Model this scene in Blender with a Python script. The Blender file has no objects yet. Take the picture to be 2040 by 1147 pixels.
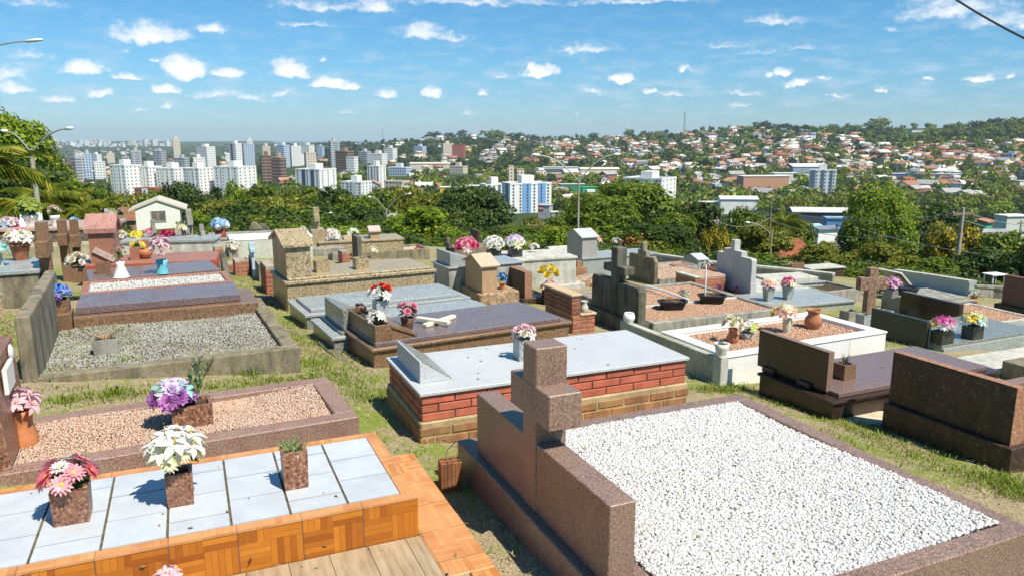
import bpy, math, random
import numpy as np
from mathutils import Vector, Matrix, noise
random.seed(7); RNG=np.random.default_rng(7)
SC=bpy.context.scene; COL=SC.collection
R=math.radians
F_PX=1500.0; PITCH=math.radians(11.4); CP=math.cos(PITCH); SP=math.sin(PITCH)
GRA,GRB,GRC=-1.70,-0.072,-0.094
def ray(u,v):
    a=(u-1020)/F_PX; b=(v-573.5)/F_PX
    return (a, CP-b*SP, -SP-b*CP)
def plane_z(x,y): return GRA+GRB*x+GRC*y
def gp(u,v):
    x,y,z=ray(u,v); t=GRA/(z-GRB*x-GRC*y); return (x*t,y*t,z*t)
def atz(u,v,h):
    x,y,z=ray(u,v); t=h/z; return (x*t,y*t,h)
def aty(u,v,d):
    x,y,z=ray(u,v); t=d/y; return (x*t,d,z*t)
def rowz(x,y,v):
    b=(v-573.5)/F_PX; return -y*(SP+b*CP)/(CP-b*SP)
def proj(x,y,z):
    d=y*CP-z*SP; return (1020+F_PX*x/d, 573.5-F_PX*(y*SP+z*CP)/d)
class Frame:
    def __init__(s,x,y,z,yaw,L=0,W=0,H=0):
        s.x,s.y,s.z,s.yaw,s.L,s.W,s.H=x,y,z,yaw,L,W,H
        s.c,s.s=math.cos(yaw),math.sin(yaw)
    def w(s,x,y,z=0): return (s.x+x*s.c-y*s.s, s.y+x*s.s+y*s.c, s.z+z)
    def l(s,X,Y,Z=0): dx,dy=X-s.x,Y-s.y; return (dx*s.c+dy*s.s, -dx*s.s+dy*s.c, Z-s.z)
    def px(s,u,v,z): return s.l(*atz(u,v,s.z+z))        # pixel -> local point on the level z
    def pxx(s,u,v,x0):                                   # pixel -> local point on the plane x = x0
        X,Y,Z=ray(u,v); dx=X*s.c+Y*s.s; o=-(s.x*s.c+s.y*s.s); t=(x0-o)/dx; return s.l(X*t,Y*t,Z*t)
    def pxy(s,u,v,y0):
        X,Y,Z=ray(u,v); dy=-X*s.s+Y*s.c; o=(s.x*s.s-s.y*s.c); t=(y0-o)/dy; return s.l(X*t,Y*t,Z*t)
    def __repr__(s): return 'Fr(%.3f,%.3f,%.3f yaw %.1f L %.2f W %.2f H %.2f)'%(s.x,s.y,s.z,math.degrees(s.yaw),s.L,s.W,s.H)
def fit(A,B,D,a=None,H=None,yaw=None):
    if a: P=gp(*a); zA=rowz(P[0],P[1],A[1]); H=zA-P[2]; px,py=P[0],P[1]
    else:
        z=plane_z(0,8)+H
        for _ in range(8):
            px,py,_z=atz(A[0],A[1],z); z=plane_z(px,py)+H
        zA=z
    b=atz(B[0],B[1],zA); d=atz(D[0],D[1],zA)
    if yaw is None: yaw=math.atan2(b[1]-py,b[0]-px)
    L=(b[0]-px)*math.cos(yaw)+(b[1]-py)*math.sin(yaw)
    W=-(d[0]-px)*math.sin(yaw)+(d[1]-py)*math.cos(yaw)
    return Frame(px,py,zA-H,yaw,L,W,H)
def fitR(B,C,b=None,H=None,L=2.3,yaw=None):
    if b: P=gp(*b); zB=rowz(P[0],P[1],B[1]); H=zB-P[2]; X,Y=P[0],P[1]
    else:
        z=plane_z(0,8)+H
        for _ in range(8):
            X,Y,_z=atz(B[0],B[1],z); z=plane_z(X,Y)+H
        zB=z
    c=atz(C[0],C[1],zB); W=math.hypot(c[0]-X,c[1]-Y)
    if yaw is None: yaw=math.atan2(c[1]-Y,c[0]-X)-math.pi/2
    else: W=-(c[0]-X)*math.sin(yaw)+(c[1]-Y)*math.cos(yaw)
    return Frame(X-L*math.cos(yaw),Y-L*math.sin(yaw),zB-H,yaw,L,W,H)
# ------------------------------------------------------------------ mesh building
class MB:
    def __init__(s): s.v=[]; s.f=[]; s.r=[]; s.m=[]; s.mi=0
    def add(s,vs,fs,r=None):
        b=len(s.v); s.v+=[tuple(q) for q in vs]
        r=random.random() if r is None else r
        for f in fs: s.f.append([b+i for i in f]); s.r.append(r); s.m.append(s.mi)
        return s
    def box(s,x0,x1,y0,y1,z0,z1,r=None,tx=0,ty=0):       # tx, ty: how far the bottom is drawn in
        vs=[(x0+tx,y0+ty,z0),(x1-tx,y0+ty,z0),(x1-tx,y1-ty,z0),(x0+tx,y1-ty,z0),(x0,y0,z1),(x1,y0,z1),(x1,y1,z1),(x0,y1,z1)]
        return s.add(vs,[(3,2,1,0),(4,5,6,7),(0,1,5,4),(1,2,6,5),(2,3,7,6),(3,0,4,7)],r)
    def rot_box(s,c,h,ang,r=None):                        # box turned about z: centre, half sizes
        ca,sa=math.cos(ang),math.sin(ang); vs=[]
        for z in (-1,1):
            for x,y in ((-1,-1),(1,-1),(1,1),(-1,1)):
                X,Y=x*h[0],y*h[1]; vs.append((c[0]+X*ca-Y*sa,c[1]+X*sa+Y*ca,c[2]+z*h[2]))
        return s.add(vs,[(3,2,1,0),(4,5,6,7),(0,1,5,4),(1,2,6,5),(2,3,7,6),(3,0,4,7)],r)
    def prism(s,poly,axis,t0,t1,r=None):                  # poly in the two other axes, extruded along axis
        n=len(poly)
        def P(p,t):
            a,b=p
            return {'x':(t,a,b),'y':(a,t,b),'z':(a,b,t)}[axis]
        vs=[P(p,t0) for p in poly]+[P(p,t1) for p in poly]
        area=sum(poly[i][0]*poly[(i+1)%n][1]-poly[(i+1)%n][0]*poly[i][1] for i in range(n))
        flip=(area>0)!=(axis!='y')
        fs=[tuple(range(n))[::-1],tuple(range(n,2*n))]+[(i,(i+1)%n,n+(i+1)%n,n+i) for i in range(n)]
        if flip: fs=[tuple(reversed(f)) for f in fs]
        return s.add(vs,fs,r)
    def lathe(s,prof,n=20,c=(0,0,0),cap=True,r=None):
        vs=[];fs=[]
        for (rr,z) in prof:
            for k in range(n):
                a=2*math.pi*k/n; vs.append((c[0]+rr*math.cos(a),c[1]+rr*math.sin(a),c[2]+z))
        for i in range(len(prof)-1):
            for k in range(n):
                fs.append((i*n+k,i*n+(k+1)%n,(i+1)*n+(k+1)%n,(i+1)*n+k))
        if cap: fs.append(tuple(range(n))[::-1]); fs.append(tuple(range((len(prof)-1)*n,len(prof)*n)))
        return s.add(vs,fs,r)
    def tube(s,pts,rad,n=8,r=None):
        pts=[Vector(p) for p in pts]; rads=rad if isinstance(rad,(list,tuple)) else [rad]*len(pts)
        vs=[];fs=[]; up=None
        for i,p in enumerate(pts):
            d=(pts[min(i+1,len(pts)-1)]-pts[max(i-1,0)]).normalized()
            if up is None: up=Vector((1,0,0)) if abs(d.x)<.8 else Vector((0,1,0))
            a=d.cross(up).normalized(); up=a.cross(d).normalized()
            for k in range(n):
                t=2*math.pi*k/n; q=p+(a*math.cos(t)+up*math.sin(t))*rads[i]; vs.append(q)
        for i in range(len(pts)-1):
            for k in range(n): fs.append((i*n+k,(i+1)*n+k,(i+1)*n+(k+1)%n,i*n+(k+1)%n))
        fs.append(tuple(range(n))); fs.append(tuple(range((len(pts)-1)*n,len(pts)*n))[::-1])
        return s.add(vs,fs,r)
    def quad(s,a,b,c,d,r=None): return s.add([a,b,c,d],[(0,1,2,3)],r)
    def data(s,name,mats,smooth=False):
        me=bpy.data.meshes.new(name); me.from_pydata(s.v,[],s.f); me.update()
        at=me.attributes.new('rnd','FLOAT','FACE'); at.data.foreach_set('value',np.array(s.r,dtype=np.float32))
        for m in (mats if isinstance(mats,(list,tuple)) else [mats]): me.materials.append(m)
        if len(set(s.m))>1: me.polygons.foreach_set('material_index',np.array(s.m,dtype=np.int32))
        if smooth: me.polygons.foreach_set('use_smooth',np.ones(len(s.f),dtype=bool))
        return me
def np_mesh(name,V,Fc,rnd,mats,smooth=False,midx=None):
    me=bpy.data.meshes.new(name); V=np.asarray(V,dtype=np.float32); Fc=np.asarray(Fc,dtype=np.int32); k=Fc.shape[1]; n=len(Fc)
    me.vertices.add(len(V)); me.vertices.foreach_set('co',V.ravel())
    me.loops.add(n*k); me.loops.foreach_set('vertex_index',Fc.ravel())
    me.polygons.add(n); me.polygons.foreach_set('loop_start',np.arange(0,n*k,k,dtype=np.int32)); me.polygons.foreach_set('loop_total',np.full(n,k,dtype=np.int32))
    if smooth: me.polygons.foreach_set('use_smooth',np.ones(n,dtype=bool))
    for m in (mats if isinstance(mats,(list,tuple)) else [mats]): me.materials.append(m)
    if midx is not None: me.polygons.foreach_set('material_index',np.asarray(midx,dtype=np.int32))
    me.update(calc_edges=True); me.validate()
    at=me.attributes.new('rnd','FLOAT','FACE'); at.data.foreach_set('value',np.asarray(rnd,dtype=np.float32))
    return me
def link(name,data,parent=None,loc=None,yaw=0,scale=None):
    o=bpy.data.objects.new(name,data); COL.objects.link(o)
    if parent is not None: o.parent=parent
    if loc is not None: o.location=loc
    if yaw: o.rotation_euler=(0,0,yaw)
    if scale is not None: o.scale=(scale,)*3 if isinstance(scale,(int,float)) else scale
    return o
def tag(o,label=None,cat=None,group=None,kind=None):
    if label: o['label']=label
    if cat: o['category']=cat
    if group: o['group']=group
    if kind: o['kind']=kind
    return o
def thing(name,label,cat,loc,yaw=0,group=None):
    return tag(link(name,None,None,loc,yaw),label,cat,group)
def part(name,mb,mats,parent,bev=0,smooth=False,label=None,loc=None,kind=None):
    o=link(name,mb.data(name,mats,smooth),parent,loc)
    if bev:
        m=o.modifiers.new('bevel','BEVEL'); m.width=bev; m.segments=1; m.limit_method='ANGLE'; m.angle_limit=R(40)
    if label: o['label']=label
    if kind: o['kind']=kind
    return o
def solo(name,label,cat,mb,mats,loc,yaw=0,group=None,bev=0,smooth=False):
    o=part(name,mb,mats,None,bev,smooth); o.location=loc; o.rotation_euler=(0,0,yaw)
    return tag(o,label,cat,group)
# ------------------------------------------------------------------ materials
MATS={}
class NT:
    def __init__(s,name):
        m=bpy.data.materials.new(name); m.use_nodes=True; s.m=m; s.t=m.node_tree; s.b=s.t.nodes['Principled BSDF']
        s.co=None
    def n(s,typ,**k):
        o=s.t.nodes.new(typ)
        for a,b in k.items():
            if a in o.inputs: o.inputs[a].default_value=b
            else: setattr(o,a,b)
        return o
    def l(s,a,b): s.t.links.new(a,b)
    def coord(s):
        if s.co is None:
            tc=s.n('ShaderNodeTexCoord'); oi=s.n('ShaderNodeObjectInfo'); ad=s.n('ShaderNodeVectorMath',operation='MULTIPLY_ADD')
            cb=s.n('ShaderNodeCombineXYZ'); 
            s.l(oi.outputs['Random'],cb.inputs[0]); s.l(oi.outputs['Random'],cb.inputs[1])
            s.l(cb.outputs[0],ad.inputs[0]); ad.inputs[1].default_value=(37,53,0); s.l(tc.outputs['Object'],ad.inputs[2])
            s.co=ad.outputs[0]; s.raw=tc.outputs['Object']
        return s.co
    def noise(s,scale,detail=2,rough=.5,vec=None,stretch=None):
        v=vec or s.coord()
        if stretch:
            mp=s.n('ShaderNodeMapping'); mp.inputs['Scale'].default_value=stretch; s.l(v,mp.inputs[0]); v=mp.outputs[0]
        o=s.n('ShaderNodeTexNoise',Scale=scale,Detail=detail,Roughness=rough); s.l(v,o.inputs['Vector']); return o.outputs[0]
    def ramp(s,fac,stops,const=False):
        o=s.n('ShaderNodeValToRGB'); cr=o.color_ramp
        if const: cr.interpolation='CONSTANT'
        while len(cr.elements)<len(stops): cr.elements.new(.5)
        for e,(p,c) in zip(cr.elements,stops): e.position=p; e.color=(*c,1) if len(c)==3 else c
        s.l(fac,o.inputs[0]); return o.outputs[0]
    def mix(s,fac,a,b,mode='MIX'):
        o=s.n('ShaderNodeMix',data_type='RGBA',blend_type=mode)
        for i,v in ((0,fac),(6,a),(7,b)):
            if isinstance(v,bpy.types.NodeSocket): s.l(v,o.inputs[i])
            elif i==0: o.inputs[0].default_value=v
            else: o.inputs[i].default_value=(*v,1)
        return o.outputs[2]
    def math(s,op,a,b=None,c=None,clamp=False):
        o=s.n('ShaderNodeMath',operation=op,use_clamp=clamp)
        for i,v in enumerate((a,b,c)):
            if v is None: continue
            if isinstance(v,bpy.types.NodeSocket): s.l(v,o.inputs[i])
            else: o.inputs[i].default_value=v
        return o.outputs[0]
    def rnd(s):
        o=s.n('ShaderNodeAttribute',attribute_name='rnd'); return o.outputs['Fac']
    def bump(s,h,strength=.3,dist=.01):
        o=s.n('ShaderNodeBump',Strength=strength,Distance=dist); s.l(h,o.inputs['Height']); s.l(o.outputs[0],s.b.inputs['Normal'])
    def out(s,col,rough=.6,spec=.5):
        if isinstance(col,bpy.types.NodeSocket): s.l(col,s.b.inputs['Base Color'])
        else: s.b.inputs['Base Color'].default_value=(*col,1)
        if isinstance(rough,bpy.types.NodeSocket): s.l(rough,s.b.inputs['Roughness'])
        else: s.b.inputs['Roughness'].default_value=rough
        s.b.inputs['Specular IOR Level'].default_value=spec
        MATS[s.m.name]=s.m; return s.m
def mul(c,k): return tuple(min(1,q*k) for q in c)
def lerp(a,b,t): return tuple(x+(y-x)*t for x,y in zip(a,b))
def stone(name,base,dark,light,scale=70,rough=.3,stain=0,staincol=(.03,.025,.02),spec=.5,lichen=0,dust=0.0):
    s=NT(name); c=s.ramp(s.noise(scale,2,.6),[(.36,dark),(.46,base),(.55,base),(.64,light)])
    big=s.noise(1.7,3,.6); c=s.mix(s.math('MULTIPLY',s.ramp(big,[(.35,(0,0,0)),(.7,(1,1,1))]),.35),c,mul(base,.72))
    if dust: c=s.mix(s.math('MULTIPLY',s.ramp(s.noise(6,4,.7),[(.4,(0,0,0)),(.75,(1,1,1))]),dust),c,(.35,.29,.22))
    if stain:
        st=s.ramp(s.noise(9,4,.65,stretch=(1,1,.22)),[(.42,(0,0,0)),(.68,(1,1,1))])
        st2=s.ramp(s.noise(2.1,3,.6),[(.35,(0,0,0)),(.6,(1,1,1))])
        c=s.mix(s.math('MULTIPLY',s.math('MULTIPLY',st,st2),stain),c,staincol)
    if lichen: c=s.mix(s.math('MULTIPLY',s.ramp(s.noise(23,4,.75),[(.56,(0,0,0)),(.64,(1,1,1))]),lichen),c,(.33,.33,.22))
    r=s.math('MULTIPLY_ADD',s.noise(4,3,.6),.35,rough-.12)
    s.bump(s.noise(scale*.8,3),.08,.004)
    return s.out(c,r,spec)
def concrete(name,base,stain=.7,moss=.3,rough=.85,grain=.25,warm=(.2,.15,.09)):
    s=NT(name); n1=s.noise(5,6,.65); c=s.ramp(n1,[(.3,mul(base,.62)),(.52,base),(.75,mul(base,1.22))])
    c=s.mix(s.math('MULTIPLY',s.ramp(s.noise(60,3,.7),[(.45,(0,0,0)),(.7,(1,1,1))]),grain),c,mul(base,.45))
    st=s.ramp(s.noise(8,5,.7,stretch=(1,1,.2)),[(.45,(0,0,0)),(.66,(1,1,1))])
    c=s.mix(s.math('MULTIPLY',st,stain),c,(.035,.033,.028))
    c=s.mix(s.math('MULTIPLY',s.ramp(s.noise(3.2,5,.7),[(.5,(0,0,0)),(.7,(1,1,1))]),moss),c,warm)
    s.bump(s.noise(45,5,.7),.35,.008)
    return s.out(c,rough,.3)
def plain(name,base,rough=.6,var=.25,spec=.4,rv=0,scale=8,metal=0,soot=0):
    s=NT(name); c=s.ramp(s.noise(scale,4,.6),[(.3,mul(base,1-var)),(.7,mul(base,1+var*.6))])
    if rv:
        c=s.mix(s.math('MULTIPLY',s.rnd(),rv),c,mul(base,.45))
    if soot: c=s.mix(s.math('MULTIPLY',s.ramp(s.noise(4,5,.7),[(.45,(0,0,0)),(.68,(1,1,1))]),soot),c,(.10,.075,.04)); s.bump(s.noise(60,4,.7),.3,.006)
    s.b.inputs['Metallic'].default_value=metal
    return s.out(c,rough,spec)
def pebbly(name,cols,rough=.8,dirt=0):
    s=NT(name); k=len(cols)
    c=s.ramp(s.rnd(),[(i/max(1,k-1)*.999,q) for i,q in enumerate(cols)])
    c=s.mix(.35,c,s.ramp(s.noise(90,2),[(.3,(.35,.3,.26)),(.7,(1,1,1))]),'MULTIPLY')
    if dirt: c=s.mix(s.math('MULTIPLY',s.ramp(s.noise(2.3,4,.7),[(.46,(0,0,0)),(.66,(1,1,1))]),dirt),c,(.16,.12,.07))
    return s.out(c,rough,.25)
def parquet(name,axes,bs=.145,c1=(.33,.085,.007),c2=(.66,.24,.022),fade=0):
    s=NT(name); s.coord(); sp=s.n('ShaderNodeSeparateXYZ'); s.l(s.raw,sp.inputs[0])
    if axes=='v': u=s.math('ADD',sp.outputs[0],sp.outputs[1]); w=sp.outputs[2]
    else: u=sp.outputs[0]; w=sp.outputs[1]
    us=s.math('DIVIDE',u,bs); ws=s.math('DIVIDE',w,bs)
    ck=s.math('MODULO',s.math('ABSOLUTE',s.math('ADD',s.math('FLOOR',us),s.math('FLOOR',ws))),2)
    st=s.math('MULTIPLY',s.math('ADD',s.math('MULTIPLY',us,ck),s.math('MULTIPLY',ws,s.math('SUBTRACT',1,ck))),5)
    cell=s.n('ShaderNodeCombineXYZ'); s.l(s.math('FLOOR',st),cell.inputs[0]); s.l(s.math('FLOOR',us),cell.inputs[1]); s.l(s.math('FLOOR',ws),cell.inputs[2])
    wn=s.n('ShaderNodeTexWhiteNoise',noise_dimensions='3D'); s.l(cell.outputs[0],wn.inputs[0])
    c=s.mix(wn.outputs[0],c1,c2)
    g=s.noise(26,3,.6); c=s.mix(s.math('MULTIPLY',g,.45),c,mul(c1,.55))
    fr=s.math('FRACT',st); ln=s.math('LESS_THAN',fr,.07); c=s.mix(s.math('MULTIPLY',ln,.6),c,mul(c1,.3))
    t1=s.math('LESS_THAN',s.math('FRACT',s.math('DIVIDE',u,bs*2)),.022)
    t2=s.math('LESS_THAN',s.math('FRACT',s.math('DIVIDE',w,bs*2)),.022)
    c=s.mix(s.math('MULTIPLY',s.math('MAXIMUM',t1,t2),.85),c,(.12,.08,.05))
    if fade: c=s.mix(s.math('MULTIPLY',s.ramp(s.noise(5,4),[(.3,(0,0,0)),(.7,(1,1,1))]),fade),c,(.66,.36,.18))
    return s.out(c,.5,.5)
def leafmat(name,cols,trans=.35,rough=.55):
    s=NT(name); k=len(cols)
    c=s.ramp(s.rnd(),[(i/max(1,k-1)*.999,q) for i,q in enumerate(cols)])
    s.out(c,rough,.3)
    tr=s.n('ShaderNodeBsdfTranslucent'); s.l(s.mix(.6,c,(.6,.75,.1),'MULTIPLY'),tr.inputs[0]) if False else s.l(c,tr.inputs[0])
    mx=s.n('ShaderNodeMixShader'); mx.inputs[0].default_value=trans
    s.l(s.b.outputs[0],mx.inputs[1]); s.l(tr.outputs[0],mx.inputs[2]); s.l(mx.outputs[0],s.t.nodes['Material Output'].inputs[0])
    return s.m
def petalmat(name,c): 
    s=NT(name); col=s.ramp(s.rnd(),[(0,mul(c,.78)),(1,mul(c,1.08))]); s.out(col,.6,.25)
    tr=s.n('ShaderNodeBsdfTranslucent'); s.l(col,tr.inputs[0]); mx=s.n('ShaderNodeMixShader'); mx.inputs[0].default_value=.3
    s.l(s.b.outputs[0],mx.inputs[1]); s.l(tr.outputs[0],mx.inputs[2]); s.l(mx.outputs[0],s.t.nodes['Material Output'].inputs[0]); return s.m
g_rose=stone('rose_brown_granite',(.245,.155,.118),(.115,.068,.052),(.37,.26,.205),95,.32,stain=.25,staincol=(.07,.04,.03),dust=.12)
g_red=stone('red_brown_granite',(.24,.105,.06),(.06,.025,.018),(.46,.27,.18),62,.38,dust=.12)
g_pinkred=stone('pink_granite',(.36,.15,.095),(.2,.08,.05),(.5,.27,.2),80,.4,stain=.25)
g_gray=stone('light_gray_granite',(.50,.515,.53),(.36,.375,.39),(.60,.61,.62),95,.38,stain=.2,staincol=(.3,.29,.26))
g_gray2=stone('mid_gray_granite',(.33,.36,.36),(.13,.15,.15),(.52,.55,.55),70,.3,stain=.25)
g_green=stone('greenish_gray_granite',(.20,.21,.19),(.07,.08,.075),(.36,.37,.34),60,.2)
g_gold=stone('golden_speckled_granite',(.40,.31,.18),(.06,.045,.03),(.60,.51,.35),45,.3,stain=.25)
g_dark=stone('dark_brown_granite',(.042,.025,.018),(.02,.012,.009),(.08,.052,.038),80,.22,stain=.5,staincol=(.02,.014,.01))
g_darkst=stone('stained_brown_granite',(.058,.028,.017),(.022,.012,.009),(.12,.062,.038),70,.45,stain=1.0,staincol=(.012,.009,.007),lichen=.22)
g_black=stone('black_speckled_granite',(.036,.041,.038),(.014,.016,.015),(.12,.13,.12),60,.3)
g_plum=stone('plum_polished_granite',(.165,.122,.128),(.075,.056,.06),(.24,.185,.19),65,.2,dust=.15,spec=.35)
g_brown=stone('brown_polished_granite',(.22,.125,.072),(.085,.045,.028),(.34,.22,.14),70,.28,stain=.3,staincol=(.06,.035,.02))
g_tan=stone('tan_granite',(.46,.30,.17),(.30,.19,.11),(.58,.42,.28),70,.4,stain=.25,staincol=(.16,.09,.05))
c_gray=concrete('weathered_concrete',(.33,.32,.28),.55,.35)
c_dark=concrete('blackened_concrete',(.155,.15,.115),.9,.45,warm=(.10,.095,.05))
c_lite=concrete('pale_concrete',(.52,.51,.46),.25,.2)
c_stone=concrete('mossy_terrazzo',(.27,.235,.16),.6,.65,grain=.8,warm=(.17,.13,.05))
c_wall=concrete('green_stained_plaster',(.44,.44,.36),.35,.55,warm=(.26,.25,.13))
c_grayp=plain('gray_paint',(.46,.45,.45),.7,.12)
c_bluep=plain('pale_blue_paint',(.42,.55,.66),.7,.2)
c_white=plain('white_ceramic',(.80,.79,.76),.35,.06)
c_cream=plain('cream_plaster',(.66,.63,.52),.8,.2)
c_sage=plain('sage_plaster',(.50,.51,.44),.8,.18)
m_soil=plain('dark_soil',(.06,.04,.028),.95,.5,scale=40)
m_terra=plain('terracotta',(.50,.19,.075),.6,.25,scale=14)
m_terrad=plain('old_terracotta',(.36,.15,.08),.7,.4,scale=10)
m_blackpl=plain('black_plastic',(.018,.018,.018),.45,.3)
m_mortar=concrete('mortar',(.40,.34,.26),.3,.4)
m_brick=plain('red_brick',(.46,.15,.085),.75,.3,rv=.5,scale=20,soot=.5)
m_brickr=plain('red_painted_brick',(.60,.155,.09),.65,.28,rv=.45,scale=10,soot=.45)
m_brickd=concrete('stained_brick',(.38,.18,.08),.5,.85,warm=(.30,.25,.11))
m_brickst=plain('sooty_brick',(.30,.10,.055),.8,.5,rv=.7,scale=14)
m_grout=plain('dirty_grout',(.12,.10,.05),.95,.6,scale=25)
m_tile=plain('pale_blue_tile',(.50,.53,.57),.35,.12,spec=.4,rv=.12,scale=7)
m_plank=None
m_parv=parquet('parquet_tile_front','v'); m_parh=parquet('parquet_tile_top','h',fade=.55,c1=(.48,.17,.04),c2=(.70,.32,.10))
m_metal=plain('galvanised_metal',(.34,.34,.33),.6,.15,metal=.3)
m_lampw=plain('lamp_housing_white',(.78,.78,.76),.4,.05)
m_glass=plain('lamp_glass',(.70,.72,.72),.2,.05)
m_pole=concrete('pole_concrete',(.42,.38,.31),.35,.25)
m_whitep=plain('white_paint',(.80,.80,.77),.6,.08)
m_wood=plain('weathered_wood',(.22,.15,.10),.85,.4,scale=20)
m_twig=plain('dry_twigs',(.33,.22,.13),.9,.4)
m_stem=plain('plastic_stem_green',(.045,.12,.03),.6,.3)
m_leafg=leafmat('plastic_leaves',[(.03,.10,.025),(.06,.17,.035),(.10,.24,.05)],.25)
m_wire=plain('dark_cable',(.03,.03,.03),.6,.2)
m_wirel=plain('grey_cable',(.30,.31,.32),.6,.2)
p_white=pebbly('white_pebbles',[(.42,.41,.40),(.60,.60,.60),(.66,.66,.67),(.70,.70,.71),(.66,.65,.63),(.68,.68,.69),(.56,.52,.47)],.75)
p_pink=pebbly('pink_gravel',[(.45,.28,.20),(.58,.38,.28),(.64,.46,.36),(.66,.52,.43),(.50,.41,.33)],.85)
p_terra=pebbly('terracotta_gravel',[(.46,.25,.16),(.58,.35,.23),(.64,.43,.31),(.58,.43,.33)],.85)
p_gray=pebbly('gray_gravel',[(.22,.22,.19),(.36,.36,.33),(.46,.46,.43),(.40,.39,.33),(.27,.25,.19)],.9,dirt=.5)
m_wov=plain('wicker',(.13,.065,.04),.8,.5,scale=60)
s=NT('wood_look_tile'); s.coord(); cc=s.ramp(s.noise(5,5,.65,stretch=(5,.5,1)),[(.3,(.20,.14,.085)),(.5,(.37,.28,.175)),(.7,(.48,.385,.26))])
cc=s.mix(s.math('MULTIPLY',s.rnd(),.4),cc,(.36,.29,.19)); cc=s.mix(s.math('MULTIPLY',s.ramp(s.noise(3,4,.7),[(.5,(0,0,0)),(.75,(1,1,1))]),.5),cc,(.20,.13,.08)); m_plank=s.out(cc,.5,.4)
# ------------------------------------------------------------------ gravel
ICO=None
def _ico():
    t=(1+5**.5)/2
    v=np.array([(-1,t,0),(1,t,0),(-1,-t,0),(1,-t,0),(0,-1,t),(0,1,t),(0,-1,-t),(0,1,-t),(t,0,-1),(t,0,1),(-t,0,-1),(-t,0,1)],float)/math.hypot(1,t)
    f=np.array([(0,11,5),(0,5,1),(0,1,7),(0,7,10),(0,10,11),(1,5,9),(5,11,4),(11,10,2),(10,7,6),(7,1,8),(3,9,4),(3,4,2),(3,2,6),(3,6,8),(3,8,9),(4,9,5),(2,4,11),(6,2,10),(8,6,7),(9,8,1)])
    return v,f
_OCT=(np.array([(1,0,0),(-1,0,0),(0,1,0),(0,-1,0),(0,0,1),(0,0,-1)],float),np.array([(0,2,4),(2,1,4),(1,3,4),(3,0,4),(2,0,5),(1,2,5),(3,1,5),(0,3,5)]))
def pebbles(name,poly,z,size,mat,parent,fine=False,dens=1.0,mask=None,seed=1,zfun=None):
    rg=np.random.default_rng(seed); P=np.array(poly); x0,y0=P.min(0); x1,y1=P.max(0)
    st=size*.82/math.sqrt(dens); X,Y=np.meshgrid(np.arange(x0,x1,st),np.arange(y0,y1,st)); X=X.ravel();Y=Y.ravel()
    X=X+rg.uniform(-.5,.5,X.size)*st; Y=Y+rg.uniform(-.5,.5,X.size)*st
    ins=np.ones(X.size,bool); n=len(P)
    for i in range(n):
        a=P[i];b=P[(i+1)%n]; ins&=((b[0]-a[0])*(Y-a[1])-(b[1]-a[1])*(X-a[0]))>size*.35
    X=X[ins];Y=Y[ins]
    if mask is not None: k=mask(X,Y,rg); X=X[k];Y=Y[k]
    N=X.size; bv,bf=_ico() if fine else _OCT
    V=np.repeat(bv[None],N,0); V=V*rg.uniform(.72,1.25,(N,len(bv),1))
    sc=rg.uniform(.36,.68,(N,1,3))*size; sc[:,:,2]*=.75; V=V*sc
    a=rg.uniform(0,6.28,N); ca,sa=np.cos(a)[:,None],np.sin(a)[:,None]; b=rg.uniform(-.6,.6,N); cb,sb=np.cos(b)[:,None],np.sin(b)[:,None]
    x=V[:,:,0];y=V[:,:,1];zz=V[:,:,2]; y,zz=y*cb-zz*sb,y*sb+zz*cb; x,y=x*ca-y*sa,x*sa+y*ca
    Z=z+rg.uniform(-.12,.28,N)*size
    if zfun is not None: Z=Z+zfun(X,Y)
    V=np.stack([x+X[:,None],y+Y[:,None],zz+Z[:,None]],-1).reshape(-1,3)
    Fc=(bf[None]+(np.arange(N)*len(bv))[:,None,None]).reshape(-1,3)
    me=np_mesh(name,V,Fc,np.repeat(rg.random(N),len(bf)),mat,smooth=fine)
    o=link(name,me,parent); o['kind']='stuff'; return o
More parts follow.
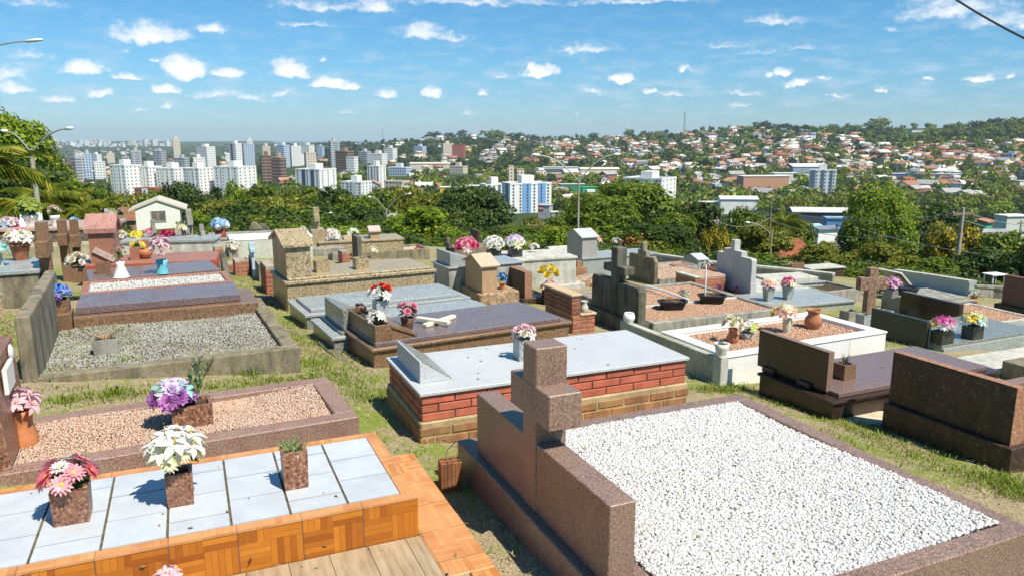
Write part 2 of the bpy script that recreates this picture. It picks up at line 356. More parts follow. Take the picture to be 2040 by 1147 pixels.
# ------------------------------------------------------------------ flowers
FL={}
def flower(kind,c,cen=(.85,.65,.1)):
    key=(kind,c)
    if key in FL: return FL[key]
    mb=MB(); rd=random.Random(len(FL)+3)
    def petal(az,tilt,L,W,curl,r0=.08,z0=0,n=3):
        pts=[]
        for i in range(n+1):
            t=i/n; a=tilt+curl*t; 
            rr=r0+L*t*math.cos(tilt+curl*t*.5); zz=z0+L*t*math.sin(tilt+curl*t*.5)
            w=W*math.sin(math.pi*(.12+.80*t))**.8
            if i==n: w*=.45
            pts.append((rr,zz,w))
        ca,sa=math.cos(az),math.sin(az); vs=[]
        for rr,zz,w in pts:
            for q in (-w,w): vs.append((rr*ca-q*sa,rr*sa+q*ca,zz+abs(q)*.15))
        mb.add(vs,[(2*i,2*i+2,2*i+3,2*i+1) for i in range(n)])
    if kind=='daisy':
        for ring,(k,t,L) in enumerate(((15,.12,.92),(12,.5,.7))):
            for i in range(k): petal(6.283*i/k+ring*.2+rd.uniform(-.06,.06),t+rd.uniform(-.1,.1),L,.15,-.3,z0=ring*.05)
    elif kind=='lily':
        for ring in range(2):
            for i in range(4): petal(6.283*i/4+ring*.75+rd.uniform(-.1,.1),.75-ring*.25,1.0,.24,-1.1,z0=ring*-.05)
    elif kind=='rose':
        for ring,(k,t,L,z) in enumerate(((3,1.35,.45,.12),(4,1.1,.55,.08),(5,.75,.72,.02),(6,.35,.88,-.06))):
            for i in range(k): petal(6.283*i/k+ring*.5,t+rd.uniform(-.12,.12),L,.34,.25,z0=z)
    elif kind=='carn':
        for ring,(k,t,L) in enumerate(((9,.15,.9),(9,.55,.8),(8,.95,.65),(6,1.3,.5))):
            for i in range(k): petal(6.283*i/k+ring*.33+rd.uniform(-.2,.2),t+rd.uniform(-.25,.25),L,.26,rd.uniform(-.5,.3))
    elif kind=='hyd':
        for i in range(46):
            z=rd.uniform(-.35,1); a=rd.uniform(0,6.28); rr=math.sqrt(max(0,1-z*z)); p=Vector((rr*math.cos(a),rr*math.sin(a),z))
            t=p.orthogonal().normalized(); b=p.cross(t); q=p*.78; h=.27
            u1=t*math.cos(a)*h+b*math.sin(a)*h; u2=-t*math.sin(a)*h+b*math.cos(a)*h
            mb.add([q+u1,q+u2*1.0+p*.05,q-u1,q-u2+p*.05],[(0,1,2,3)])
    mb.mi=1
    if kind=='daisy': mb.lathe([(.22,.02),(.2,.12),(.08,.17)],9)
    elif kind=='lily': mb.lathe([(.06,0),(.05,.4),(.02,.5)],5)
    key2=('pm',c)
    if key2 not in FL: FL[key2]=petalmat('petal',c)
    if 'cm' not in FL: FL['cm']=petalmat('flower_centre',cen)
    FL[key]=mb.data('flower_'+kind,[FL[key2],FL['cm']],True); return FL[key]
LEAFS={}
def leafball(k):
    if k in LEAFS: return LEAFS[k]
    mb=MB(); rd=random.Random(k)
    for i in range(34):
        a=rd.uniform(0,6.28); e=rd.uniform(-.2,1.3); L=rd.uniform(.7,1.1); w=rd.uniform(.12,.2)
        d=Vector((math.cos(a)*math.cos(e),math.sin(a)*math.cos(e),math.sin(e))); sd=Vector((-math.sin(a),math.cos(a),rd.uniform(-.4,.4)))
        b=d*.25; m=d*L*.65+Vector((0,0,.08)); t=d*L+Vector((0,0,-.12))
        mb.add([b,m+sd*w,t,m-sd*w],[(0,1,2),(0,2,3)])
    for i in range(7):
        a=rd.uniform(0,6.28); mb.tube([(0,0,-.5),(.3*math.cos(a),.3*math.sin(a),.5)],.03,4)
    LEAFS[k]=mb.data('leaves',[m_leafg]); return LEAFS[k]
_bq=[0]
def bouquet(label,loc,rad,spec,group=None,h=1.0,leaf=1.0,name='bouquet',cat='bouquet',flat=1.0):
    _bq[0]+=1; rd=random.Random(_bq[0]*13+5)
    e=thing(name,label,cat,loc,rd.uniform(0,6.28),group)
    if leaf: link('foliage',leafball(_bq[0]%5),e,(0,0,rad*.35*h),0,(rad*.8*leaf,rad*.8*leaf,rad*.75*h*leaf))
    tot=sum(n for *_,n,_s in spec); i=0; off=rd.uniform(0,6.28)
    for kind,c,n,sz in spec:
        for _ in range(n):
            t=(i+.5)/tot; el=math.acos(max(-1,1-t*1.05)); az=off+i*2.39996
            d=Vector((math.sin(el)*math.cos(az),math.sin(el)*math.sin(az),math.cos(el)*h))
            o=link('flower',flower(kind,c),e,Vector((d.x*rad*.72*flat,d.y*rad*.72*flat,rad*.45*h+d.z*rad*.62)),0,rad*sz*rd.uniform(.85,1.15))
            nd=Vector((d.x,d.y-.25,d.z+.25)).normalized(); o.rotation_euler=nd.to_track_quat('Z','Y').to_euler(); i+=1
    return e
# ------------------------------------------------------------------ pots and planters
def planter(label,loc,w,d,h,mat,yaw=None,taper=0,soil=True,name='planter_box',cat='planter',group=None,t=.018,fill=None):
    e=thing(name,label,cat,loc,YAW if yaw is None else yaw,group); b=MB(); a,c=w/2,d/2; q=taper
    o=[(-a,-c),(a,-c),(a,c),(-a,c)]; ob=[(x*(1-q),y*(1-q)) for x,y in o]; i_=[(x-math.copysign(t,x),y-math.copysign(t,y)) for x,y in o]
    vs=[(x,y,0) for x,y in ob]+[(x,y,h) for x,y in o]+[(x,y,h) for x,y in i_]+[(x*.9,y*.9,h*.55) for x,y in i_]
    fs=[(3,2,1,0)]
    for k in range(4):
        n=(k+1)%4; fs+=[(k,n,4+n,4+k),(4+k,4+n,8+n,8+k),(8+k,8+n,12+n,12+k)]
    fs.append((12,13,14,15)); b.add(vs,fs); part('box',b,mat,e)
    s_=MB(); x,y=i_[2]; s_.box(-x*.94,x*.94,-y*.94,y*.94,h*.5,h*.86); part('soil',s_,fill or m_soil,e)
    return e
def vase(label,loc,prof,mat,name='flower_vase',cat='vase',n=20,soil=True,group=None):
    e=thing(name,label,cat,loc,0,group); b=MB(); r,z=prof[-1]
    b.lathe(prof+[(r*.82,z),(r*.74,z*.86)],n,cap=False); b.lathe([(prof[0][0],0),(.001,0.001)],n,cap=False); part('body',b,mat,e,smooth=True)
    if soil: s_=MB(); s_.lathe([(r*.77,z*.84),(r*.75,z*.9)],12); part('soil',s_,m_soil,e)
    return e
POT=lambda r,h:[(r*.72,0),(r*.86,h*.45),(r*.97,h*.82),(r*1.12,h*.83),(r*1.12,h)]
BELLY=lambda r,h:[(r*.7,0),(r*1.0,h*.28),(r*.95,h*.5),(r*.62,h*.74),(r*.66,h*.85),(r*.9,h)]
HOUR=lambda r,h:[(r,0),(r*.97,h*.2),(r*.8,h*.48),(r*.72,h*.62),(r*.74,h*.66),(r*.8,h*.85),(r*.92,h)]
YAW=R(25)
def bricks(mb,x0,x1,y0,y1,z0,z1,bl=.2,bh=.052,j=.012,face='xy'):
    """a hollow rectangle of laid bricks, a brick deep"""
    z=z0; row=0; t=.09
    while z+bh<=z1+.001:
        for (a0,a1,b0,b1,ax) in ((x0,x1,y0,y0+t,'x'),(x0,x1,y1-t,y1,'x'),(y0+t+j,y1-t-j,x0,x0+t,'y'),(y0+t+j,y1-t-j,x1-t,x1,'y')):
            if a1-a0<.02: continue
            p=a0-(bl*.5 if row%2 else 0)
            while p<a1:
                s0,s1=max(p,a0),min(p+bl-j,a1)
                if s1-s0>.02:
                    k=random.uniform(-.003,.003)
                    if ax=='x': mb.box(s0,s1,b0+k,b1+k,z,z+bh)
                    else: mb.box(b0+k,b1+k,s0,s1,z,z+bh)
                p+=bl
        z+=bh+j; row+=1
# ================================================================== CEMETERY
def onpx(fr,u,v,h): x,y,_=fr.px(u,v,h); return fr.w(x,y,h)
def root(fr,name,label,cat='grave',group=None): return thing(name,label,cat,(fr.x,fr.y,fr.z),fr.yaw,group)
def ring(mb,x0,x1,y0,y1,w,z0,z1):
    mb.box(x0,x1,y0,y0+w,z0,z1); mb.box(x0,x1,y1-w,y1,z0,z1); mb.box(x0,x0+w,y0+w,y1-w,z0,z1); mb.box(x1-w,x1,y0+w,y1-w,z0,z1); return mb
def slabgrave(fr,label,mb_mat,slab_mat,over=.025,th=.04,top=None,topmat=None,bev=.006):
    e=root(fr,'grave',label); L,W,H=fr.L,fr.W,fr.H
    part('base',MB().box(over,L-over,over,W-over,-.45,H-th),mb_mat,e,bev)
    part('slab',MB().box(0,L,0,W,H-th,H),slab_mat,e,bev)
    if top: i,t=top; part('upper_slab',MB().box(i,L-i,i,W-i,H,H+t),topmat or slab_mat,e,bev)
    return e
def house_block(mb,x0,x1,y0,y1,z0,eave,apex):            # gable faces -x and +x, ridge along x
    ym=(y0+y1)/2; mb.prism([(y0,z0),(y1,z0),(y1,eave),(ym,apex),(y0,eave)],'x',x0,x1); return mb
def house_roof(mb,x0,x1,y0,y1,eave,apex,ov=.04,t=.03):
    ym=(y0+y1)/2; k=(apex-eave)/(ym-y0); ye=y0-ov; ze=eave-k*ov; yf=y1+ov
    mb.prism([(ye,ze),(ym,apex),(yf,ze),(yf,ze+t),(ym,apex+t),(ye,ze+t)],'x',x0-ov,x1+ov); return mb
def cross_mb(x0,x1,yc,cw,z0,z1,aw,az0,az1,inset=.003):   # plane across x
    mb=MB(); mb.box(x0,x1,yc-cw/2,yc+cw/2,z0,z1); mb.box(x0-inset,x1+inset,yc-aw/2,yc+aw/2,az0,az1); return mb
PINK=(.80,.28,.40); HOT=(.72,.06,.20); WHT=(.86,.85,.80); YEL=(.85,.66,.08); PALE=(.85,.80,.55); LIL=(.62,.45,.78); PUR=(.42,.14,.45); BLU=(.16,.36,.80); SKY=(.45,.66,.90); RED=(.72,.07,.04); ORG=(.80,.24,.05); PEA=(.85,.50,.38); LPK=(.85,.58,.64); AQU=(.35,.66,.62); CRM=(.86,.78,.62)
m_edge=stone('sunlit_tone_red_granite',(.34,.165,.095),(.16,.07,.04),(.48,.29,.19),70,.45)  # red granite with sunlight put into its colour, for headstone ends and tops
# ---- front grave with the cross
D_=gp(920,947); zt=rowz(D_[0],D_[1],876); D_=atz(911,876,zt)
FR=Frame(D_[0],D_[1],zt-.24,R(23.6),2.2,2.14,.24)
e=root(FR,'grave','large grave filled with white pebbles behind a rose brown granite headstone with a block cross')
mb=MB(); mb.box(0,.27,-2.14,0,-.5,.24); mb.box(.27,2.2,-.115,0,-.5,.235); mb.box(2.085,2.2,-2.03,-.115,-.5,.235); mb.box(.27,2.2,-2.14,-2.03,-.5,.235)
part('kerb',mb,g_rose,e,.006)
part('bed',MB().box(.27,2.085,-2.03,-.115,-.3,.206),p_white,e)
for y0,y1 in ((-.883,-.216),(-1.735,-1.037)): part('headstone_block',MB().box(.05,.178,y0,y1,.2402,.612),g_rose,e,.004)
part('cross',cross_mb(.045,.215,-.96,.152,.2402,1.095,.45,.728,.905),g_rose,e,.005)
pebbles('white_pebbles',[(.27,-2.03),(2.085,-2.03),(2.085,-.115),(.27,-.115)],.218,.0195,p_white,e,fine=True,dens=1.75,seed=3,zfun=lambda X,Y:.018*np.sin(X*3.1+1)*np.sin(Y*2.7)+.012)
mb=MB(); pts=[(.0,-.10,.24),(-.03,-.06,.26),(-.07,-.02,.20),(-.09,0,.08),(-.07,.01,-.05)]; mb.tube([(.05,-.2,.27)]+pts,.004,5)
solo('loose_cable','thin pinkish cable end curling off the corner of the rose brown plinth','cable',mb,plain('pinkish_cable',(.45,.25,.2)),(FR.x,FR.y,FR.z),FR.yaw)
# ---- hollow brick standing on the path
p=gp(897,972); mb=MB(); w,d,h=.062,.062,.19
n=20; holes=[(-.031,-.02),(0,-.02),(.031,-.02),(-.031,.02),(0,.02),(.031,.02)]
mb.box(-w,w,-d*.75,d*.75,0,h-.012)
ring(mb,-w,w,-d*.75,d*.75,.006,h-.012,h)
mb.box(-w+.006,w-.006,-.004,.004,h-.012,h-.001)
for x in (-.0155,.0155): mb.box(x-.003,x+.003,-d*.75+.006,-.004,h-.012,h-.001); mb.box(x-.003,x+.003,.004,d*.75-.006,h-.012,h-.001)
for k in range(5): mb.box(-w+.012+k*.024,-w+.022+k*.024,-d*.75-.0025,-d*.75,0,h)
solo('hollow_brick','single orange hollow clay brick standing upright on the dirt path','brick',mb,m_brickd and plain('hollow_clay',(.27,.115,.048),.8,.45,rv=.4,scale=18),(p[0],p[1],p[2]-.01),R(18),bev=.003)
# ---- brick grave with the pale slab
BR=fit((840,784.5),(1373.8,711),(759.5,712),a=(838.8,880)); L,W,H=BR.L,BR.W,BR.H
e=root(BR,'grave','red painted brick grave under a pale gray granite slab with a wedge headstone')
mb=MB(); bricks(mb,.02,L-.02,.02,W-.02,H-.025-.19,H-.025,j=.010,bl=.25,bh=.0533); part('brickwork',mb,m_brickr,e,.003)
part('mortar',MB().box(.024,L-.024,.024,W-.024,H-.23,H-.026),plain('red_mortar',(.13,.045,.03),.9,.4),e)
mb=MB(); bricks(mb,-.005,L+.005,-.005,W+.005,H-.23-.24,H-.222,j=.012,bl=.24,bh=.062); part('footing_bricks',mb,m_brickd,e,.006)
part('footing',MB().box(.002,L-.002,.002,W-.002,-.5,H-.219),concrete('sandy_mossy_plaster',(.46,.34,.19),.35,.6,warm=(.27,.25,.10)),e,.01)
part('slab',MB().box(0,L,0,W,H-.025,H),g_gray,e,.003)
a=BR.px(837,764,H); b=BR.px(790,717,H); c=BR.px(893,757,H)
mb=MB(); x0=a[0]; x1=c[0]+.02; hz=.165
mb.prism([(x0,H+.0005),(x1,H+.0005),(x1,H+.012),(x0+.02,H+hz),(x0,H+hz)],'y',a[1],b[1]); part('headstone',mb,g_gray,e,.002)
part('inscription_plate',MB().add([(x0+.015,a[1]+.0,H+hz+.004),(x1+.01,a[1]-.0,H+.016),(x1+.01,b[1],H+.016),(x0+.015,b[1],H+hz+.004),(x0+.015,a[1]+.0,H+hz-.004),(x1+.01,a[1]-.0,H+.008),(x1+.01,b[1],H+.008),(x0+.015,b[1],H+hz-.004)],[(0,1,2,3),(7,6,5,4),(0,4,5,1),(1,5,6,2),(2,6,7,3),(3,7,4,0)]),g_green,e)
p=onpx(BR,1043,714,H); planter('gray granite flower box behind the block cross on the pale slab',p,.13,.13,.17,g_gray2,BR.yaw)
bouquet('faded pink and white artificial flowers in the gray box behind the block cross',(p[0],p[1],p[2]+.15),.11,[('carn',LPK,4,.45),('rose',CRM,3,.4),('lily',WHT,3,.45)],leaf=.4)
# ---- polished brown grave with planter and fallen cross
BN=fit((739.5,696),(1135,635),(682,647.5),a=(742,731.8)); BN=Frame(BN.x,BN.y,BN.z,R(29.5),2.42,1.1,BN.H); L,W,H=BN.L,BN.W,BN.H
e=root(BN,'grave','polished brown granite grave with stepped ledge, built-in flower trough and plum coloured top')
part('base',MB().box(.03,L-.03,.03,W-.03,-.5,H-.035),g_brown,e,.004)
part('ledge',MB().box(0,L,0,W,H-.035,H),g_brown,e,.008)
part('top_slab',MB().box(.06,L-.12,.06,W-.06,H,H+.045),g_plum,e,.006)
t=H+.0452; mb=MB()
mb.box(.07,.092,.08,W-.08,t,t+.17); mb.box(.225,.245,.08,W-.08,t,t+.17); mb.box(.092,.225,.08,.102,t,t+.17); mb.box(.092,.225,W-.102,W-.08,t,t+.17)
part('flower_trough',mb,g_brown,e,.003); part('soil',MB().box(.092,.225,.102,W-.102,t,t+.13),m_soil,e)
mb=MB(); mb.prism([(.248,t),(.50,t),(.50,t+.02),(.248,t+.13)],'y',.09,W-.22); part('sloping_headstone',mb,g_brown,e)
mb=MB(); mb.prism([(.246,t+.133),(.53,t+.012),(.53,t+.034),(.246,t+.158)],'y',.075,W-.2); part('sloping_plate',mb,g_brown,e)
mb=MB(); mb.box(-.2,-.1,-.05,1.3,-.5,-.01); mb.box(-.1,.02,-.05,.03,-.5,-.03); part('edging',mb,c_stone,e,.01)
p=BN.w(.16,.3,t+.14); bouquet('white artificial lilies in the brown flower trough',p,.11,[('lily',WHT,6,.5)],leaf=.9)
p=BN.w(.16,.85,t+.14); bouquet('brown withered flowers at the far end of the brown flower trough',p,.09,[('carn',(.34,.18,.12),4,.45)],leaf=.3)
p=onpx(BN,812,655,t); vase('brown wicker basket standing beside the sloping headstone',p,[(.055,0),(.065,.06),(.078,.13)],m_wov,'basket','basket',14)
bouquet('bright pink artificial roses in the wicker basket',(p[0],p[1],p[2]+.11),.13,[('carn',PINK,5,.45)],h=1.3)
mb=MB(); A=BN.px(846,652,t); B=BN.px(905,633,t); C=BN.px(831,642,t); D=BN.px(895,651,t)
for (q,r_,z) in ((A,B,.012),(C,D,.04)):
    c_=((q[0]+r_[0])/2,(q[1]+r_[1])/2,t+z+.01); ln=math.hypot(r_[0]-q[0],r_[1]-q[1])/2; mb.rot_box(c_,(ln,.032,.02),math.atan2(r_[1]-q[1],r_[0]-q[0]))
solo('fallen_cross','white plaster cross lying flat on the plum coloured grave top','cross',mb,plain('yellowed_plaster',(.72,.68,.52),.7,.15),(BN.x,BN.y,BN.z),BN.yaw,bev=.006)
# ---- two gray graves behind it
G2=fit((661,672.5),(930,640),(620,632.5),a=(662.5,700)); G2=Frame(G2.x,G2.y,G2.z,R(28),2.2,1.0,G2.H); L,W,H=G2.L,G2.W,G2.H
e=slabgrave(G2,'gray granite grave with dark polished end and sloping wedge headstone, between brown and pale graves',g_green,g_gray2,top=None)
mb=MB(); mb.prism([(.16,H+.03),(.62,H+.03),(.62,H+.05),(.20,H+.27),(.16,H+.27)],'y',.1,W-.1); mb.box(.12,.66,.06,W-.06,H,H+.03); part('headstone',mb,g_green,e,.004)
part('upper_slab',MB().box(.72,L-.1,.07,W-.07,H,H+.04),g_gray2,e,.004)
p=onpx(G2,759,622,H+.04); planter('gray granite flower box on the gray grave with wedge headstone',p,.16,.16,.16,g_gray2,G2.yaw)
bouquet('red and white artificial flowers in a gray box above the brown trough',(p[0],p[1],p[2]+.14),.17,[('rose',RED,3,.42),('rose',WHT,4,.42),('lily',WHT,2,.4)])
G1=fit((608.8,627.5),(930,590),(576,596),a=(608.8,655)); G1=Frame(G1.x,G1.y,G1.z,R(28.5),2.3,1.02,G1.H)
slabgrave(G1,'low pale gray two-tier granite grave in front of the golden granite grave',g_green,g_gray2,top=(.1,.045),topmat=g_gray2)
# ---- golden granite grave with little house
GR=fit((567,562.5),(870,536),(545,537.5),a=(571,619)); L,W,H=GR.L,GR.W,GR.H
e=slabgrave(GR,'golden speckled granite grave with a small house shaped headstone',g_gold,g_gold,over=.03,th=.05,top=(.06,.03),bev=.008)
mb=house_block(MB(),.05,.40,.08,W-.08,H+.03,H+.50,H+.66); part('headstone',mb,g_gold,e)
mb=house_roof(MB(),.05,.40,.08,W-.08,H+.50,H+.66,.05,.035); part('headstone_roof',mb,g_gold,e)
for lab,(u,v) in (('speckled granite planter nearer the house headstone on the golden grave',(641,541)),('speckled granite planter at the middle of the golden grave',(719,535))):
    p=onpx(GR,u,v,H+.03); planter(lab,p,.2,.2,.17,g_gold,GR.yaw)
# ---- LEFT ROW
TT=fitR((831,990),(747,860),b=(834,1067.5),L=2.6,yaw=R(23.3)); L,W,H=TT.L,TT.W,TT.H
e=root(TT,'grave','grave faced with orange parquet pattern tiles and topped with pale blue tiles')
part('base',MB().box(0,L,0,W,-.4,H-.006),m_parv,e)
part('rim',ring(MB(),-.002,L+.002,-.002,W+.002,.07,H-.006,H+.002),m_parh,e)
part('grout',MB().box(.07,L-.07,.07,W-.07,H-.006,H-.002),m_grout,e)
mb=MB(); x=L-.07; k=0; y0,y1=.07,W-.07
while x>.1:
    wd=.262 if k%2==0 else .268; xa=x-wd; cuts=[0,.245,.5,.745] if k%2==0 else [0,.115,.365,.615,.735]
    if k%2==0: cuts=[0,(y1-y0)/3,(y1-y0)*2/3,(y1-y0)]
    else: cuts=[0,(y1-y0)*.17,(y1-y0)*.5,(y1-y0)*.84,(y1-y0)]
    for c0,c1 in zip(cuts[:-1],cuts[1:]): mb.box(xa+.003,x-.003,y0+c0+.005,y0+c1-.005,H-.002,H+.004+random.uniform(-.001,.001))
    x=xa-.006; k+=1
part('tiles',mb,m_tile,e)
# floor of tiles round it
z0=-.004
mb=MB(); mb.box(L+.004,L+.25,-.42,W+.06,-.3,.012); mb.box(L+.125,L+.25,-1.0,-.42,-.3,.0115); 
PL=thing('tiled_platform','flat step of beige wood-look tiles edged with orange parquet tiles','platform',(TT.x,TT.y,TT.z),TT.yaw)
part('edging',mb,m_parh,PL,.003)
mb=MB(); x=L+.0
mb.box(-.2,L+.12,-1.3,-.004,-.3,.0)
for i in range(14):
    xa=L+.118-(i+1)*.19; 
    yy=-.006-(.35 if i%2 else 0)
    mb.box(xa+.0015,xa+.1885,-1.3,-.008,.0005,.008)
part('floor_tiles',mb,m_plank,PL)
FB=[((143,1045),.155,.155,.17,0,'leftmost red granite flower box on the blue tiles'),((361,1008),.125,.125,.165,0,'middle red granite flower box on the blue tiles'),((592,974),.125,.125,.20,.0,'open red granite box of succulents and white stones on the blue tiles')]
fbp=[]
for (uv,w,d,h,tp,lab) in FB:
    x,y,_=TT.px(*uv,H+.005); p=TT.w(x,y+d/2,H+.005); fbp.append((p,h)); 
    planter(lab,p,w,d,h,g_red,TT.yaw,.06,fill=c_lite if 'succulents' in lab else m_soil)
p,h=fbp[0]; bouquet('bouquet of big pink gerberas with a red one and white daisies',(p[0],p[1],p[2]+h*.8),.145,[('daisy',WHT,2,.34),('daisy',(.86,.36,.42),4,.42),('daisy',(.80,.16,.22),2,.40),('daisy',(.88,.48,.52),4,.40)],leaf=1.0,h=1.0)
p,h=fbp[1]; bouquet('tall bouquet of white lilies over yellow and white daisies',(p[0],p[1],p[2]+h*1.05),.15,[('lily',WHT,9,.55),('lily',(.80,.84,.66),3,.5),('daisy',PALE,3,.35),('daisy',(.85,.84,.55),3,.33)],leaf=.9,h=1.15)
p,h=fbp[2]; e=thing('succulent_plant','gray green succulents among white stones in the open red granite box','plant',(p[0],p[1],p[2]+h*.84),0)
mb=MB(); rd=random.Random(4)
for i in range(5):
    cx,cy=rd.uniform(-.04,.02),rd.uniform(-.0,.04)
    for k in range(9):
        a=rd.uniform(0,6.28); l=rd.uniform(.03,.07); b=rd.uniform(.3,1.2); mb.tube([(cx,cy,0),(cx+l*.5*math.cos(a),cy+l*.5*math.sin(a),l*.6*b),(cx+l*math.cos(a),cy+l*math.sin(a),l*b)],[.008,.008,.002],4)
part('leaves',mb,leafmat('succulent',[(.12,.16,.05),(.2,.24,.1)],.1),e)
mb=MB()
for i in range(26): 
    r_=rd.uniform(.006,.011); x,y=rd.uniform(-.05,.05),rd.uniform(-.05,.02); mb.box(x-r_,x+r_,y-r_,y+r_,0,r_*1.5,tx=.002,ty=.002)
part('white_stones',mb,p_white,e,.002)
p=TT.px(340,1158,.0); q=TT.w(p[0],p[1]-.12,.008); vase('small pot of pink flowers on the beige tiles',q,POT(.045,.06),m_terra)
bouquet('loose pink petalled flowers rising from the pot on the beige tiles',(q[0],q[1],q[2]+.05),.065,[('lily',LPK,4,.6),('lily',PINK,2,.5)],leaf=.7)
# pink gravel grave
PG=fitR((715,829),(651,749),H=.26,L=2.75,yaw=R(26.2)); L,W,H=PG.L,PG.W,PG.H
e=root(PG,'grave','red granite kerbed grave filled with pink gravel, patchy weeds and a granite block')
part('kerb',ring(MB(),0,L,0,W,.13,-.4,H),g_red if False else stone('dusty_red_granite',(.27,.155,.12),(.11,.055,.04),(.42,.28,.23),85,.5,dust=.4),e,.005)
part('bed',MB().box(.13,L-.13,.13,W-.13,-.3,H-.035),p_pink,e)
wmask=lambda X,Y,rg: rg.random(X.size)>.05
pebbles('pink_gravel',[(.13,.13),(L-.13,.13),(L-.13,W-.13),(.13,W-.13)],H-.022,.0155,p_pink,e,dens=1.3,seed=5,zfun=lambda X,Y:.02*np.sin(X*4)*np.sin(Y*5+1))
# its headstone stands across the left end
x0=PG.pxy(16,770,W*.55)[0]; 
hs=PG.pxy(33,662,W-.12); xh=hs[0]
mb=MB(); mb.prism([(xh-.2,H),(xh,H),(xh-.03,hs[2]-.02),(xh-.14,hs[2])],'y',.05,W-.12); part('headstone',mb,g_red,e,.004)
q=PG.pxx(17,748,xh-.005); mb=MB(); mb.box(xh-.012,xh+.012,q[1]-.16,q[1]+.10,q[2]-.07,q[2]+.08); part('plaque',mb,c_white,e,.004)
q=PG.pxx(19,702,xh-.02); mb=MB(); mb.lathe([(.05,-.008),(.055,0),(.03,.012)],16); o=part('photo_medallion',mb,c_white,e); o.location=(xh-.012,q[1],q[2]); o.rotation_euler=(0,R(90),0)
q=PG.px(352,852,H-.02); p=PG.px(412,851,H-.02)
x,y,_=PG.px(386,853,H-.02); P_=PG.w(x,y+.09,H-.02); planter('solid red granite block planter in the pink gravel',P_,.24,.19,.15,g_red,PG.yaw,fill=m_soil)
P2=PG.w(x-.10,y+.09,H-.02)
e2=bouquet('purple roses and lilac blossoms with dark green sprigs on the red granite block',(P2[0],P2[1],P2[2]+.12),.155,[('carn',(.74,.60,.82),4,.40),('lily',AQU,3,.42),('lily',WHT,4,.40),('carn',PUR,3,.42),('carn',(.60,.24,.58),3,.42),('lily',(.05,.28,.16),2,.5)],leaf=1.0)
mb=MB(); rd=random.Random(8)
for (sx,sy) in ((.14,.02),(.19,-.05)):
    for k in range(60):
        t=k/60; a=rd.uniform(0,6.28); c_=Vector((sx*(.6+.6*t),sy,.05+.24*t)); d=Vector((math.cos(a)*.03,math.sin(a)*.03,.035)); mb.add([c_,c_+d+Vector((.004,.004,0)),c_+d*1.3,c_+d-Vector((.004,.004,0))],[(0,1,2,3)])
part('fir_sprigs',mb,leafmat('fir_green',[(.015,.08,.03),(.03,.13,.05)],.1),e2); e2.rotation_euler=(0,0,PG.yaw)
x,y,_=PG.px(47,884,H-.02); P_=PG.w(x,y,H-.02); vase('waisted terracotta vase by the red headstone at the left edge',P_,HOUR(.085,.22),m_terra,n=24)
bouquet('pale pink artificial orchids in the waisted terracotta vase',(P_[0],P_[1],P_[2]+.19),.13,[('lily',LPK,6,.5),('lily',(.82,.50,.56),3,.5)],leaf=.35)
# wide gravel grave
GV=fitR((596,691),(506,592.5),b=(600,740),L=2.27,yaw=R(26.2)); L,W,H=GV.L,GV.W,GV.H
e=root(GV,'grave','wide double grave of gray gravel inside a mossy terrazzo kerb with a tall end wall')
part('kerb',ring(MB(),0,L,0,W,.14,-.5,H),c_stone,e,.008)
part('bed',MB().box(.14,L-.14,.14,W-.14,-.3,H-.07),p_gray,e)
pebbles('gray_gravel',[(.14,.14),(L-.14,.14),(L-.14,W-.14),(.14,W-.14)],H-.06,.028,p_gray,e,dens=1.1,seed=9,zfun=lambda X,Y:.015*np.sin(X*3)*np.sin(Y*4))
tz_=GV.pxy(48,622,.0)[2]; 
mb=MB(); mb.prism([(.035,-.5),(.16,-.5),(.145,tz_-.05),(.135,tz_-.03),(.04,tz_-.03)],'y',-.012,W*.93); part('end_wall',mb,concrete('lichen_terrazzo_wall',(.30,.26,.19),.85,.75,grain=.6,warm=(.20,.16,.09)),e,.01)
for lab,(u,v),s_ in (('nearer concrete planter of dry twigs in the gray gravel',(212,706),.19),('farther small concrete planter of dry twigs by the gray gravel edge',(212,632),.17)):
    x,y,_=GV.px(u,v,H-.05); P_=GV.w(x,y+s_/2,H-.05); pl=planter(lab,P_,s_*1.15,s_,s_*.75,c_gray,GV.yaw,.08)
    tw=thing('dry_twigs','dry leafless twigs sticking out of the '+('nearer' if v>650 else 'farther')+' concrete planter','plant',(P_[0],P_[1],P_[2]+s_*.6),0); mb=MB(); rd=random.Random(int(v))
    for k in range(26):
        a=rd.uniform(0,6.28); t_=rd.uniform(.08,.2); ln=rd.uniform(.5,1); mb.tube([(rd.uniform(-.04,.04),rd.uniform(-.04,.04),0),(t_*.5*math.cos(a),t_*.5*math.sin(a),t_*.55*ln),(t_*math.cos(a),t_*math.sin(a),t_*.9*ln)],[.004,.003,.0015],4)
    part('twigs',mb,m_twig,tw)
# plum graves
T4=fit((150,612.5),(479,585),(155,586),H=.30); L,W,H=T4.L,T4.W,T4.H
e=root(T4,'grave','plum polished granite grave with a brown step, next to the wide gray gravel grave')
part('step',MB().box(-.02,L+.18,-.13,W,-.4,H-.085),g_brown,e,.005); part('top_slab',MB().box(0,L,0,W,H-.08,H),g_plum,e,.005)
part('base_block',MB().box(-.5,-.03,-.16,.16,-.4,H-.03),g_brown,e,.005)
x,y,_=T4.px(136,604,H-.03); P_=T4.w(-.17,.02,H-.03); planter('small brown granite flower box at the end of the plum grave',P_,.24,.2,.13,g_brown,T4.yaw)
bouquet('blue and violet artificial flowers over green leaves beside the big brown cross',(P_[0],P_[1],P_[2]+.12),.17,[('hyd',BLU,4,.32),('hyd',(.30,.45,.88),5,.32),('hyd',(.33,.25,.66),2,.3)],leaf=1.15,h=.75)
T5=fit((160,585),(465,560),(155,562),H=.29); L,W,H=T5.L,T5.W,T5.H
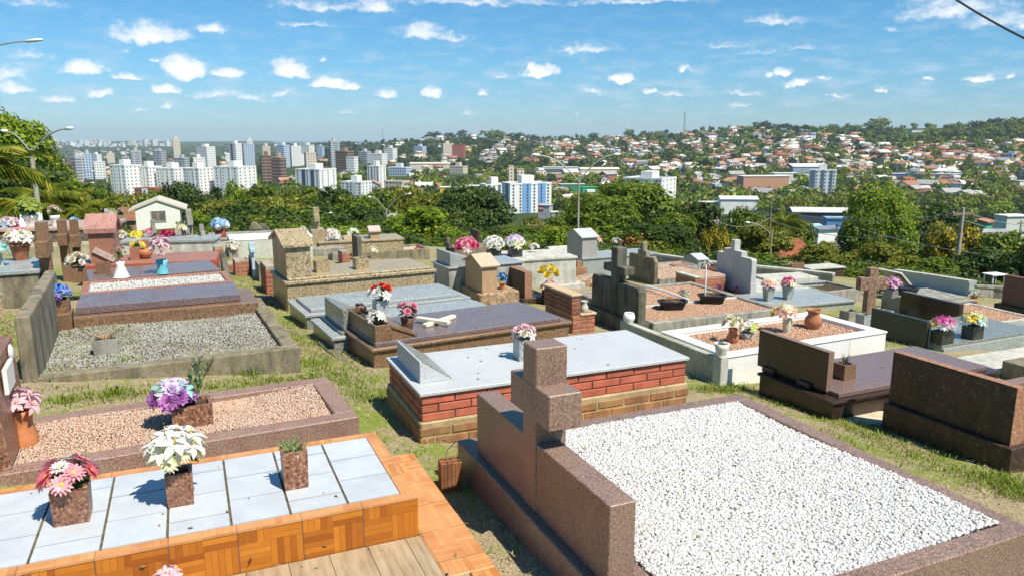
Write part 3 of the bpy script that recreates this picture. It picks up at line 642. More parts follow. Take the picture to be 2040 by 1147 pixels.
e=root(T5,'grave','narrow grave strip of pale gravel in a red granite kerb'); part('kerb',ring(MB(),0,L,.02,W,.07,-.4,H),g_pinkred,e,.004); part('bed',MB().box(.07,L-.07,.09,W-.07,-.3,H-.03),p_gray,e)
pebbles('pale_gravel',[(.07,.09),(L-.07,.09),(L-.07,W-.07),(.07,W-.07)],H-.03,.035,pebbly('pale_gravel',[(.40,.40,.38),(.6,.6,.58),(.66,.65,.62)],.85),e,seed=12)
T6=fit((180,559),(437,537),(177,537),H=.29); L,W,H=T6.L,T6.W,T6.H
e=root(T6,'grave','smooth plum granite grave bearing a white and a blue vase'); part('base',MB().box(0,L,.03,W,-.4,H-.05),g_brown,e); part('top_slab',MB().box(-.02,L+.02,.02,W-.02,H-.05,H),g_plum,e,.005)
x,y,_=T6.px(242,552,H); P_=T6.w(x,y,H); vase('white cone shaped vase on the plum grave',P_,[(.11,0),(.10,.02),(.05,.17),(.06,.22)],c_white)
e2=bouquet('sparse dried pink flowers in the white cone vase',(P_[0],P_[1],P_[2]+.2),.13,[('carn',(.62,.42,.40),5,.28),('carn',(.45,.42,.22),3,.25)],leaf=.55,h=1.9)
x,y,_=T6.px(324,545,H); P_=T6.w(x,y,H); vase('turquoise blue vase on the plum grave',P_,[(.085,0),(.08,.03),(.062,.11),(.085,.2)],plain('turquoise_glaze',(.16,.52,.62),.3,.1))
bouquet('tall spray of pale pink roses in the turquoise vase',(P_[0],P_[1],P_[2]+.18),.17,[('carn',LPK,8,.42),('rose',(.84,.66,.62),5,.42)],leaf=.5,h=1.9)
x,y,_=T6.px(207,545,H); P_=T6.w(x,y,H); planter('brown granite block planter against the red grave',P_,.19,.14,.16,g_brown,T6.yaw)
P_=T6.w(-.12,.12,H-.02); planter('brown granite box beside the plum grave below the red house headstone',P_,.18,.18,.2,g_brown,T6.yaw)
bouquet('cream white artificial roses left of the plum grave',(P_[0],P_[1],P_[2]+.18),.18,[('rose',CRM,6,.4),('rose',WHT,5,.36)],leaf=.7)
T7=fit((217,527),(430,517),(200,510),H=.36); L,W,H=T7.L,T7.W,T7.H
m_redp=plain('red_painted_edge',(.50,.075,.03),.5,.2)
e=root(T7,'grave','glossy red granite grave with a bright red painted edge and house shaped headstone')
part('base',MB().box(.0,L,.0,W,-.4,H-.12),g_brown,e); part('red_edge',MB().box(-.42,L+.01,-.012,W+.01,H-.12,H-.03),m_redp,e); part('top_slab',MB().box(-.42,L,0,W,H-.03,H),g_pinkred,e,.004)
x0=T7.px(178,529,H)[0]; x1=T7.px(229,526,H)[0]
part('headstone',house_block(MB(),x0,x1,.12,.62,H,H+.52,H+.70),g_pinkred,e); part('headstone_roof',house_roof(MB(),x0,x1,.12,.62,H+.52,H+.70,.05,.07),stone('worn_pink_granite',(.42,.22,.18),(.25,.1,.08),(.55,.34,.3),60,.5,stain=.5,staincol=(.16,.05,.05)),e)
p0=T7.w(x0+.12,.09,H+.11); mb=MB(); mb.rot_box((0,0,0),(.17,.012,.045),0); o=solo('name_plaque','slanted pale stone name plaque leaning on the red house headstone','plaque',mb,stone('worn_plaque',(.5,.38,.33),(.3,.18,.15),(.62,.55,.5),60,.6),(T7.w((x0+x1)/2+.03,.1,H+.14)),T7.yaw); o.rotation_euler=(0,R(32),T7.yaw)
x,y,_=T7.px(289,516,H); P_=T7.w(x,y+.05,H); vase('round terracotta bowl on the red grave',P_,[(.05,0),(.11,.06),(.12,.12),(.10,.16)],m_terra,'flower_bowl','pot')
bouquet('yellow daisy like flowers in the terracotta bowl on the red grave',(P_[0]-.12,P_[1],P_[2]+.14),.13,[('daisy',YEL,4,.5)],leaf=.8)
x,y,_=T7.px(269,519,H); P_=T7.w(x,y+.05,H); planter('pinkish granite box beside the terracotta bowl',P_,.13,.13,.2,g_pinkred,T7.yaw)
# brown crosses on the left
def stone_cross(label,u,v,top,mat,cw,aw,arm,yaw,thick,foot=None,plane='x',name='stone_cross',base=None):
    P=gp(u,v); h=rowz(P[0],P[1],top)-P[2]; e=thing(name,label,'cross',P,yaw)
    mb=cross_mb(-thick/2,thick/2,0,cw,-.3,h,aw,h*arm[0],h*arm[1]); part('cross',mb,mat,e,.006); return e,P,h
stone_cross('tall brown granite cross turned edge-on beside the gravel wall at the left',102,606,442,g_brown,.17,.62,(.60,.79),R(26),.135)
stone_cross('brown granite cross turned edge-on beside the red house headstone',160,556,437,g_brown,.14,.5,(.56,.76),R(26),.12)
stone_cross('brown granite cross turned edge-on right of the tallest brown cross',136,558,438,g_brown,.14,.5,(.6,.78),R(26),.13)
P=gp(151,540); mb=MB(); mb.box(-.08,.08,-.1,.1,-.2,.55); mb.box(-.06,.06,-.08,.08,.55,.75); solo('stone_pillar','narrow mossy stone pillar between the two smaller brown crosses','pillar',mb,c_stone,P,R(26),bev=.01)
# far left graves
FL1=fit((-60,546),(78,537),(-40,519),H=.42); slabgrave(FL1,'mossy grave with a thick gray granite slab at the left edge',c_stone,g_gray2,th=.05)
x,y,_=FL1.px(41,519,.42); P_=FL1.w(x,y+.05,.42); vase('large square terracotta planter on the gray slab at the left edge',P_,[(.10,0),(.12,.10),(.145,.19),(.16,.195),(.16,.22)],m_terrad,n=4)
bouquet('pink, yellow and white flowers above the square terracotta planter',(P_[0],P_[1],P_[2]+.22),.19,[('carn',PINK,3,.38),('rose',PALE,5,.36),('lily',WHT,5,.5),('rose',CRM,3,.3)],leaf=.5,h=.9)
x,y,_=FL1.px(-2,530,.42); P_=FL1.w(x,y,.42); vase('clear glass vase cut by the left edge',P_,[(.05,0),(.05,.16)],plain('cloudy_glass',(.5,.52,.48),.2,.1),soil=False)
bouquet('aqua and white flowers in the glass vase at the left edge',(P_[0],P_[1],P_[2]+.14),.16,[('lily',WHT,4,.5),('lily',AQU,5,.5)],leaf=.4)
FL2=fit((-30,640),(10,632),(-30,590),H=.28); FL2.L=.6
e=root(FL2,'grave','dark granite grave with a pale top at the left edge'); P=gp(12,632)
part('base',MB().box(-.9,.02,0,.75,-.3,.26),g_gold,e); part('slab',MB().box(-.9,.04,-.02,.77,.26,.29),g_gray2,e,.004); e.location=(P[0]-.05,P[1],P[2]); 
P=gp(37,612); mb=MB(); ring(mb,-1.0,0,0,.8,.1,-.3,.27); e=thing('grave','pinkish granite kerb of an empty grave behind the dark one','grave',P,R(27)); part('kerb',mb,g_pinkred,e,.004); part('bed',MB().box(-.9,-.1,.1,.7,-.3,.2),p_pink,e)
P=gp(60,490); e=thing('grave','long dark stone family tomb carrying white plant pots at the far left','grave',(P[0],P[1],P[2]),R(14))
part('base',MB().box(-3.2,1.7,0,1.6,-.4,.34),stone('brown_rubble',(.13,.09,.07),(.04,.03,.025),(.24,.18,.14),14,.8),e,.01); part('slab',MB().box(-3.25,1.75,-.04,1.65,.34,.42),stone('pink_slab',(.42,.30,.25),(.3,.2,.17),(.5,.4,.34),30,.6),e,.01)
zt=P[2]+.42
for lab,(u,v),r_,h_ in (('big white plastic pot of palm seedlings on the dark tomb',(64,463),.17,.26),('slim white pot of flowers behind the tall brown cross',(112,460),.11,.25)):
    q=aty(u,v,P[1]+.45); vase(lab,(q[0],P[1]+.45,zt),[(r_*.72,0),(r_*.9,h_*.7),(r_,h_*.75),(r_,h_)],c_white,'plant_pot','pot'); 
    bouquet('spreading yellow green seedlings in the big white pot' if u<100 else 'pale pink flowers in the slim white pot',(q[0],P[1]+.45,zt+h_*.95),.3 if u<100 else .17,[('lily',(.25,.32,.05),9,.5)] if u<100 else [('rose',LPK,4,.4),('rose',CRM,4,.4)],leaf=1.0,h=1.2)
q=aty(46,462,P[1]+.3); vase('white bottle standing beside the big white pot',(q[0],q[1],zt),[(.08,0),(.075,.1),(.03,.2),(.025,.28)],c_white,'bottle','bottle',soil=False)
q=aty(20,455,P[1]+.3); bouquet('heap of pale pink and blue funeral flowers at the far left',(q[0],q[1],zt-.02),.34,[('carn',LPK,8,.34),('rose',WHT,6,.32),('lily',SKY,4,.36),('carn',(.45,.1,.25),3,.3)],leaf=.5,h=.5)
q=aty(148,452,P[1]+.3); bouquet('bunch of sky blue flowers beside the brown crosses',(q[0],q[1],zt+.06),.14,[('daisy',(.25,.60,.88),6,.5)],leaf=.2)
P=gp(70,512); mb=MB(); mb.box(-2,1.0,0,.5,-.4,.22); solo('low_wall','low yellowish concrete kerb wall behind the square terracotta planter','wall',mb,concrete('yellowish_concrete',(.42,.38,.24),.4,.5),P,R(20),bev=.01)
# ---- back rows left of centre
def pxsolo(name,label,cat,u,v,mat,w,d,top,yaw=YAW,bev=.008,extra=None,tx=0):
    """upright stone: bottom centre pixel, width along the row axis, depth, pixel row of the top"""
    P=gp(u,v); h=rowz(P[0],P[1],top)-P[2]; mb=MB(); mb.box(-w/2,w/2,-d/2,d/2,-.3,h)
    if extra: extra(mb,h)
    return solo(name,label,cat,mb,mat,P,yaw,bev=bev),P,h
B1=fit((459,477),(545,474),(445,470),a=(459,512)); B1=Frame(B1.x,B1.y,B1.z,R(22),2.0,.95,B1.H)
slabgrave(B1,'tall sage plastered tomb with a white painted top left of the golden house headstone',c_sage,plain('white_top',(.85,.85,.83),.5,.05),over=0.01,th=.05)
P_=B1.w(-.0,-.1,B1.H*.35); p=gp(466,514); planter('gray stacked planter before the sage tomb',(p[0],p[1],p[2]+.0),.22,.2,.22,c_gray)
bouquet('white flowers spilling over the gray stacked planter',(p[0],p[1],p[2]+.2),.2,[('rose',WHT,6,.36),('lily',CRM,4,.4)],leaf=.3)
B2=fit((418,478),(447,475),(411,466),a=(418,506)); B2=Frame(B2.x,B2.y,B2.z,R(22),1.9,1.5,B2.H)
slabgrave(B2,'low sage tomb with a weathered gray top behind the brick stub',c_sage,c_gray,over=.01,th=.05)
x,y,_=B2.px(440,474,B2.H); P_=B2.w(x,y+.1,B2.H); vase('dark red square pot of hydrangeas on the sage tomb',P_,[(.13,0),(.16,.2)],plain('dark_red_pot',(.28,.06,.04),.5,.2),'plant_pot','pot',4)
bouquet('round blue and white hydrangea bunch in the dark red pot',(P_[0],P_[1],P_[2]+.17),.25,[('hyd',SKY,5,.42),('hyd',(.35,.58,.85),4,.42),('hyd',(.80,.80,.88),3,.42)],leaf=.4)
def stub(label,u,v,w,d,top,group=None):
    P=gp(u,v); h=rowz(P[0],P[1],top)-P[2]; e=thing('brick_stub',label,'brick pier',P,YAW,group); mb=MB(); bricks(mb,-w/2,w/2,-d/2,d/2,0,h,bh=.06); part('brickwork',mb,m_brick,e,.004); part('mortar',MB().box(-w/2+.006,w/2-.006,-d/2+.006,d/2-.006,-.2,h-.004),m_mortar,e)
stub('short brick stub below the blue hydrangea pot',436,517,.2,.55,489)
stub('tall brick stub beside the path in front of the golden grave',536,580,.16,.75,524)
stub('low brick steps left of the blue cross',481,546,.26,.5,516)
stub('lowest brick step by the grassy path',464,538,.2,.4,523)
stub('brick stub behind the golden grave',686,525,.2,.5,499)
e=pxsolo('headstone','gray painted headstone topped by a small pale blue cross','headstone',505,548,c_gray,.09,.62,512)[0]
P=gp(505,548); h=rowz(P[0],P[1],511)-P[2]; mb=MB(); mb.box(-.05,.05,-.06,.06,h-.01,h+.27); mb.box(-.045,.045,-.17,.17,h+.10,h+.17); mb.box(-.047,.047,-.34,-.311,0,h-.03); part('cross',mb,c_bluep,e,.004)
pxsolo('headstone','bare weathered concrete headstone between the blue cross and the brick stub','headstone',519,557,c_gray,.1,.62,522)
P=gp(450,552); mb=MB(); mb.prism([(-.5,-.2),(.45,-.2),(.45,.42),(.25,.40),(.0,.3),(-.3,.12),(-.5,.08)],'x',-.05,.05); solo('headstone','dark concrete headstone with a curved white edge at the end of the red grave','headstone',mb,c_dark,P,YAW,bev=.01)
# in front of the white house
HW=fit((237,481),(395,473),(240,462),H=.30); HW=Frame(HW.x,HW.y,HW.z,R(10),2.05,.9,.30)
slabgrave(HW,'pale gray slab tomb in front of the white house',c_lite,g_gray2,over=.03,th=.06)
for (u,v,sp,lab,rr) in ((240,470,[('rose',PALE,5,.4),('rose',WHT,4,.4)],'cream and yellow flowers at the left end of the pale slab tomb',.2),(272,470,[('lily',YEL,8,.42)],'yellow and orange lilies on the pale slab tomb',.2),(298,462,[('carn',PINK,6,.38)],'pink carnations on a stone block before the white house',.17),(333,470,[('carn',HOT,7,.42),('carn',(.35,.05,.12),3,.35)],'hot pink roses below the window of the white house',.22),(362,455,[('lily',PALE,6,.45)],'yellow lilies on a stone block at the corner of the white house',.17)):
    q=aty(u,v,HW.y+.55+(u-237)*.0035); bouquet(lab,(q[0],q[1],q[2]-.1),rr,sp,leaf=.4,h=.9)
for (u,v,t,w,m,lab,d_) in ((299,500,456,.2,c_lite,'pale stone post under the pink carnations',.2),(362,503,455,.2,c_lite,'pale stone post under the yellow lilies',.2)):
    pxsolo('stone_post',lab,'post',u,v,m,w,d_,t,R(12))
for (u,v,t,w,m,lab) in ((291,512,478,.18,g_pinkred,'plain pinkish granite post left of the pale pink roses'),(365,508,470,.36,g_pinkred,'pinkish granite gravestone tapering upward before the yellow lilies')):
    P=gp(u,v); h=rowz(P[0],P[1],t)-P[2]; mb=MB(); mb.prism([(-w/2,-.3),(w/2,-.3),(w*.36,h),(-w*.36,h)],'y',-.08,.08); solo('gravestone',lab,'gravestone',mb,m,P,R(10),bev=.006)
P=gp(380,505); e,P,h=stone_cross('tall weathered concrete cross right of the white house',382,506,417,c_gray,.13,.42,(.66,.84),R(30),.13)
stone_cross('small concrete cross standing next to the tall concrete cross',376,506,441,c_gray,.1,.3,(.62,.8),R(30),.09)
stone_cross('thin concrete cross in front of the window of the white house',310,505,438,c_gray,.1,.3,(.62,.8),R(30),.09)
stone_cross('low gray cross between the concrete cross and the hydrangea pot',406,510,447,c_gray,.11,.4,(.6,.8),R(30),.1)
P=gp(330,497); mb=MB(); mb.box(-1.1,1.3,0,.9,-.3,.22); solo('grave','rough dark rubble grave body under the pale slab tomb','grave',mb,stone('rubble_gray',(.2,.16,.12),(.05,.04,.03),(.35,.3,.24),10,.8),(P[0],P[1],P[2]),R(10),bev=.02)
P=gp(395,503); e=thing('grave','red brick edged grave bed behind the red grave','grave',P,R(20)); mb=MB(); ring(mb,-2.2,.3,-.2,.5,.1,-.3,.14); part('kerb',mb,plain('red_kerb',(.34,.12,.07),.8,.3),e,.006); part('bed',MB().box(-2.1,.2,-.1,.4,-.2,.09),p_pink,e)
# golden block tomb behind
GB=fit((635,483),(779,475),(618,473),a=(635,508)); GB=Frame(GB.x,GB.y,GB.z,R(20),2.45,1.2,GB.H); H=GB.H; W=GB.W
e=slabgrave(GB,'golden speckled block tomb with a stepped cross pillar and a little stone lantern',g_gold,g_gold,over=.03,th=.05)
h=rowz(*GB.w(.1,.4)[:2],413)-GB.z; mb=MB(); mb.box(-.16,.22,.15,.75,-.3,H+.34); mb.box(-.06,.10,.34,.52,H+.34,h); mb.box(-.055,.095,.18,.68,H+.34+(h-H-.34)*.35,H+.34+(h-H-.34)*.68); part('cross_pillar',mb,g_gold,e,.008)
part('lantern',house_block(MB(),1.5,1.75,.2,.6,H,H+.22,H+.32),g_tan,e); part('lantern_roof',house_roof(MB(),1.5,1.75,.2,.6,H+.22,H+.32,.05,.04),stone('rosy_roof',(.5,.4,.36),(.35,.26,.22),(.6,.5,.46),40,.6),e)
mb=MB(); mb.prism([(.2,H),(.7,H),(.45,H+.11)],'x',.75,1.1); part('roof_stone',mb,g_gold,e)
P_=GB.w(.42,.3,H-.02); bouquet('big spray of white and blush flowers beside the golden cross pillar',P_,.27,[('carn',WHT,8,.32),('carn',(.84,.68,.62),6,.34),('lily',WHT,4,.36)],leaf=.4,h=1.1)
P_=GB.w(1.1,.85,H); bouquet('pale green white lilies at the back of the golden block tomb',P_,.22,[('lily',(.78,.84,.66),9,.42)],leaf=.6)
e,P,h=pxsolo('headstone','blackened concrete headstone slab standing behind the golden grave','headstone',712,517,c_dark,.12,.62,470)
P=gp(664,517); mb=MB(); mb.prism([(-.3,-.2),(.3,-.2),(.3,.1),(-.3,.22)],'x',-.08,.08); solo('headstone','low gray wedge stone beside the brick stub behind the golden grave','headstone',mb,c_gray,P,YAW,bev=.008)
P=gp(760,513); e=thing('grave','pinkish kerbed grave bed with fallen red plates behind the golden grave','grave',P,R(24)); mb=MB(); ring(mb,-.9,1.4,-.2,.9,.09,-.3,.2); part('kerb',mb,c_stone,e,.01); part('bed',MB().box(-.81,1.31,-.11,.81,-.2,.14),p_pink,e)
mb=MB(); mb.prism([(-.2,.14),(.5,.14),(.45,.22),(-.2,.30)],'y',.1,.5); part('fallen_plate',mb,g_pinkred,e)
for (u,v,sp,lab) in ((834,512,[('carn',HOT,3,.45),('carn',YEL,3,.45),('lily',WHT,2,.4)],'pink and yellow flowers at the far end of the golden grave'),(744,512,[('carn',WHT,4,.4),('lily',PALE,4,.4)],'white and lime flowers behind the planters of the golden grave'),(733,505,[('lily',(.6,.7,.2),3,.5),('carn',PINK,2,.4)],'small lime and pink flowers beside the blackened headstone')):
    q=gp(u,v+3); bouquet(lab,(q[0],q[1],q[2]+.14),.17,sp,leaf=.5)
P=gp(580,508); mb=MB(); mb.box(-.3,.75,-.1,1.5,-.3,.12); solo('grave','low concrete grave slab between the sage tomb and the golden grave','grave',mb,c_gray,(P[0]+.6,P[1]+.4,P[2]),R(20),bev=.01)
for (u,v,t,lab,m_) in ((512,492,443,'small dark stone tabernacle with a sloping lid behind the sage tomb',c_stone),(528,490,446,'dark stone marker right of the stone tabernacle behind the sage tomb',c_dark),(609,505,452,'weathered concrete pillar beside the golden cross pillar',c_gray)):
    P=gp(u,v); h=rowz(P[0],P[1],t)-P[2]; mb=MB(); mb.box(-.14,.14,-.12,.12,-.3,h*.72); mb.prism([(-.18,h*.72),(.18,h*.72),(.02,h),(-.1,h)],'y',-.17,.17); solo('stone_marker',lab,'gravestone',mb,m_,P,R(15),bev=.008)
# ---- centre row right of the golden grave
PT=fit((895,533),(925,530),(857.5,521),a=(895,592)); PT=Frame(PT.x,PT.y,PT.z,R(27),1.5,PT.W,PT.H); H=PT.H; W=PT.W
e=root(PT,'grave','tall pale gray tomb with a wedge shaped top right of the golden grave'); part('base',MB().box(0,1.5,0,W,-.4,H-.03),concrete('stained_gray_tomb',(.40,.41,.38),.6,.3),e,.006); part('ledge',MB().box(-.03,1.53,-.03,W+.03,H-.03,H),g_gray2,e,.004)
mb=MB(); mb.prism([(.05,H),(.75,H),(.75,H+.03),(.09,H+.25),(.05,H+.25)],'y',.05,W-.05); part('headstone',mb,g_gray2,e,.004)
x,y,_=PT.px(900,520,H+.05)
P=gp(962,607); TH=Frame(P[0],P[1],P[2],R(26)); e=root(TH,'grave','tan granite house shaped headstone on a rough stone plinth'); hh=rowz(P[0],P[1],531)-P[2]; pl=rowz(P[0],P[1],585)-P[2]
w_=.78; part('plinth',MB().box(-.06,.7,-.02,w_+.06,-.3,pl),stone('rough_tan',(.33,.22,.13),(.15,.09,.05),(.5,.38,.25),18,.9),e,.02)
part('headstone',house_block(MB(),0,.28,.02,w_,pl,hh,hh+.14),g_tan,e); part('headstone_roof',house_roof(MB(),0,.28,.02,w_,hh,hh+.14,.045,.02),stone('pale_tan',(.55,.42,.30),(.42,.30,.2),(.64,.52,.4),60,.5),e)
P_=TH.w(.46,.2,pl); vase('tiny terracotta pot beside the tan house headstone',P_,POT(.05,.11),m_terra,'plant_pot','pot'); bouquet('vivid blue flowers in the tiny terracotta pot',(P_[0],P_[1],P_[2]+.1),.12,[('rose',(.04,.25,.65),7,.42)],leaf=.5,h=1.4)
P=gp(1048,603); e=thing('grave','thick brown headstone with a stained black back behind the polished brown grave','grave',P,R(26)); h=rowz(P[0],P[1],543)-P[2]; mb=MB(); mb.box(-.02,.13,.02,1.0,.08,h); part('headstone',mb,g_darkst,e,.006); mb=MB(); mb.box(-.018,.133,.015,.0195,.082,h+.002); mb.box(-.018,.133,.0197,.998,h+.0005,h+.004); part('sunlit_tone_edge',mb,m_edge,e); part('base',MB().box(-.08,.5,-.03,1.05,-.4,.08),g_darkst,e,.006)  # thin end and top strips coloured paler to stand for sunlight on them
P_=(P[0]+.42,P[1]+.05,P[2]+.05); planter('small dark granite box below the yellow flowers',P_,.2,.2,.17,g_darkst)
bouquet('bright yellow roses beside the black stained headstone',(P_[0]+.0,P_[1]+.35,P_[2]+.30),.22,[('rose',YEL,9,.45)],leaf=.4)
bouquet('soft pink flowers below the bright yellow roses',(P_[0],P_[1],P_[2]+.14),.17,[('carn',LPK,8,.42),('carn',PINK,3,.4)],leaf=.3)
WS=fit((985,520),(1109,514),(950,505),H=.52); WS=Frame(WS.x,WS.y,WS.z,R(20),2.0,1.25,.52); H=.52
slabgrave(WS,'pale slab tomb crowded with three big bouquets',c_lite,c_lite,over=.03,th=.05)
for (u,v,sp,rr,lab,pl) in ((930,510,[('carn',PINK,10,.36),('carn',HOT,5,.38),('lily',LPK,4,.4)],.31,'largest pink and crimson bouquet behind the tan house headstone',0),(984,515,[('carn',WHT,14,.34)],.28,'dense white bouquet in a black box on the pale slab tomb',1),(1026,511,[('lily',LIL,6,.4),('carn',WHT,7,.36),('lily',PALE,2,.4)],.27,'lilac and white bouquet on the pale slab tomb',1),(1063,503,[('lily',LPK,3,.4),('lily',WHT,3,.4)],.15,'faint pink sprig on the far side of the pale slab tomb',0)):
    q=WS.w(*WS.px(u,v,H)[:2],H)
    if pl: planter('black granite box under the '+('dense white' if u<1000 else 'lilac and white')+' bouquet',q,.26,.24,.2,g_black)
    bouquet(lab,(q[0],q[1],q[2]+(.17 if pl else .05)),rr,sp,leaf=.4)
P=gp(893,512); e=thing('grave','dark cross and low slabs half hidden behind the pale gray tomb','grave',P,YAW); part('cross',cross_mb(-.06,.06,0,.14,-.3,.62,.4,.3,.46),c_dark,e,.005); part('slab',MB().box(.1,1.3,-.4,.5,-.3,.32),c_stone,e,.01)
P=gp(938,500); mb=MB(); mb.box(-.06,.06,-.4,.35,-.3,.75); solo('headstone','dark headstone with pale edge behind the largest pink bouquet','headstone',mb,g_darkst,(P[0]+.15,P[1]+.3,P[2]),R(24),bev=.006)
HG=fit((1160,515),(1315,503),(1117,503),a=(1160,547)); HG=Frame(HG.x,HG.y,HG.z,R(24),2.5,1.05,HG.H); H=HG.H; W=HG.W
e=slabgrave(HG,'pale gray granite tomb with a gabled house headstone under the street lamp',g_gray2,g_gray2,over=.03,th=.05)
k=rowz(*HG.w(.03,.1)[:2],473)-HG.z; part('headstone',house_block(MB(),.03,.5,.08,W-.08,H,k,k+.17),stone('gray_plaster_granite',(.36,.34,.33),(.25,.23,.22),(.46,.45,.44),80,.5),e); part('headstone_roof',house_roof(MB(),.03,.5,.08,W-.08,k,k+.17,.05,.02),g_gray,e)
x,y,_=HG.px(1184,501,H); P_=HG.w(x,y,H); planter('small gray box in front of the gabled gray headstone',P_,.17,.17,.2,g_gray2); bouquet('orange and green flowers in the small gray box by the gabled headstone',(P_[0]+.05,P_[1],P_[2]+.18),.22,[('rose',ORG,4,.38),('lily',PEA,4,.42),('lily',(.05,.3,.12),3,.4)],leaf=.4)
x,y,_=HG.px(1228,490,H); P_=HG.w(x,y,H); bouquet('white and brownish flowers standing behind the blackened cross',(P_[0],P_[1],P_[2]),.2,[('rose',WHT,5,.4),('rose',(.45,.22,.2),3,.4)],leaf=.3)
P=gp(1108,536); e=thing('grave','small concrete grave with a gabled top left of the gabled gray headstone','grave',P,R(24)); h=rowz(P[0],P[1],506)-P[2]; part('body',house_block(MB(),-.05,.5,0,.8,-.3,h,h+.14),c_gray,e); part('roof',house_roof(MB(),-.05,.5,0,.8,h,h+.14,.05,.03),c_lite,e)
P=gp(1153,563); h=rowz(P[0],P[1],520)-P[2]; mb=MB(); w_=.06; mb.box(-w_,w_,-.04,.04,-.2,h); mb.box(-.19,.19,-.043,.043,h*.42,h*.72); solo('stone_cross','small plain pink granite cross standing in rubble','cross',mb,stone('orange_granite',(.38,.19,.10),(.22,.1,.05),(.52,.30,.18),60,.55),P,R(8),bev=.004)
P=gp(1150,572); e=thing('grave','pale flat slab grave with rubble around the small pink cross','grave',P,R(24)); part('slab',MB().box(-.75,.15,-.1,.5,-.3,.10),c_lite,e,.01); part('rubble_kerb',MB().box(.05,.95,.15,.75,-.3,.12),stone('rubble_tan',(.35,.24,.16),(.1,.06,.04),(.6,.48,.36),12,.9),e,.02)
P=gp(1141,664); BH=Frame(P[0],P[1],P[2],R(25)); e=root(BH,'grave','brick grave with a low soot stained brick headstone and terracotta gravel'); h=rowz(P[0],P[1],588)-P[2]; k=rowz(P[0],P[1],628)-P[2]
mb=MB(); bricks(mb,0,.36,0,.85,-.2,k-.02); part('brickwork',mb,m_brick,e,.004); part('mortar',MB().box(.006,.354,.006,.844,-.4,k-.022),m_mortar,e)
mb=MB(); bricks(mb,-.02,.12,.0,.85,k,h-.02); part('headstone_bricks',mb,m_brickst,e,.004); part('headstone_core',MB().box(-.014,.114,.006,.844,k-.02,h-.018),m_mortar,e); part('coping',MB().box(-.04,.14,-.02,.87,h-.018,h+.012),plain('sandy_coping',(.52,.38,.24),.85,.2),e,.008)
part('rim',ring(MB(),.12,.38,-.015,.865,.04,k-.019,k+.012),plain('sandy_rim',(.55,.42,.28),.85,.2),e,.006); part('bed',MB().box(.16,.34,.025,.825,k-.02,k-.004),p_terra,e); pebbles('gravel',[(.16,.025),(.34,.025),(.34,.825),(.16,.825)],k,.024,p_terra,e,seed=51)
vase('pale stone urn leaning in the brick grave',BH.w(.25,.12,k-.005),BELLY(.06,.17),c_lite,'flower_vase','vase')
# ---- the blackened cross and its gravel bed
P=gp(1270,668); DC=Frame(P[0],P[1],P[2],R(23)); h=rowz(P[0],P[1],575)-P[2]; kb=rowz(P[0],P[1],644)-P[2]
yl=DC.pxx(1177,655,0)[1]; ct=DC.pxx(1225,492,0); ca=DC.pxx(1198,518,0); cb=DC.pxx(1243,553,0)
e=root(DC,'grave','blackened concrete headstone carrying a heavy block cross, with a pink gravel bed'); W=yl
mb=MB(); r_=.07; mb.prism([(0,-.4),(W,-.4),(W,h-.06),(W-.05,h),(.05,h),(0,h-.06)],'x',0,.13); part('headstone',mb,c_dark,e,.008)
yc=ct[1]-.02; mb=cross_mb(-.02,.15,yc,.18,.1,ct[2],.62,cb[2]+.03,ca[2]-.01); part('cross',mb,c_dark,e,.01)
part('plinth',MB().box(-.05,.18,-.04,W+.04,-.4,kb),c_dark,e,.008)
L2=DC.px(1545,612,kb)[0]
part('kerb',ring(MB(),.18,L2+.02,-.12,W+.9,.1,-.5,kb+.015),c_gray,e,.01); part('kerb_divider',MB().box(.28,L2-.08,W*.62,W*.62+.07,-.2,kb+.01),c_lite,e,.008); part('bed',MB().box(.28,L2-.08,-.02,W+.8,-.4,kb-.03),p_terra,e)
pebbles('terracotta_gravel',[(.28,-.02),(L2-.08,-.02),(L2-.08,W+.8),(.28,W+.8)],kb-.022,.024,p_terra,e,seed=21)
for lab,(u,v),yw in (('oval black plastic tub of dry stems nearer the blackened cross',(1346,616),8),('oval black plastic tub with a white stake near the gray cross',(1425,604),-6)):
    x,y,_=DC.px(u,v,kb); P_=DC.w(x,y+.09,kb-.01); e2=thing('planter_tub',lab,'planter',P_,R(yw)); mb=MB(); n=24
    prof=[(.17,.10,0),(.21,.125,.11),(.235,.14,.115),(.235,.14,.135),(.205,.115,.135),(.2,.11,.10)]; vs=[];fs=[]
    for a_,b_,z in prof:
        for i in range(n):
            t=6.2832*i/n; c_,s_=math.cos(t),math.sin(t); vs.append((a_*math.copysign(abs(c_)**.6,c_),b_*math.copysign(abs(s_)**.6,s_),z))
    for i in range(len(prof)-1):
        for j in range(n): fs.append((i*n+j,i*n+(j+1)%n,(i+1)*n+(j+1)%n,(i+1)*n+j))
    fs.append(tuple(range(n))[::-1]); mb.add(vs,fs); part('tub',mb,m_blackpl,e2); mb=MB(); mb.lathe([(.19,.08),(.19,.11)],16); o=part('soil',mb,m_soil,e2); o.scale=(1,.56,1)
    mb=MB(); rd=random.Random(u)
    for k in range(18): a=rd.uniform(0,6.28); t=rd.uniform(.03,.13); mb.tube([(rd.uniform(-.12,.12),rd.uniform(-.05,.05),.1),(rd.uniform(-.14,.14)+t*math.cos(a)*.4,t*math.sin(a)*.6,.11+t)],[.004,.002],4)
    part('dry_stems',mb,m_twig,e2)
    if u>1400: mb=MB(); mb.tube([(-.11,0,.1),(-.115,.0,.42)],.013,8); mb.tube([(-.115,0,.42),(-.12,.01,.62)],.012,8); part('stake',mb,m_whitep,e2)
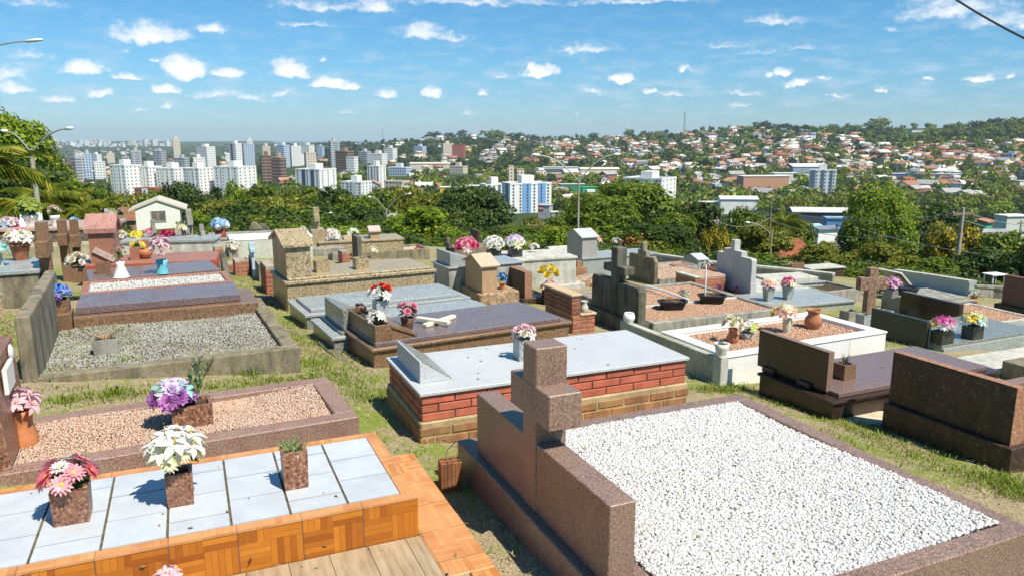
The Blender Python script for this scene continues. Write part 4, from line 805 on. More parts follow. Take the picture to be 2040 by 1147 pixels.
mb=MB(); a=DC.px(1287,570,kb+.05); b=DC.px(1372,597,kb+.05); mb.tube([(a[0],a[1],0),((a[0]+b[0])/2,(a[1]+b[1])/2,.02),(b[0],b[1],0)],.018,8); q=DC.w(0,0,kb+.05); solo('plastic_pipe','white plastic pipe lying across the pink gravel bed','pipe',mb,m_whitep,q,DC.yaw)
q=DC.w(*DC.px(1362,588,kb)[:2],kb-.01); bouquet('withered cream flowers lying on the gravel beyond the black tubs',q,.13,[('rose',(.6,.52,.42),5,.4),('lily',(.5,.55,.36),4,.4)],leaf=.4,h=.6)
# second concrete cross headstone
P=gp(1303,567); e=thing('grave','brownish concrete headstone with cross behind the blackened one','grave',P,R(23)); Fq=Frame(P[0],P[1],P[2],R(23)); h=rowz(P[0],P[1],518)-P[2]; yl=Fq.pxx(1252,555,0)[1]; ct=Fq.pxx(1280,483,0)
mb=MB(); mb.prism([(0,-.3),(yl,-.3),(yl,h),(yl-.05,h+.03),(.08,h+.03),(0,h-.06)],'x',0,.11); part('headstone',mb,concrete('brown_concrete',(.26,.21,.15),.7,.4),e,.008)
part('cross',cross_mb(-.01,.12,ct[1],.12,.1,ct[2],.40,ct[2]*.60,ct[2]*.80),concrete('mossy_brown_concrete',(.30,.27,.19),.6,.4),e,.008); part('bed',MB().box(.11,1.9,-.02,yl+.1,-.3,.12),p_pink,e); pebbles('gravel',[(.18,0),(1.85,0),(1.85,yl+.05),(.18,yl+.05)],.125,.04,p_pink,e,seed=53); part('kerb',ring(MB(),.11,1.95,-.08,yl+.15,.07,-.3,.15),c_gray,e,.008)
P=gp(1384,582); e=thing('grave','small brick box grave with a white capped rim and pink gravel','grave',P,R(23)); h=rowz(P[0],P[1],553)-P[2]; mb=MB(); bricks(mb,0,.9,0,.8,-.2,h-.02); part('brickwork',mb,m_brick,e,.004); part('core',MB().box(.006,.894,.006,.794,-.3,h-.022),m_mortar,e); part('coping',MB().box(-.015,.16,-.015,.815,h-.02,h+.015),c_lite,e,.006); part('bed',MB().box(.16,.9,0,.8,h-.02,h),p_pink,e); pebbles('gravel',[(.16,0),(.9,0),(.9,.8),(.16,.8)],h+.005,.035,p_pink,e,seed=54)
P=gp(1390,540); e=thing('grave','small gray granite grave with a gabled roof slab near the back wall','grave',P,R(23)); h=rowz(P[0],P[1],518)-P[2]; part('body',house_block(MB(),0,.4,0,.85,-.3,h,h+.14),g_gray2,e); part('roof',house_roof(MB(),0,.4,0,.85,h,h+.14,.04,.02),g_gray,e)
q=gp(1408,541); planter('tiny gray planter next to the gabled roof grave',q,.2,.2,.17,g_gray2); bouquet('white and mauve flowers in the tiny gray planter near the back wall',(q[0],q[1],q[2]+.15),.2,[('rose',WHT,6,.38),('carn',(.62,.5,.58),4,.36)],leaf=.3)
P=gp(1335,540); e=thing('grave','pink gravel grave with a brown plate near the back wall','grave',P,R(23)); part('kerb',ring(MB(),-.8,1.0,-.2,.8,.08,-.3,.16),c_gray,e,.008); part('bed',MB().box(-.72,.92,-.12,.72,-.3,.11),p_pink,e); pebbles('gravel',[(-.72,-.12),(.92,-.12),(.92,.72),(-.72,.72)],.115,.04,p_pink,e,seed=55); part('plate',MB().box(.2,.85,.0,.35,.11,.16),plain('brown_plate',(.33,.15,.08),.7,.3),e)
P=gp(1345,560); planter('dark stone planter on the pink gravel left of the brick box grave',P,.24,.2,.22,c_dark)
P=gp(1424,570); mb=MB(); bricks(mb,-.12,.12,-.3,.3,0,.42); solo('brick_stub','brick stub with white cap left of the gray painted cross','brick pier',mb,m_brickst,(P[0]+.1,P[1]+.6,P[2]),YAW,bev=.003)
# gray cross headstone with slab
P=gp(1494,592); GC=Frame(P[0],P[1],P[2],R(20)); h=rowz(P[0],P[1],517)-P[2]; yl=GC.pxx(1423,583,0)[1]; ct=GC.pxx(1461,478,0); c1=GC.pxx(1443,494,0); c2=GC.pxx(1478,514,0); hb=rowz(P[0],P[1],566)-P[2]
e=root(GC,'grave','smooth gray painted headstone with cross and a wide gray granite slab beside it')
mb=MB(); mb.prism([(.015,hb),(yl-.015,hb),(yl-.015,h),(.06,h),(.015,h-.04)],'x',.01,.15); part('headstone',mb,c_grayp,e,.006); part('plinth',MB().box(0,.17,0,yl,-.3,hb),c_grayp,e,.006)
part('cross',cross_mb(-.005,.165,ct[1],.14,hb,ct[2],c1[1]-c2[1],c2[2]+.01,c1[2]),c_grayp,e,.006)
xb=GC.px(1690,594,.10)[0]; ya=GC.px(1545,612,.10)[1]; 
part('slab',MB().box(-.44,1.75,-1.45,-.02,-.8,.10),g_gray2,e,.01); part('slab_behind',MB().box(.18,1.75,.0,yl+.05,-.6,.115),c_lite,e,.01); part('ledge',MB().box(-.47,1.78,-1.48,-.01,.055,.085),g_green,e,.004); part('soil_bed',MB().box(-.4,-.02,.0,yl,-.3,.05),m_soil,e,.01)
for (u,v,lab,sp,bl) in ((1530,599,'left tapered granite vase on the gray slab',[('lily',PALE,4,.42),('lily',PEA,4,.42),('lily',LPK,5,.42)],'yellow, peach and pink flowers in the left tapered vase'),(1569,596,'right tapered granite vase on the gray slab',[('carn',(.80,.25,.42),6,.4),('lily',PALE,3,.4),('lily',PEA,2,.4)],'raspberry pink flowers in the right tapered vase')):
    q=GC.w(*GC.px(u,v,.10)[:2],.101); planter(lab,q,.2,.2,.3,g_gray2,GC.yaw,.28,name='granite_vase',cat='vase'); bouquet(bl,(q[0],q[1],q[2]+.27),.2,sp,leaf=.45)
for (u,v,lab) in ((1432,583,'left purple leaved plant at the foot of the gray cross'),(1466,586,'right purple leaved plant at the foot of the gray cross')):
    q=gp(u,v+2); e2=thing('purple_plant',lab,'plant',(q[0],q[1],q[2]+.08),0); mb=MB(); rd=random.Random(u)
    for k in range(26): a=rd.uniform(0,6.28); t=rd.uniform(.07,.15); z=rd.uniform(.04,.16); d=Vector((math.cos(a),math.sin(a),0)); s_=Vector((-d.y,d.x,0))*.012; mb.add([d*.01,d*t*.6+Vector((0,0,z))+s_,d*t+Vector((0,0,z*.9)),d*t*.6+Vector((0,0,z))-s_],[(0,1,2,3)])
    part('leaves',mb,leafmat('purple_leaf%d'%u,[(.08,.02,.08),(.16,.05,.16)],.15),e2)
# ---- white tiled planter grave
WB=fit((1447,709),(1767,659.5),(1379,656),a=(1447,764)); WB=Frame(WB.x,WB.y,WB.z,R(25.5),2.42,1.15,WB.H); L,W,H=WB.L,WB.W,WB.H
e=root(WB,'grave','white tiled raised grave bed of terracotta gravel with several flower pots')
part('wall',ring(MB(),0,L,0,W,.14,-.5,H-.02),c_white,e,.003); part('rim',ring(MB(),-.01,L+.01,-.01,W+.01,.155,H-.02,H),c_white,e,.004); part('bed',MB().box(.14,L-.14,.14,W-.14,-.4,H-.06),p_terra,e)
pebbles('terracotta_gravel',[(.14,.14),(L-.14,.14),(L-.14,W-.14),(.14,W-.14)],H-.052,.025,p_terra,e,seed=31)
mb=MB(); 
for k in (1,2,3): mb.box(L*k/4-.002,L*k/4+.002,-.0006,0,-.4,H-.022)
part('tile_joints',mb,m_grout,e)
w0=WB.px(1311,640,H-.03)[1]
e=thing('end_wall','green stained concrete wall panel with a square corner post by the white tiled grave','wall',(WB.x,WB.y,WB.z),WB.yaw); part('panel',MB().box(-.10,-.012,.10,W+.75,-.5,H-.02),c_wall,e,.008); part('post',MB().box(-.115,-.012,-.03,.098,-.5,H+.01),concrete('pale_post',(.55,.55,.50),.2,.2),e,.006)
z=H-.05
def wbp(u,v): x,y,_=WB.px(u,v,z); return WB.w(x,y+.04,z)
q=WB.w(-.06,.035,H+.01); vase('white lace patterned pot on the corner post of the white grave',q,[(.055,0),(.07,.08),(.085,.13)],plain('white_lace_pot',(.70,.70,.66),.6,.25,scale=60),'plant_pot','pot'); bouquet('shrivelled gray flowers in the white lace pot',(q[0],q[1],q[2]+.1),.06,[('carn',(.5,.46,.4),4,.5)],leaf=.3,h=.5)
q=wbp(1464,684); vase('squat terracotta vase at the near end of the white grave',q,BELLY(.07,.17),m_terra); bouquet('cream and yellow roses in the squat terracotta vase',(q[0],q[1],q[2]+.15),.13,[('rose',PALE,4,.5),('rose',CRM,3,.5)],leaf=.3)
q=wbp(1494,676); vase('pale ribbed bowl beside the squat terracotta vase',q,[(.06,0),(.09,.08)],c_lite,'flower_bowl','pot'); bouquet('white daisies with lime leaves in the pale ribbed bowl',(q[0],q[1],q[2]+.08),.13,[('daisy',WHT,3,.45),('lily',(.62,.70,.2),4,.42)],leaf=.7)
q=wbp(1572,664); vase('slim pale vase behind the dark brown headstone',q,[(.04,0),(.055,.12),(.05,.18)],plain('yellowish_glaze',(.62,.60,.42),.4,.15)); bouquet('peach and yellow lilies in the slim pale vase',(q[0]-.04,q[1],q[2]+.17),.15,[('lily',PALE,4,.5),('lily',PEA,5,.5),('rose',YEL,1,.5)],leaf=.3)
q=wbp(1624,655); vase('round bellied terracotta urn near the far end of the white grave',q,BELLY(.105,.24),m_terrad if False else plain('brown_terracotta',(.42,.17,.08),.7,.3),n=24)
q=WB.w(.02,W+.33,H-.18); vase('white pot standing on the kerb left of the white grave',(DC.w(*DC.px(1312,640,kb)[:2],kb+.01) if False else WB.w(-.05,W+.62,H-.02)),[(.05,0),(.075,.05),(.075,.07),(.06,.12)],c_white,'plant_pot','pot')
# ---- dark brown grave, third row
B3=fit((1662,802),(1996,738),(1502,742),a=(1657,837)); L,W,H=B3.L,B3.W,B3.H
e=root(B3,'grave','dark brown polished grave whose headstone board stands on two feet'); part('base',MB().box(.02,L-.02,.02,W-.02,-.5,H-.03),g_dark,e,.004); part('ledge',MB().box(0,L,0,W,H-.03,H),g_dark,e,.006); part('top_slab',MB().box(.14,L-.12,.07,W-.07,H,H+.045),g_rose if False else stone('mauve_brown_granite',(.19,.125,.11),(.10,.065,.058),(.28,.2,.18),95,.2),e,.005)
q0=B3.pxx(1513,655,.10); q1=B3.pxx(1652,697,.10); zb=B3.pxx(1652,783,.10)[2]
part('headstone',MB().box(.10,.165,q1[1],q0[1],zb+.0,q0[2]-.01),g_dark,e,.004); mb=MB(); mb.box(.10,.166,q1[1]-.004,q1[1]-.0005,zb+.001,q0[2]-.008); mb.box(.10,.166,q1[1],q0[1],q0[2]-.0098,q0[2]-.007); part('sunlit_tone_edge',mb,g_rose,e)  # board's end and top edge coloured lighter, as if the sun lit them
for y in (q1[1]+(q0[1]-q1[1])*.28,q1[1]+(q0[1]-q1[1])*.80): part('foot',MB().box(.07,.15,y-.08,y+.08,H,zb+.03),g_dark,e,.004)
x,y,_=B3.px(1680,752,H+.045); q=B3.w(x,y,H+.045); planter('small brown box with a spiky plant behind the dark headstone board',q,.15,.15,.15,g_brown,B3.yaw)
e2=thing('spiky_plant','spiky gray plant in the small brown box','plant',(q[0],q[1],q[2]+.12),0); mb=MB(); rd=random.Random(5)
for k in range(16): a=rd.uniform(0,6.28); t=rd.uniform(.03,.06); z_=rd.uniform(.06,.13); mb.tube([(0,0,0),(t*.5*math.cos(a),t*.5*math.sin(a),z_*.7),(t*math.cos(a),t*math.sin(a),z_)],[.006,.004,.001],4)
part('leaves',mb,leafmat('gray_leaf',[(.12,.13,.10),(.2,.2,.16)],.1),e2)
# ---- big stained headstone at right
P=gp(2009,940); BS=Frame(P[0],P[1],P[2],R(24.3)); kb2=rowz(P[0],P[1],895)-P[2]; yl=BS.pxx(1755,853,0)[1]
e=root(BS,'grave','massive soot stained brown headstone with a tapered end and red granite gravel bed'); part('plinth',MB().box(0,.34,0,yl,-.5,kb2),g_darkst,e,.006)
q0=BS.pxx(1780,700,.05); q1=BS.pxx(2003,768,.05); mb=MB(); zt=q0[2]; mb.prism([(.05,kb2),(.24,kb2),(.13,zt),(.05,zt)],'y',.05,q0[1]); part('headstone',mb,g_darkst,e,.004); mb=MB(); mb.prism([(.048,kb2+.001),(.242,kb2+.001),(.132,zt+.002),(.048,zt+.002)],'y',.044,.05); mb.box(.048,.132,.05,q0[1],zt,zt+.003); part('sunlit_tone_edge',mb,m_edge,e)  # unstained end and top strip, their colour brightened for the sun they catch
part('kerb',ring(MB(),.34,2.4,0,yl,.12,-.6,kb2-.02),g_rose,e,.005); part('bed',MB().box(.46,2.28,.12,yl-.12,-.5,kb2-.06),p_terra,e)
pebbles('red_gravel',[(.46,.12),(2.28,.12),(2.28,yl-.12),(.46,yl-.12)],kb2-.055,.035,pebbly('dark_red_gravel',[(.2,.1,.08),(.33,.2,.17),(.42,.33,.3)],.8),e,seed=41)
# ---- dark speckled headstone with long slab
P=gp(1842,692); DG=Frame(P[0],P[1],P[2],R(24)); h=rowz(P[0],P[1],640)-P[2]; yl=DG.pxx(1732,662,0)[1]; sl=.10
e=root(DG,'grave','dark speckled granite headstone with a long gray green polished slab'); part('headstone',MB().box(0,.07,0,yl,-.3,h),g_black,e,.004); part('headstone_edge',MB().box(.072,.10,-.002,yl,-.3,h-.01),g_gray2,e,.003)
part('base',MB().box(.10,2.5,-.25,yl,-.6,.03),g_gray2,e,.005); part('slab',MB().box(.10,2.46,-.21,yl-.03,.03,.075),g_green,e,.006)
for (u,v,w_,lab,sp,bl) in ((1880,686,.27,'wide black granite flower box on the polished slab',[('lily',(.72,.12,.42),4,.42),('lily',(.82,.42,.62),3,.42),('daisy',YEL,2,.36),('lily',WHT,4,.38),('daisy',AQU,2,.3)],'magenta lilies with white and yellow flowers in the wide black box'),(1941,676,.25,'black granite flower box farther along the polished slab',[('lily',PALE,3,.42),('lily',YEL,3,.4),('lily',(.55,.78,.72),4,.42),('lily',WHT,3,.42)],'yellow and aqua lilies in the farther black box')):
    q=DG.w(*DG.px(u,v,.075)[:2],.076); q=(q[0]+.02,q[1]+.1,q[2]); planter(lab,q,w_,.2,.2,g_black,DG.yaw); bouquet(bl,(q[0],q[1],q[2]+.18),.22,sp,leaf=.5,h=.9)
P=gp(1905,664); BK=Frame(P[0],P[1],P[2],R(22)); h=rowz(P[0],P[1],606)-P[2]; yl=BK.pxx(1789,640,0)[1]
e=root(BK,'grave','glossy black headstone with a brown edge behind the dark speckled one'); part('headstone',MB().box(0,.1,0,yl,-.4,h),stone('black_granite',(.016,.012,.011),(.006,.005,.005),(.04,.028,.024),70,.15),e,.004); part('headstone_edge',MB().box(.102,.14,-.004,yl,-.4,h-.004),g_tan,e,.003); part('bed',MB().box(.14,2.0,0,yl,-.4,.1),p_terra,e); pebbles('gravel',[(.14,0),(2.0,0),(2.0,yl),(.14,yl)],.105,.035,p_terra,e,seed=52); part('kerb',ring(MB(),.14,2.1,-.08,yl+.08,.08,-.4,.13),c_lite,e,.006)
q=BK.w(.9,.5,.1); vase('brownish round pot in the gravel near the right edge',(gp(1938,612)[0],gp(1938,612)[1],gp(1938,612)[2]+.1),BELLY(.12,.22),plain('ochre_pot',(.42,.22,.07),.6,.2)); q=gp(1938,612); bouquet('faded pastel flowers in the brownish round pot',(q[0],q[1],q[2]+.31),.15,[('rose',PALE,3,.42),('lily',AQU,2,.4),('carn',(.7,.35,.5),2,.4)],leaf=.3)
q=BK.w(.35,.1,.1); bouquet('small fallen cream flowers beside the glossy black headstone',q,.12,[('lily',CRM,4,.45),('rose',(.4,.36,.2),2,.4)],leaf=.4)
# ---- rough stone cross and neighbours on the right
stone_cross('rough brown stone cross facing the path on the right',1728,640,533,stone('rough_brown_stone',(.25,.155,.10),(.10,.06,.04),(.40,.28,.2),26,.9),.19,.56,(.60,.83),R(102),.14)
for (u,v,w_,m,lab) in ((1720,648,.22,g_gray2,'light gray planter below the rough stone cross'),(1690,640,.26,c_gray,'empty dark concrete planter left of the rough stone cross'),(1772,622,.24,g_brown,'brown granite planter right of the rough stone cross'),(1760,640,.26,c_lite,'white stone planter of soil right of the rough stone cross')):
    planter(lab,gp(u,v),w_,w_*.85,.22,m)
q=gp(1766,612); bouquet('coral red flowers with dark green leaves right of the rough stone cross',(q[0],q[1]+.2,q[2]+.22),.24,[('rose',(.75,.2,.16),4,.42),('lily',(.03,.16,.06),7,.45)],leaf=.8)
P=gp(1790,596); e=thing('grave','sloping dark granite slab headstone with pale top left of the low gray tomb','grave',P,R(20)); mb=MB(); mb.prism([(-.25,-.3),(.6,-.3),(.6,.1),(.0,.66),(-.25,.60)],'y',0,.12); part('headstone',mb,g_black,e,.004); mb=MB(); mb.prism([(.63,.10),(.66,.15),(.0,.74),(-.10,.72),(.0,.665)],'y',-.03,.75); part('sloping_plate',mb,c_lite,e,.006)
LG=fit((1850,604),(1930,592),(1790,585),H=.35); LG=Frame(LG.x,LG.y,LG.z,R(18),1.3,1.3,.35); slabgrave(LG,'low gray tomb with a shallow black tray near the right back wall',g_green,c_gray,top=(.15,.05))
q=LG.w(.0,.95,.36); planter('small gray box of pink lilies on the low gray tomb',LG.w(-.25,.75,.36),.2,.2,.17,g_green); q=LG.w(-.25,.75,.53); bouquet('pale pink lilies on the low gray tomb',q,.22,[('lily',(.82,.45,.66),9,.45)],leaf=.3)
mb=MB(); q=LG.w(.35,1.0,.41); mb.lathe([(.24,0),(.29,.03),(.30,.10),(.25,.10),(.2,.06)],20); solo('shallow_tray','shallow round black tray on the low gray tomb','tray',mb,m_blackpl,q)
P=gp(1990,640); RH=Frame(P[0],P[1],P[2],R(22)); e=root(RH,'grave','tall rusty brown headstone on a stained plinth at the right edge'); a=rowz(P[0],P[1],605)-P[2]; b=rowz(P[0],P[1],548)-P[2]; part('plinth',MB().box(-.06,.3,-1.2,.12,-.3,a),g_darkst,e,.008); part('headstone',MB().box(.02,.16,-1.15,.02,a,b),stone('rusty_granite',(.16,.075,.045),(.06,.03,.02),(.28,.14,.09),50,.6,stain=.4),e,.006); part('kerb',MB().box(-.25,.5,-1.3,.3,-.3,.04),c_lite,e,.01)
P=gp(2000,752); e=thing('grave','mossy concrete block grave end at the right edge below the polished slab','grave',P,R(22)); part('base',MB().box(0,1.5,-.55,.05,-.4,.22),c_stone,e,.01); part('slab',MB().box(-.25,1.6,.06,.7,-.4,.08),c_lite,e,.01)
P=gp(2010,668); mb=MB(); mb.box(-.2,1.4,-.3,.05,-.3,.12); solo('kerb_stone','black granite kerb behind the yellow and aqua lilies','kerb',mb,g_black,P,R(16),bev=.005)
GT=fit((1530,566),(1647,553),(1520,550),H=.24); GT=Frame(GT.x,GT.y,GT.z,R(16),1.7,1.0,.24); slabgrave(GT,'pale gray two-tier tomb behind the gray painted cross',c_lite,g_gray2,top=(.12,.1),topmat=c_lite)
P=gp(1600,545); e=thing('grave','brown granite headstone with a long dark granite grave by the back wall','grave',P,R(18)); part('headstone',MB().box(-.6,.0,-.05,.06,-.3,.42),g_brown,e,.006); part('base',MB().box(.05,1.6,-.35,.4,-.4,.2),g_darkst,e,.006); part('slab',MB().box(.0,1.65,-.4,.45,.2,.25),c_lite,e,.006)
q=gp(1648,545); bouquet('small cream flowers on the long dark granite grave',(q[0],q[1]+.1,q[2]+.27),.16,[('rose',CRM,6,.4)],leaf=.2)
P=gp(1700,600); e=thing('grave','weedy concrete planter grave left of the rough stone cross','grave',P,R(24)); part('wall',ring(MB(),-.8,.35,.1,1.3,.1,-.4,.28),c_gray,e,.01); part('soil',MB().box(-.7,.25,.2,1.2,-.3,.24),m_soil,e)
WEED_BEDS=[(P,.28)]
# ---- back wall on the right
def wall_run(name,label,pts,h,t,mat,capmat=None):
    e=thing(name,label,'wall',(0,0,0)); mb=MB(); cp=MB()
    for (a,b) in zip(pts[:-1],pts[1:]):
        A=Vector(gp(*a)); B=Vector(gp(*b)); d=(B-A); ln=d.length; d.normalize(); n=Vector((-d.y,d.x,0))*t/2
        vs=[A-n+Vector((0,0,-.5)),B-n+Vector((0,0,-.5)),B+n+Vector((0,0,-.5)),A+n+Vector((0,0,-.5))]; vs+=[q+Vector((0,0,.5+h)) for q in vs]
        mb.add(vs,[(3,2,1,0),(4,5,6,7),(0,1,5,4),(1,2,6,5),(2,3,7,6),(3,0,4,7)])
        m=n*1.35; vs=[A-m+Vector((0,0,h+.002)),B-m+Vector((0,0,h+.002)),B+m+Vector((0,0,h+.002)),A+m+Vector((0,0,h+.002))]; vs+=[q+Vector((0,0,.07)) for q in vs]
        cp.add(vs,[(3,2,1,0),(4,5,6,7),(0,1,5,4),(1,2,6,5),(2,3,7,6),(3,0,4,7)])
    part('wall',mb,mat,e); part('coping',cp,capmat or c_lite,e); return e
wall_run('boundary_wall','low concrete boundary wall with pale coping behind the gray painted cross',[(1300,520),(1420,538),(1600,556),(1660,563)],.25,.18,c_gray)
wall_run('boundary_wall','bluish gray boundary wall with white coping behind the low gray tomb',[(1782,563),(1850,574),(1935,590)],.42,.2,plain('bluish_gray_wall',(.36,.42,.46),.8,.1),c_lite)
wall_run('boundary_wall','stained gray boundary wall running off to the right edge',[(1938,590),(1975,592),(2060,600)],.3,.16,c_gray,c_gray)
P=gp(1975,580); e=thing('shelter','small white framed glass niche beside the rusty brown headstone','niche',P,R(15)); mb=MB()
for x in (0,.5): 
    for y in (0,.35): mb.box(x,x+.035,y,y+.035,-.3,.55)
part('frame',mb,m_whitep,e); part('roof',MB().box(-.04,.6,-.05,.45,.55,.58),m_whitep,e); part('pane',MB().box(.045,.49,.33,.335,0,.5),plain('brown_glass',(.10,.06,.05),.2,.2),e)
# debris by the paths
mb=MB(); P=gp(340 and 735,628); 
P=gp(545,598); mb=MB(); rd=random.Random(2)
for k in range(3): mb.box(-.2+k*.1,.0+k*.12,-.1-k*.3,.12-k*.3,-.1,.06)
solo('broken_kerb','row of broken stone kerb pieces beside the gravel grave path','rubble',mb,c_stone,P,R(20),bev=.015)
P=gp(1745,838); mb=MB(); mb.prism([(-.35,-.1),(.35,-.18),(.45,.12),(-.2,.22)],'z',-.05,.03); solo('paving_slab','cracked pale slab lying on the grass between the dark brown graves','slab',mb,plain('sandy_slab',(.55,.46,.34),.9,.25),P,R(10),bev=.01)
# ================================================================== TERRAIN
def lin(x,pts):
    if x<=pts[0][0]: return pts[0][1]
    for (a,b),(c,d) in zip(pts[:-1],pts[1:]):
        if x<=c: return b+(d-b)*(x-a)/(c-a)
    return pts[-1][1]
EDGE=[(-60,24),(-34,24),(-25,26),(-10,29),(0,30),(15,31),(25,31),(34,28),(60,28)]
CREST=[(-400,287,5200),(0,287,5200),(420,288,4600),(500,291,3200),(600,291,2700),(700,289,2400),(760,284,2200),(850,279,2000),(920,274,1900),(1000,272,1800),(1080,280,1800),(1170,276,1750),(1280,269,1650),(1400,262,1550),(1500,257,1500),(1600,257,1450),(1700,258,1450),(1800,258,1400),(1900,254,1350),(1960,248,1300),(2040,243,1250),(2500,240,1250)]
def hashn(x,y): return noise.noise(Vector((x,y,3.3)))
def tz(x,y):
    r=math.hypot(x,y); a=math.degrees(math.atan2(x,y)); pz=plane_z(x,y)
    re=lin(a,EDGE)
    if abs(a)>62: re=28
    if r<=re: return pz
    u=1020+1500*math.tan(math.radians(max(-50,min(50,a)))); kx=math.cos(math.radians(max(-60,min(60,a))))
    ex,ey=x*re/r,y*re/r; ze=plane_z(ex,ey); cv=lin(u,[(c[0],c[1]) for c in CREST]); rc=lin(u,[(c[0],c[2]) for c in CREST])/kx
    zc=rc*kx*(271-cv)/1500; left=max(0,min(1,(-a)/20))
    nodes=[(re,ze),(re+6,ze-1.3),(re+30,-8.2+2*left-2.2*max(0,min(1,(a-8)/12))),(120,-20+3*left),(220,-33),(340,-43),(640,-47)]
    if u>560:
        nodes+=[(640+(rc-640)*.35,-47+(zc+47)*.18),(640+(rc-640)*.7,-47+(zc+47)*.60),(rc,zc),(rc*1.25,zc-30),(4200,-70),(6500,-95),(9000,-92),(14000,-95)]
    else: nodes+=[(1200,-52),(2200,-62),(3300,-74),(rc,zc),(5700,-90),(6700,-46+9*hashn(a*.30,0)+4*hashn(a*1.1,2)-(10 if u>480 else 0)),(7400,-46+9*hashn(a*.30,0)),(9000,-95),(14000,-95)]
    z=lin(r,nodes)
    if r>150: z+=min(1,(r-150)/500)*(3.2*hashn(x/160,y/160)+1.5*hashn(x/60,y/60))*(1.6 if u>560 and 700<r<2500 else .8)
    elif r>re+3: z+=.4*hashn(x/7,y/7)
    return z
rad=[.0,1.2]+list(np.arange(2,36,.5))+list(np.geomspace(36,13500,120)); angs=list(np.arange(-48,48.01,.6))+list(np.arange(52,308,7)); NA=len(angs)
V=[];Fc=[]
for r in rad:
    for a in angs:
        x=r*math.sin(R(a)); y=r*math.cos(R(a)); z=tz(x,y)
        lx,ly=TT.l(x,y)[:2]
        if -1.5<lx<TT.L+.3 and -2.2<ly<.9: z=min(z,TT.z-.05)
        if r<36: z+=.018*hashn(x*2.2,y*2.2)+.012*hashn(x*6,y*6)-.012
        V.append((x,y,z))
for i in range(len(rad)-1):
    for j in range(NA):
        a,b=i*NA+j,i*NA+(j+1)%NA; Fc.append((b,a,a+NA,b+NA))
s=NT('ground_soil_and_grass'); s.coord(); P=s.raw
n1=s.noise(1.1,5,.65,vec=P); n2=s.noise(9,5,.7,vec=P); n3=s.noise(70,4,.7,vec=P)
soil=s.ramp(n3,[(.28,(.09,.065,.038)),(.44,(.27,.205,.125)),(.58,(.41,.335,.21)),(.75,(.54,.46,.32))])
grs=s.ramp(n3,[(.3,(.06,.10,.010)),(.48,(.16,.225,.025)),(.7,(.30,.34,.07))])
gm=s.math('MULTIPLY',s.ramp(s.math('ADD',s.math('MULTIPLY',n1,.62),s.math('MULTIPLY',n2,.38)),[(.475,(0,0,0)),(.57,(1,1,1))]),.85)
near=s.mix(gm,soil,grs)
geo=s.n('ShaderNodeNewGeometry'); ln=s.n('ShaderNodeVectorMath',operation='LENGTH'); s.l(geo.outputs['Position'],ln.inputs[0])
far=s.ramp(s.noise(.02,6,.7,vec=P),[(.35,(.022,.040,.010)),(.52,(.040,.062,.016)),(.66,(.08,.10,.03)),(.76,(.28,.20,.12))])
mid=s.ramp(s.noise(1.3,7,.8,vec=P),[(.35,(.018,.03,.006)),(.5,(.07,.095,.012)),(.62,(.15,.17,.02)),(.75,(.26,.22,.09))])
fm=s.ramp(s.math('DIVIDE',ln.outputs['Value'],200),[(.15,(0,0,0)),(.2,(1,1,1))]); f2=s.ramp(s.math('DIVIDE',ln.outputs['Value'],1000),[(.15,(0,0,0)),(.4,(1,1,1))])
col=s.mix(f2,s.mix(fm,near,mid),far); s.bump(s.noise(55,5,.75,vec=P),.6,.02); m_ground=s.out(col,.95,.15)
g=link('ground',np_mesh('ground',V,Fc,np.zeros(len(Fc)),m_ground,True)); g['kind']='structure'
# ================================================================== GRASS AND STRAW
def fbm(x,y,k): return noise.fractal(Vector((x*k,y*k,1.7)),.9,2.1,4)
lf_grass=leafmat('grass_blades',[(.07,.13,.008),(.14,.23,.014),(.25,.33,.025),(.40,.38,.09)],.4)
lf_straw=leafmat('dry_straw',[(.30,.22,.11),(.44,.36,.2),(.55,.47,.3)],.2)
def blades(name,pts,mat,h,lean,w=.004,n=7,seed=1,label=None,spread=.03):
    rg=np.random.default_rng(seed); N=len(pts)*n; P=np.repeat(np.array(pts,float),n,0); hs=P[:,3:4]; P=P[:,:3]
    P[:,:2]+=rg.normal(0,spread,(N,2)); a=rg.uniform(0,6.283,N); hh=(h*rg.uniform(.45,1.25,N))*hs[:,0]; le=lean*rg.uniform(.3,1.3,N)*hh
    d=np.stack([np.cos(a),np.sin(a),np.zeros(N)],1); sd_=np.stack([-np.sin(a),np.cos(a),np.zeros(N)],1)*w*rg.uniform(.7,1.5,(N,1))
    m=P+d*(le*.35)[:,None]; m[:,2]+=hh*.62; t=P+d*le[:,None]; t[:,2]+=hh
    V=np.stack([P-sd_,P+sd_,m+sd_*.8,m-sd_*.8,t],1).reshape(-1,3); b=np.arange(N)*5
    F3=np.concatenate([np.stack([b,b+1,b+2],1),np.stack([b,b+2,b+3],1),np.stack([b+3,b+2,b+4],1)]); rn=rg.random(N)
    return tag(link(name,np_mesh(name,V,F3,np.tile(rn,3),mat)),label,None,None,'stuff')
pts=[];straw=[]; rd=random.Random(11)
for _ in range(60000):
    y=3+22*rd.random()**1.5; x=(rd.random()*2-1)*(y*.75+.6)
    k=fbm(x,y,1.05)*.62+fbm(x,y,5)*.38
    lx,ly=TT.l(x,y)[:2]
    if -2<lx<TT.L+.36 and -2.5<ly<1.2: continue
    lx,ly=FR.l(x,y)[:2]
    if -.75<lx<0 and -2.6<ly<.3 and rd.random()<.93: k=-.2
    if k>.20 and rd.random()<min(1,.35+k*2.5): pts.append((x,y,plane_z(x,y)-.005,min(1.3,.35+k*2.0)*(1+.6*(rd.random()<.04))))
    elif y<13 and rd.random()<.4: straw.append((x,y,plane_z(x,y)+.004,1))
    if len(pts)>7000: break
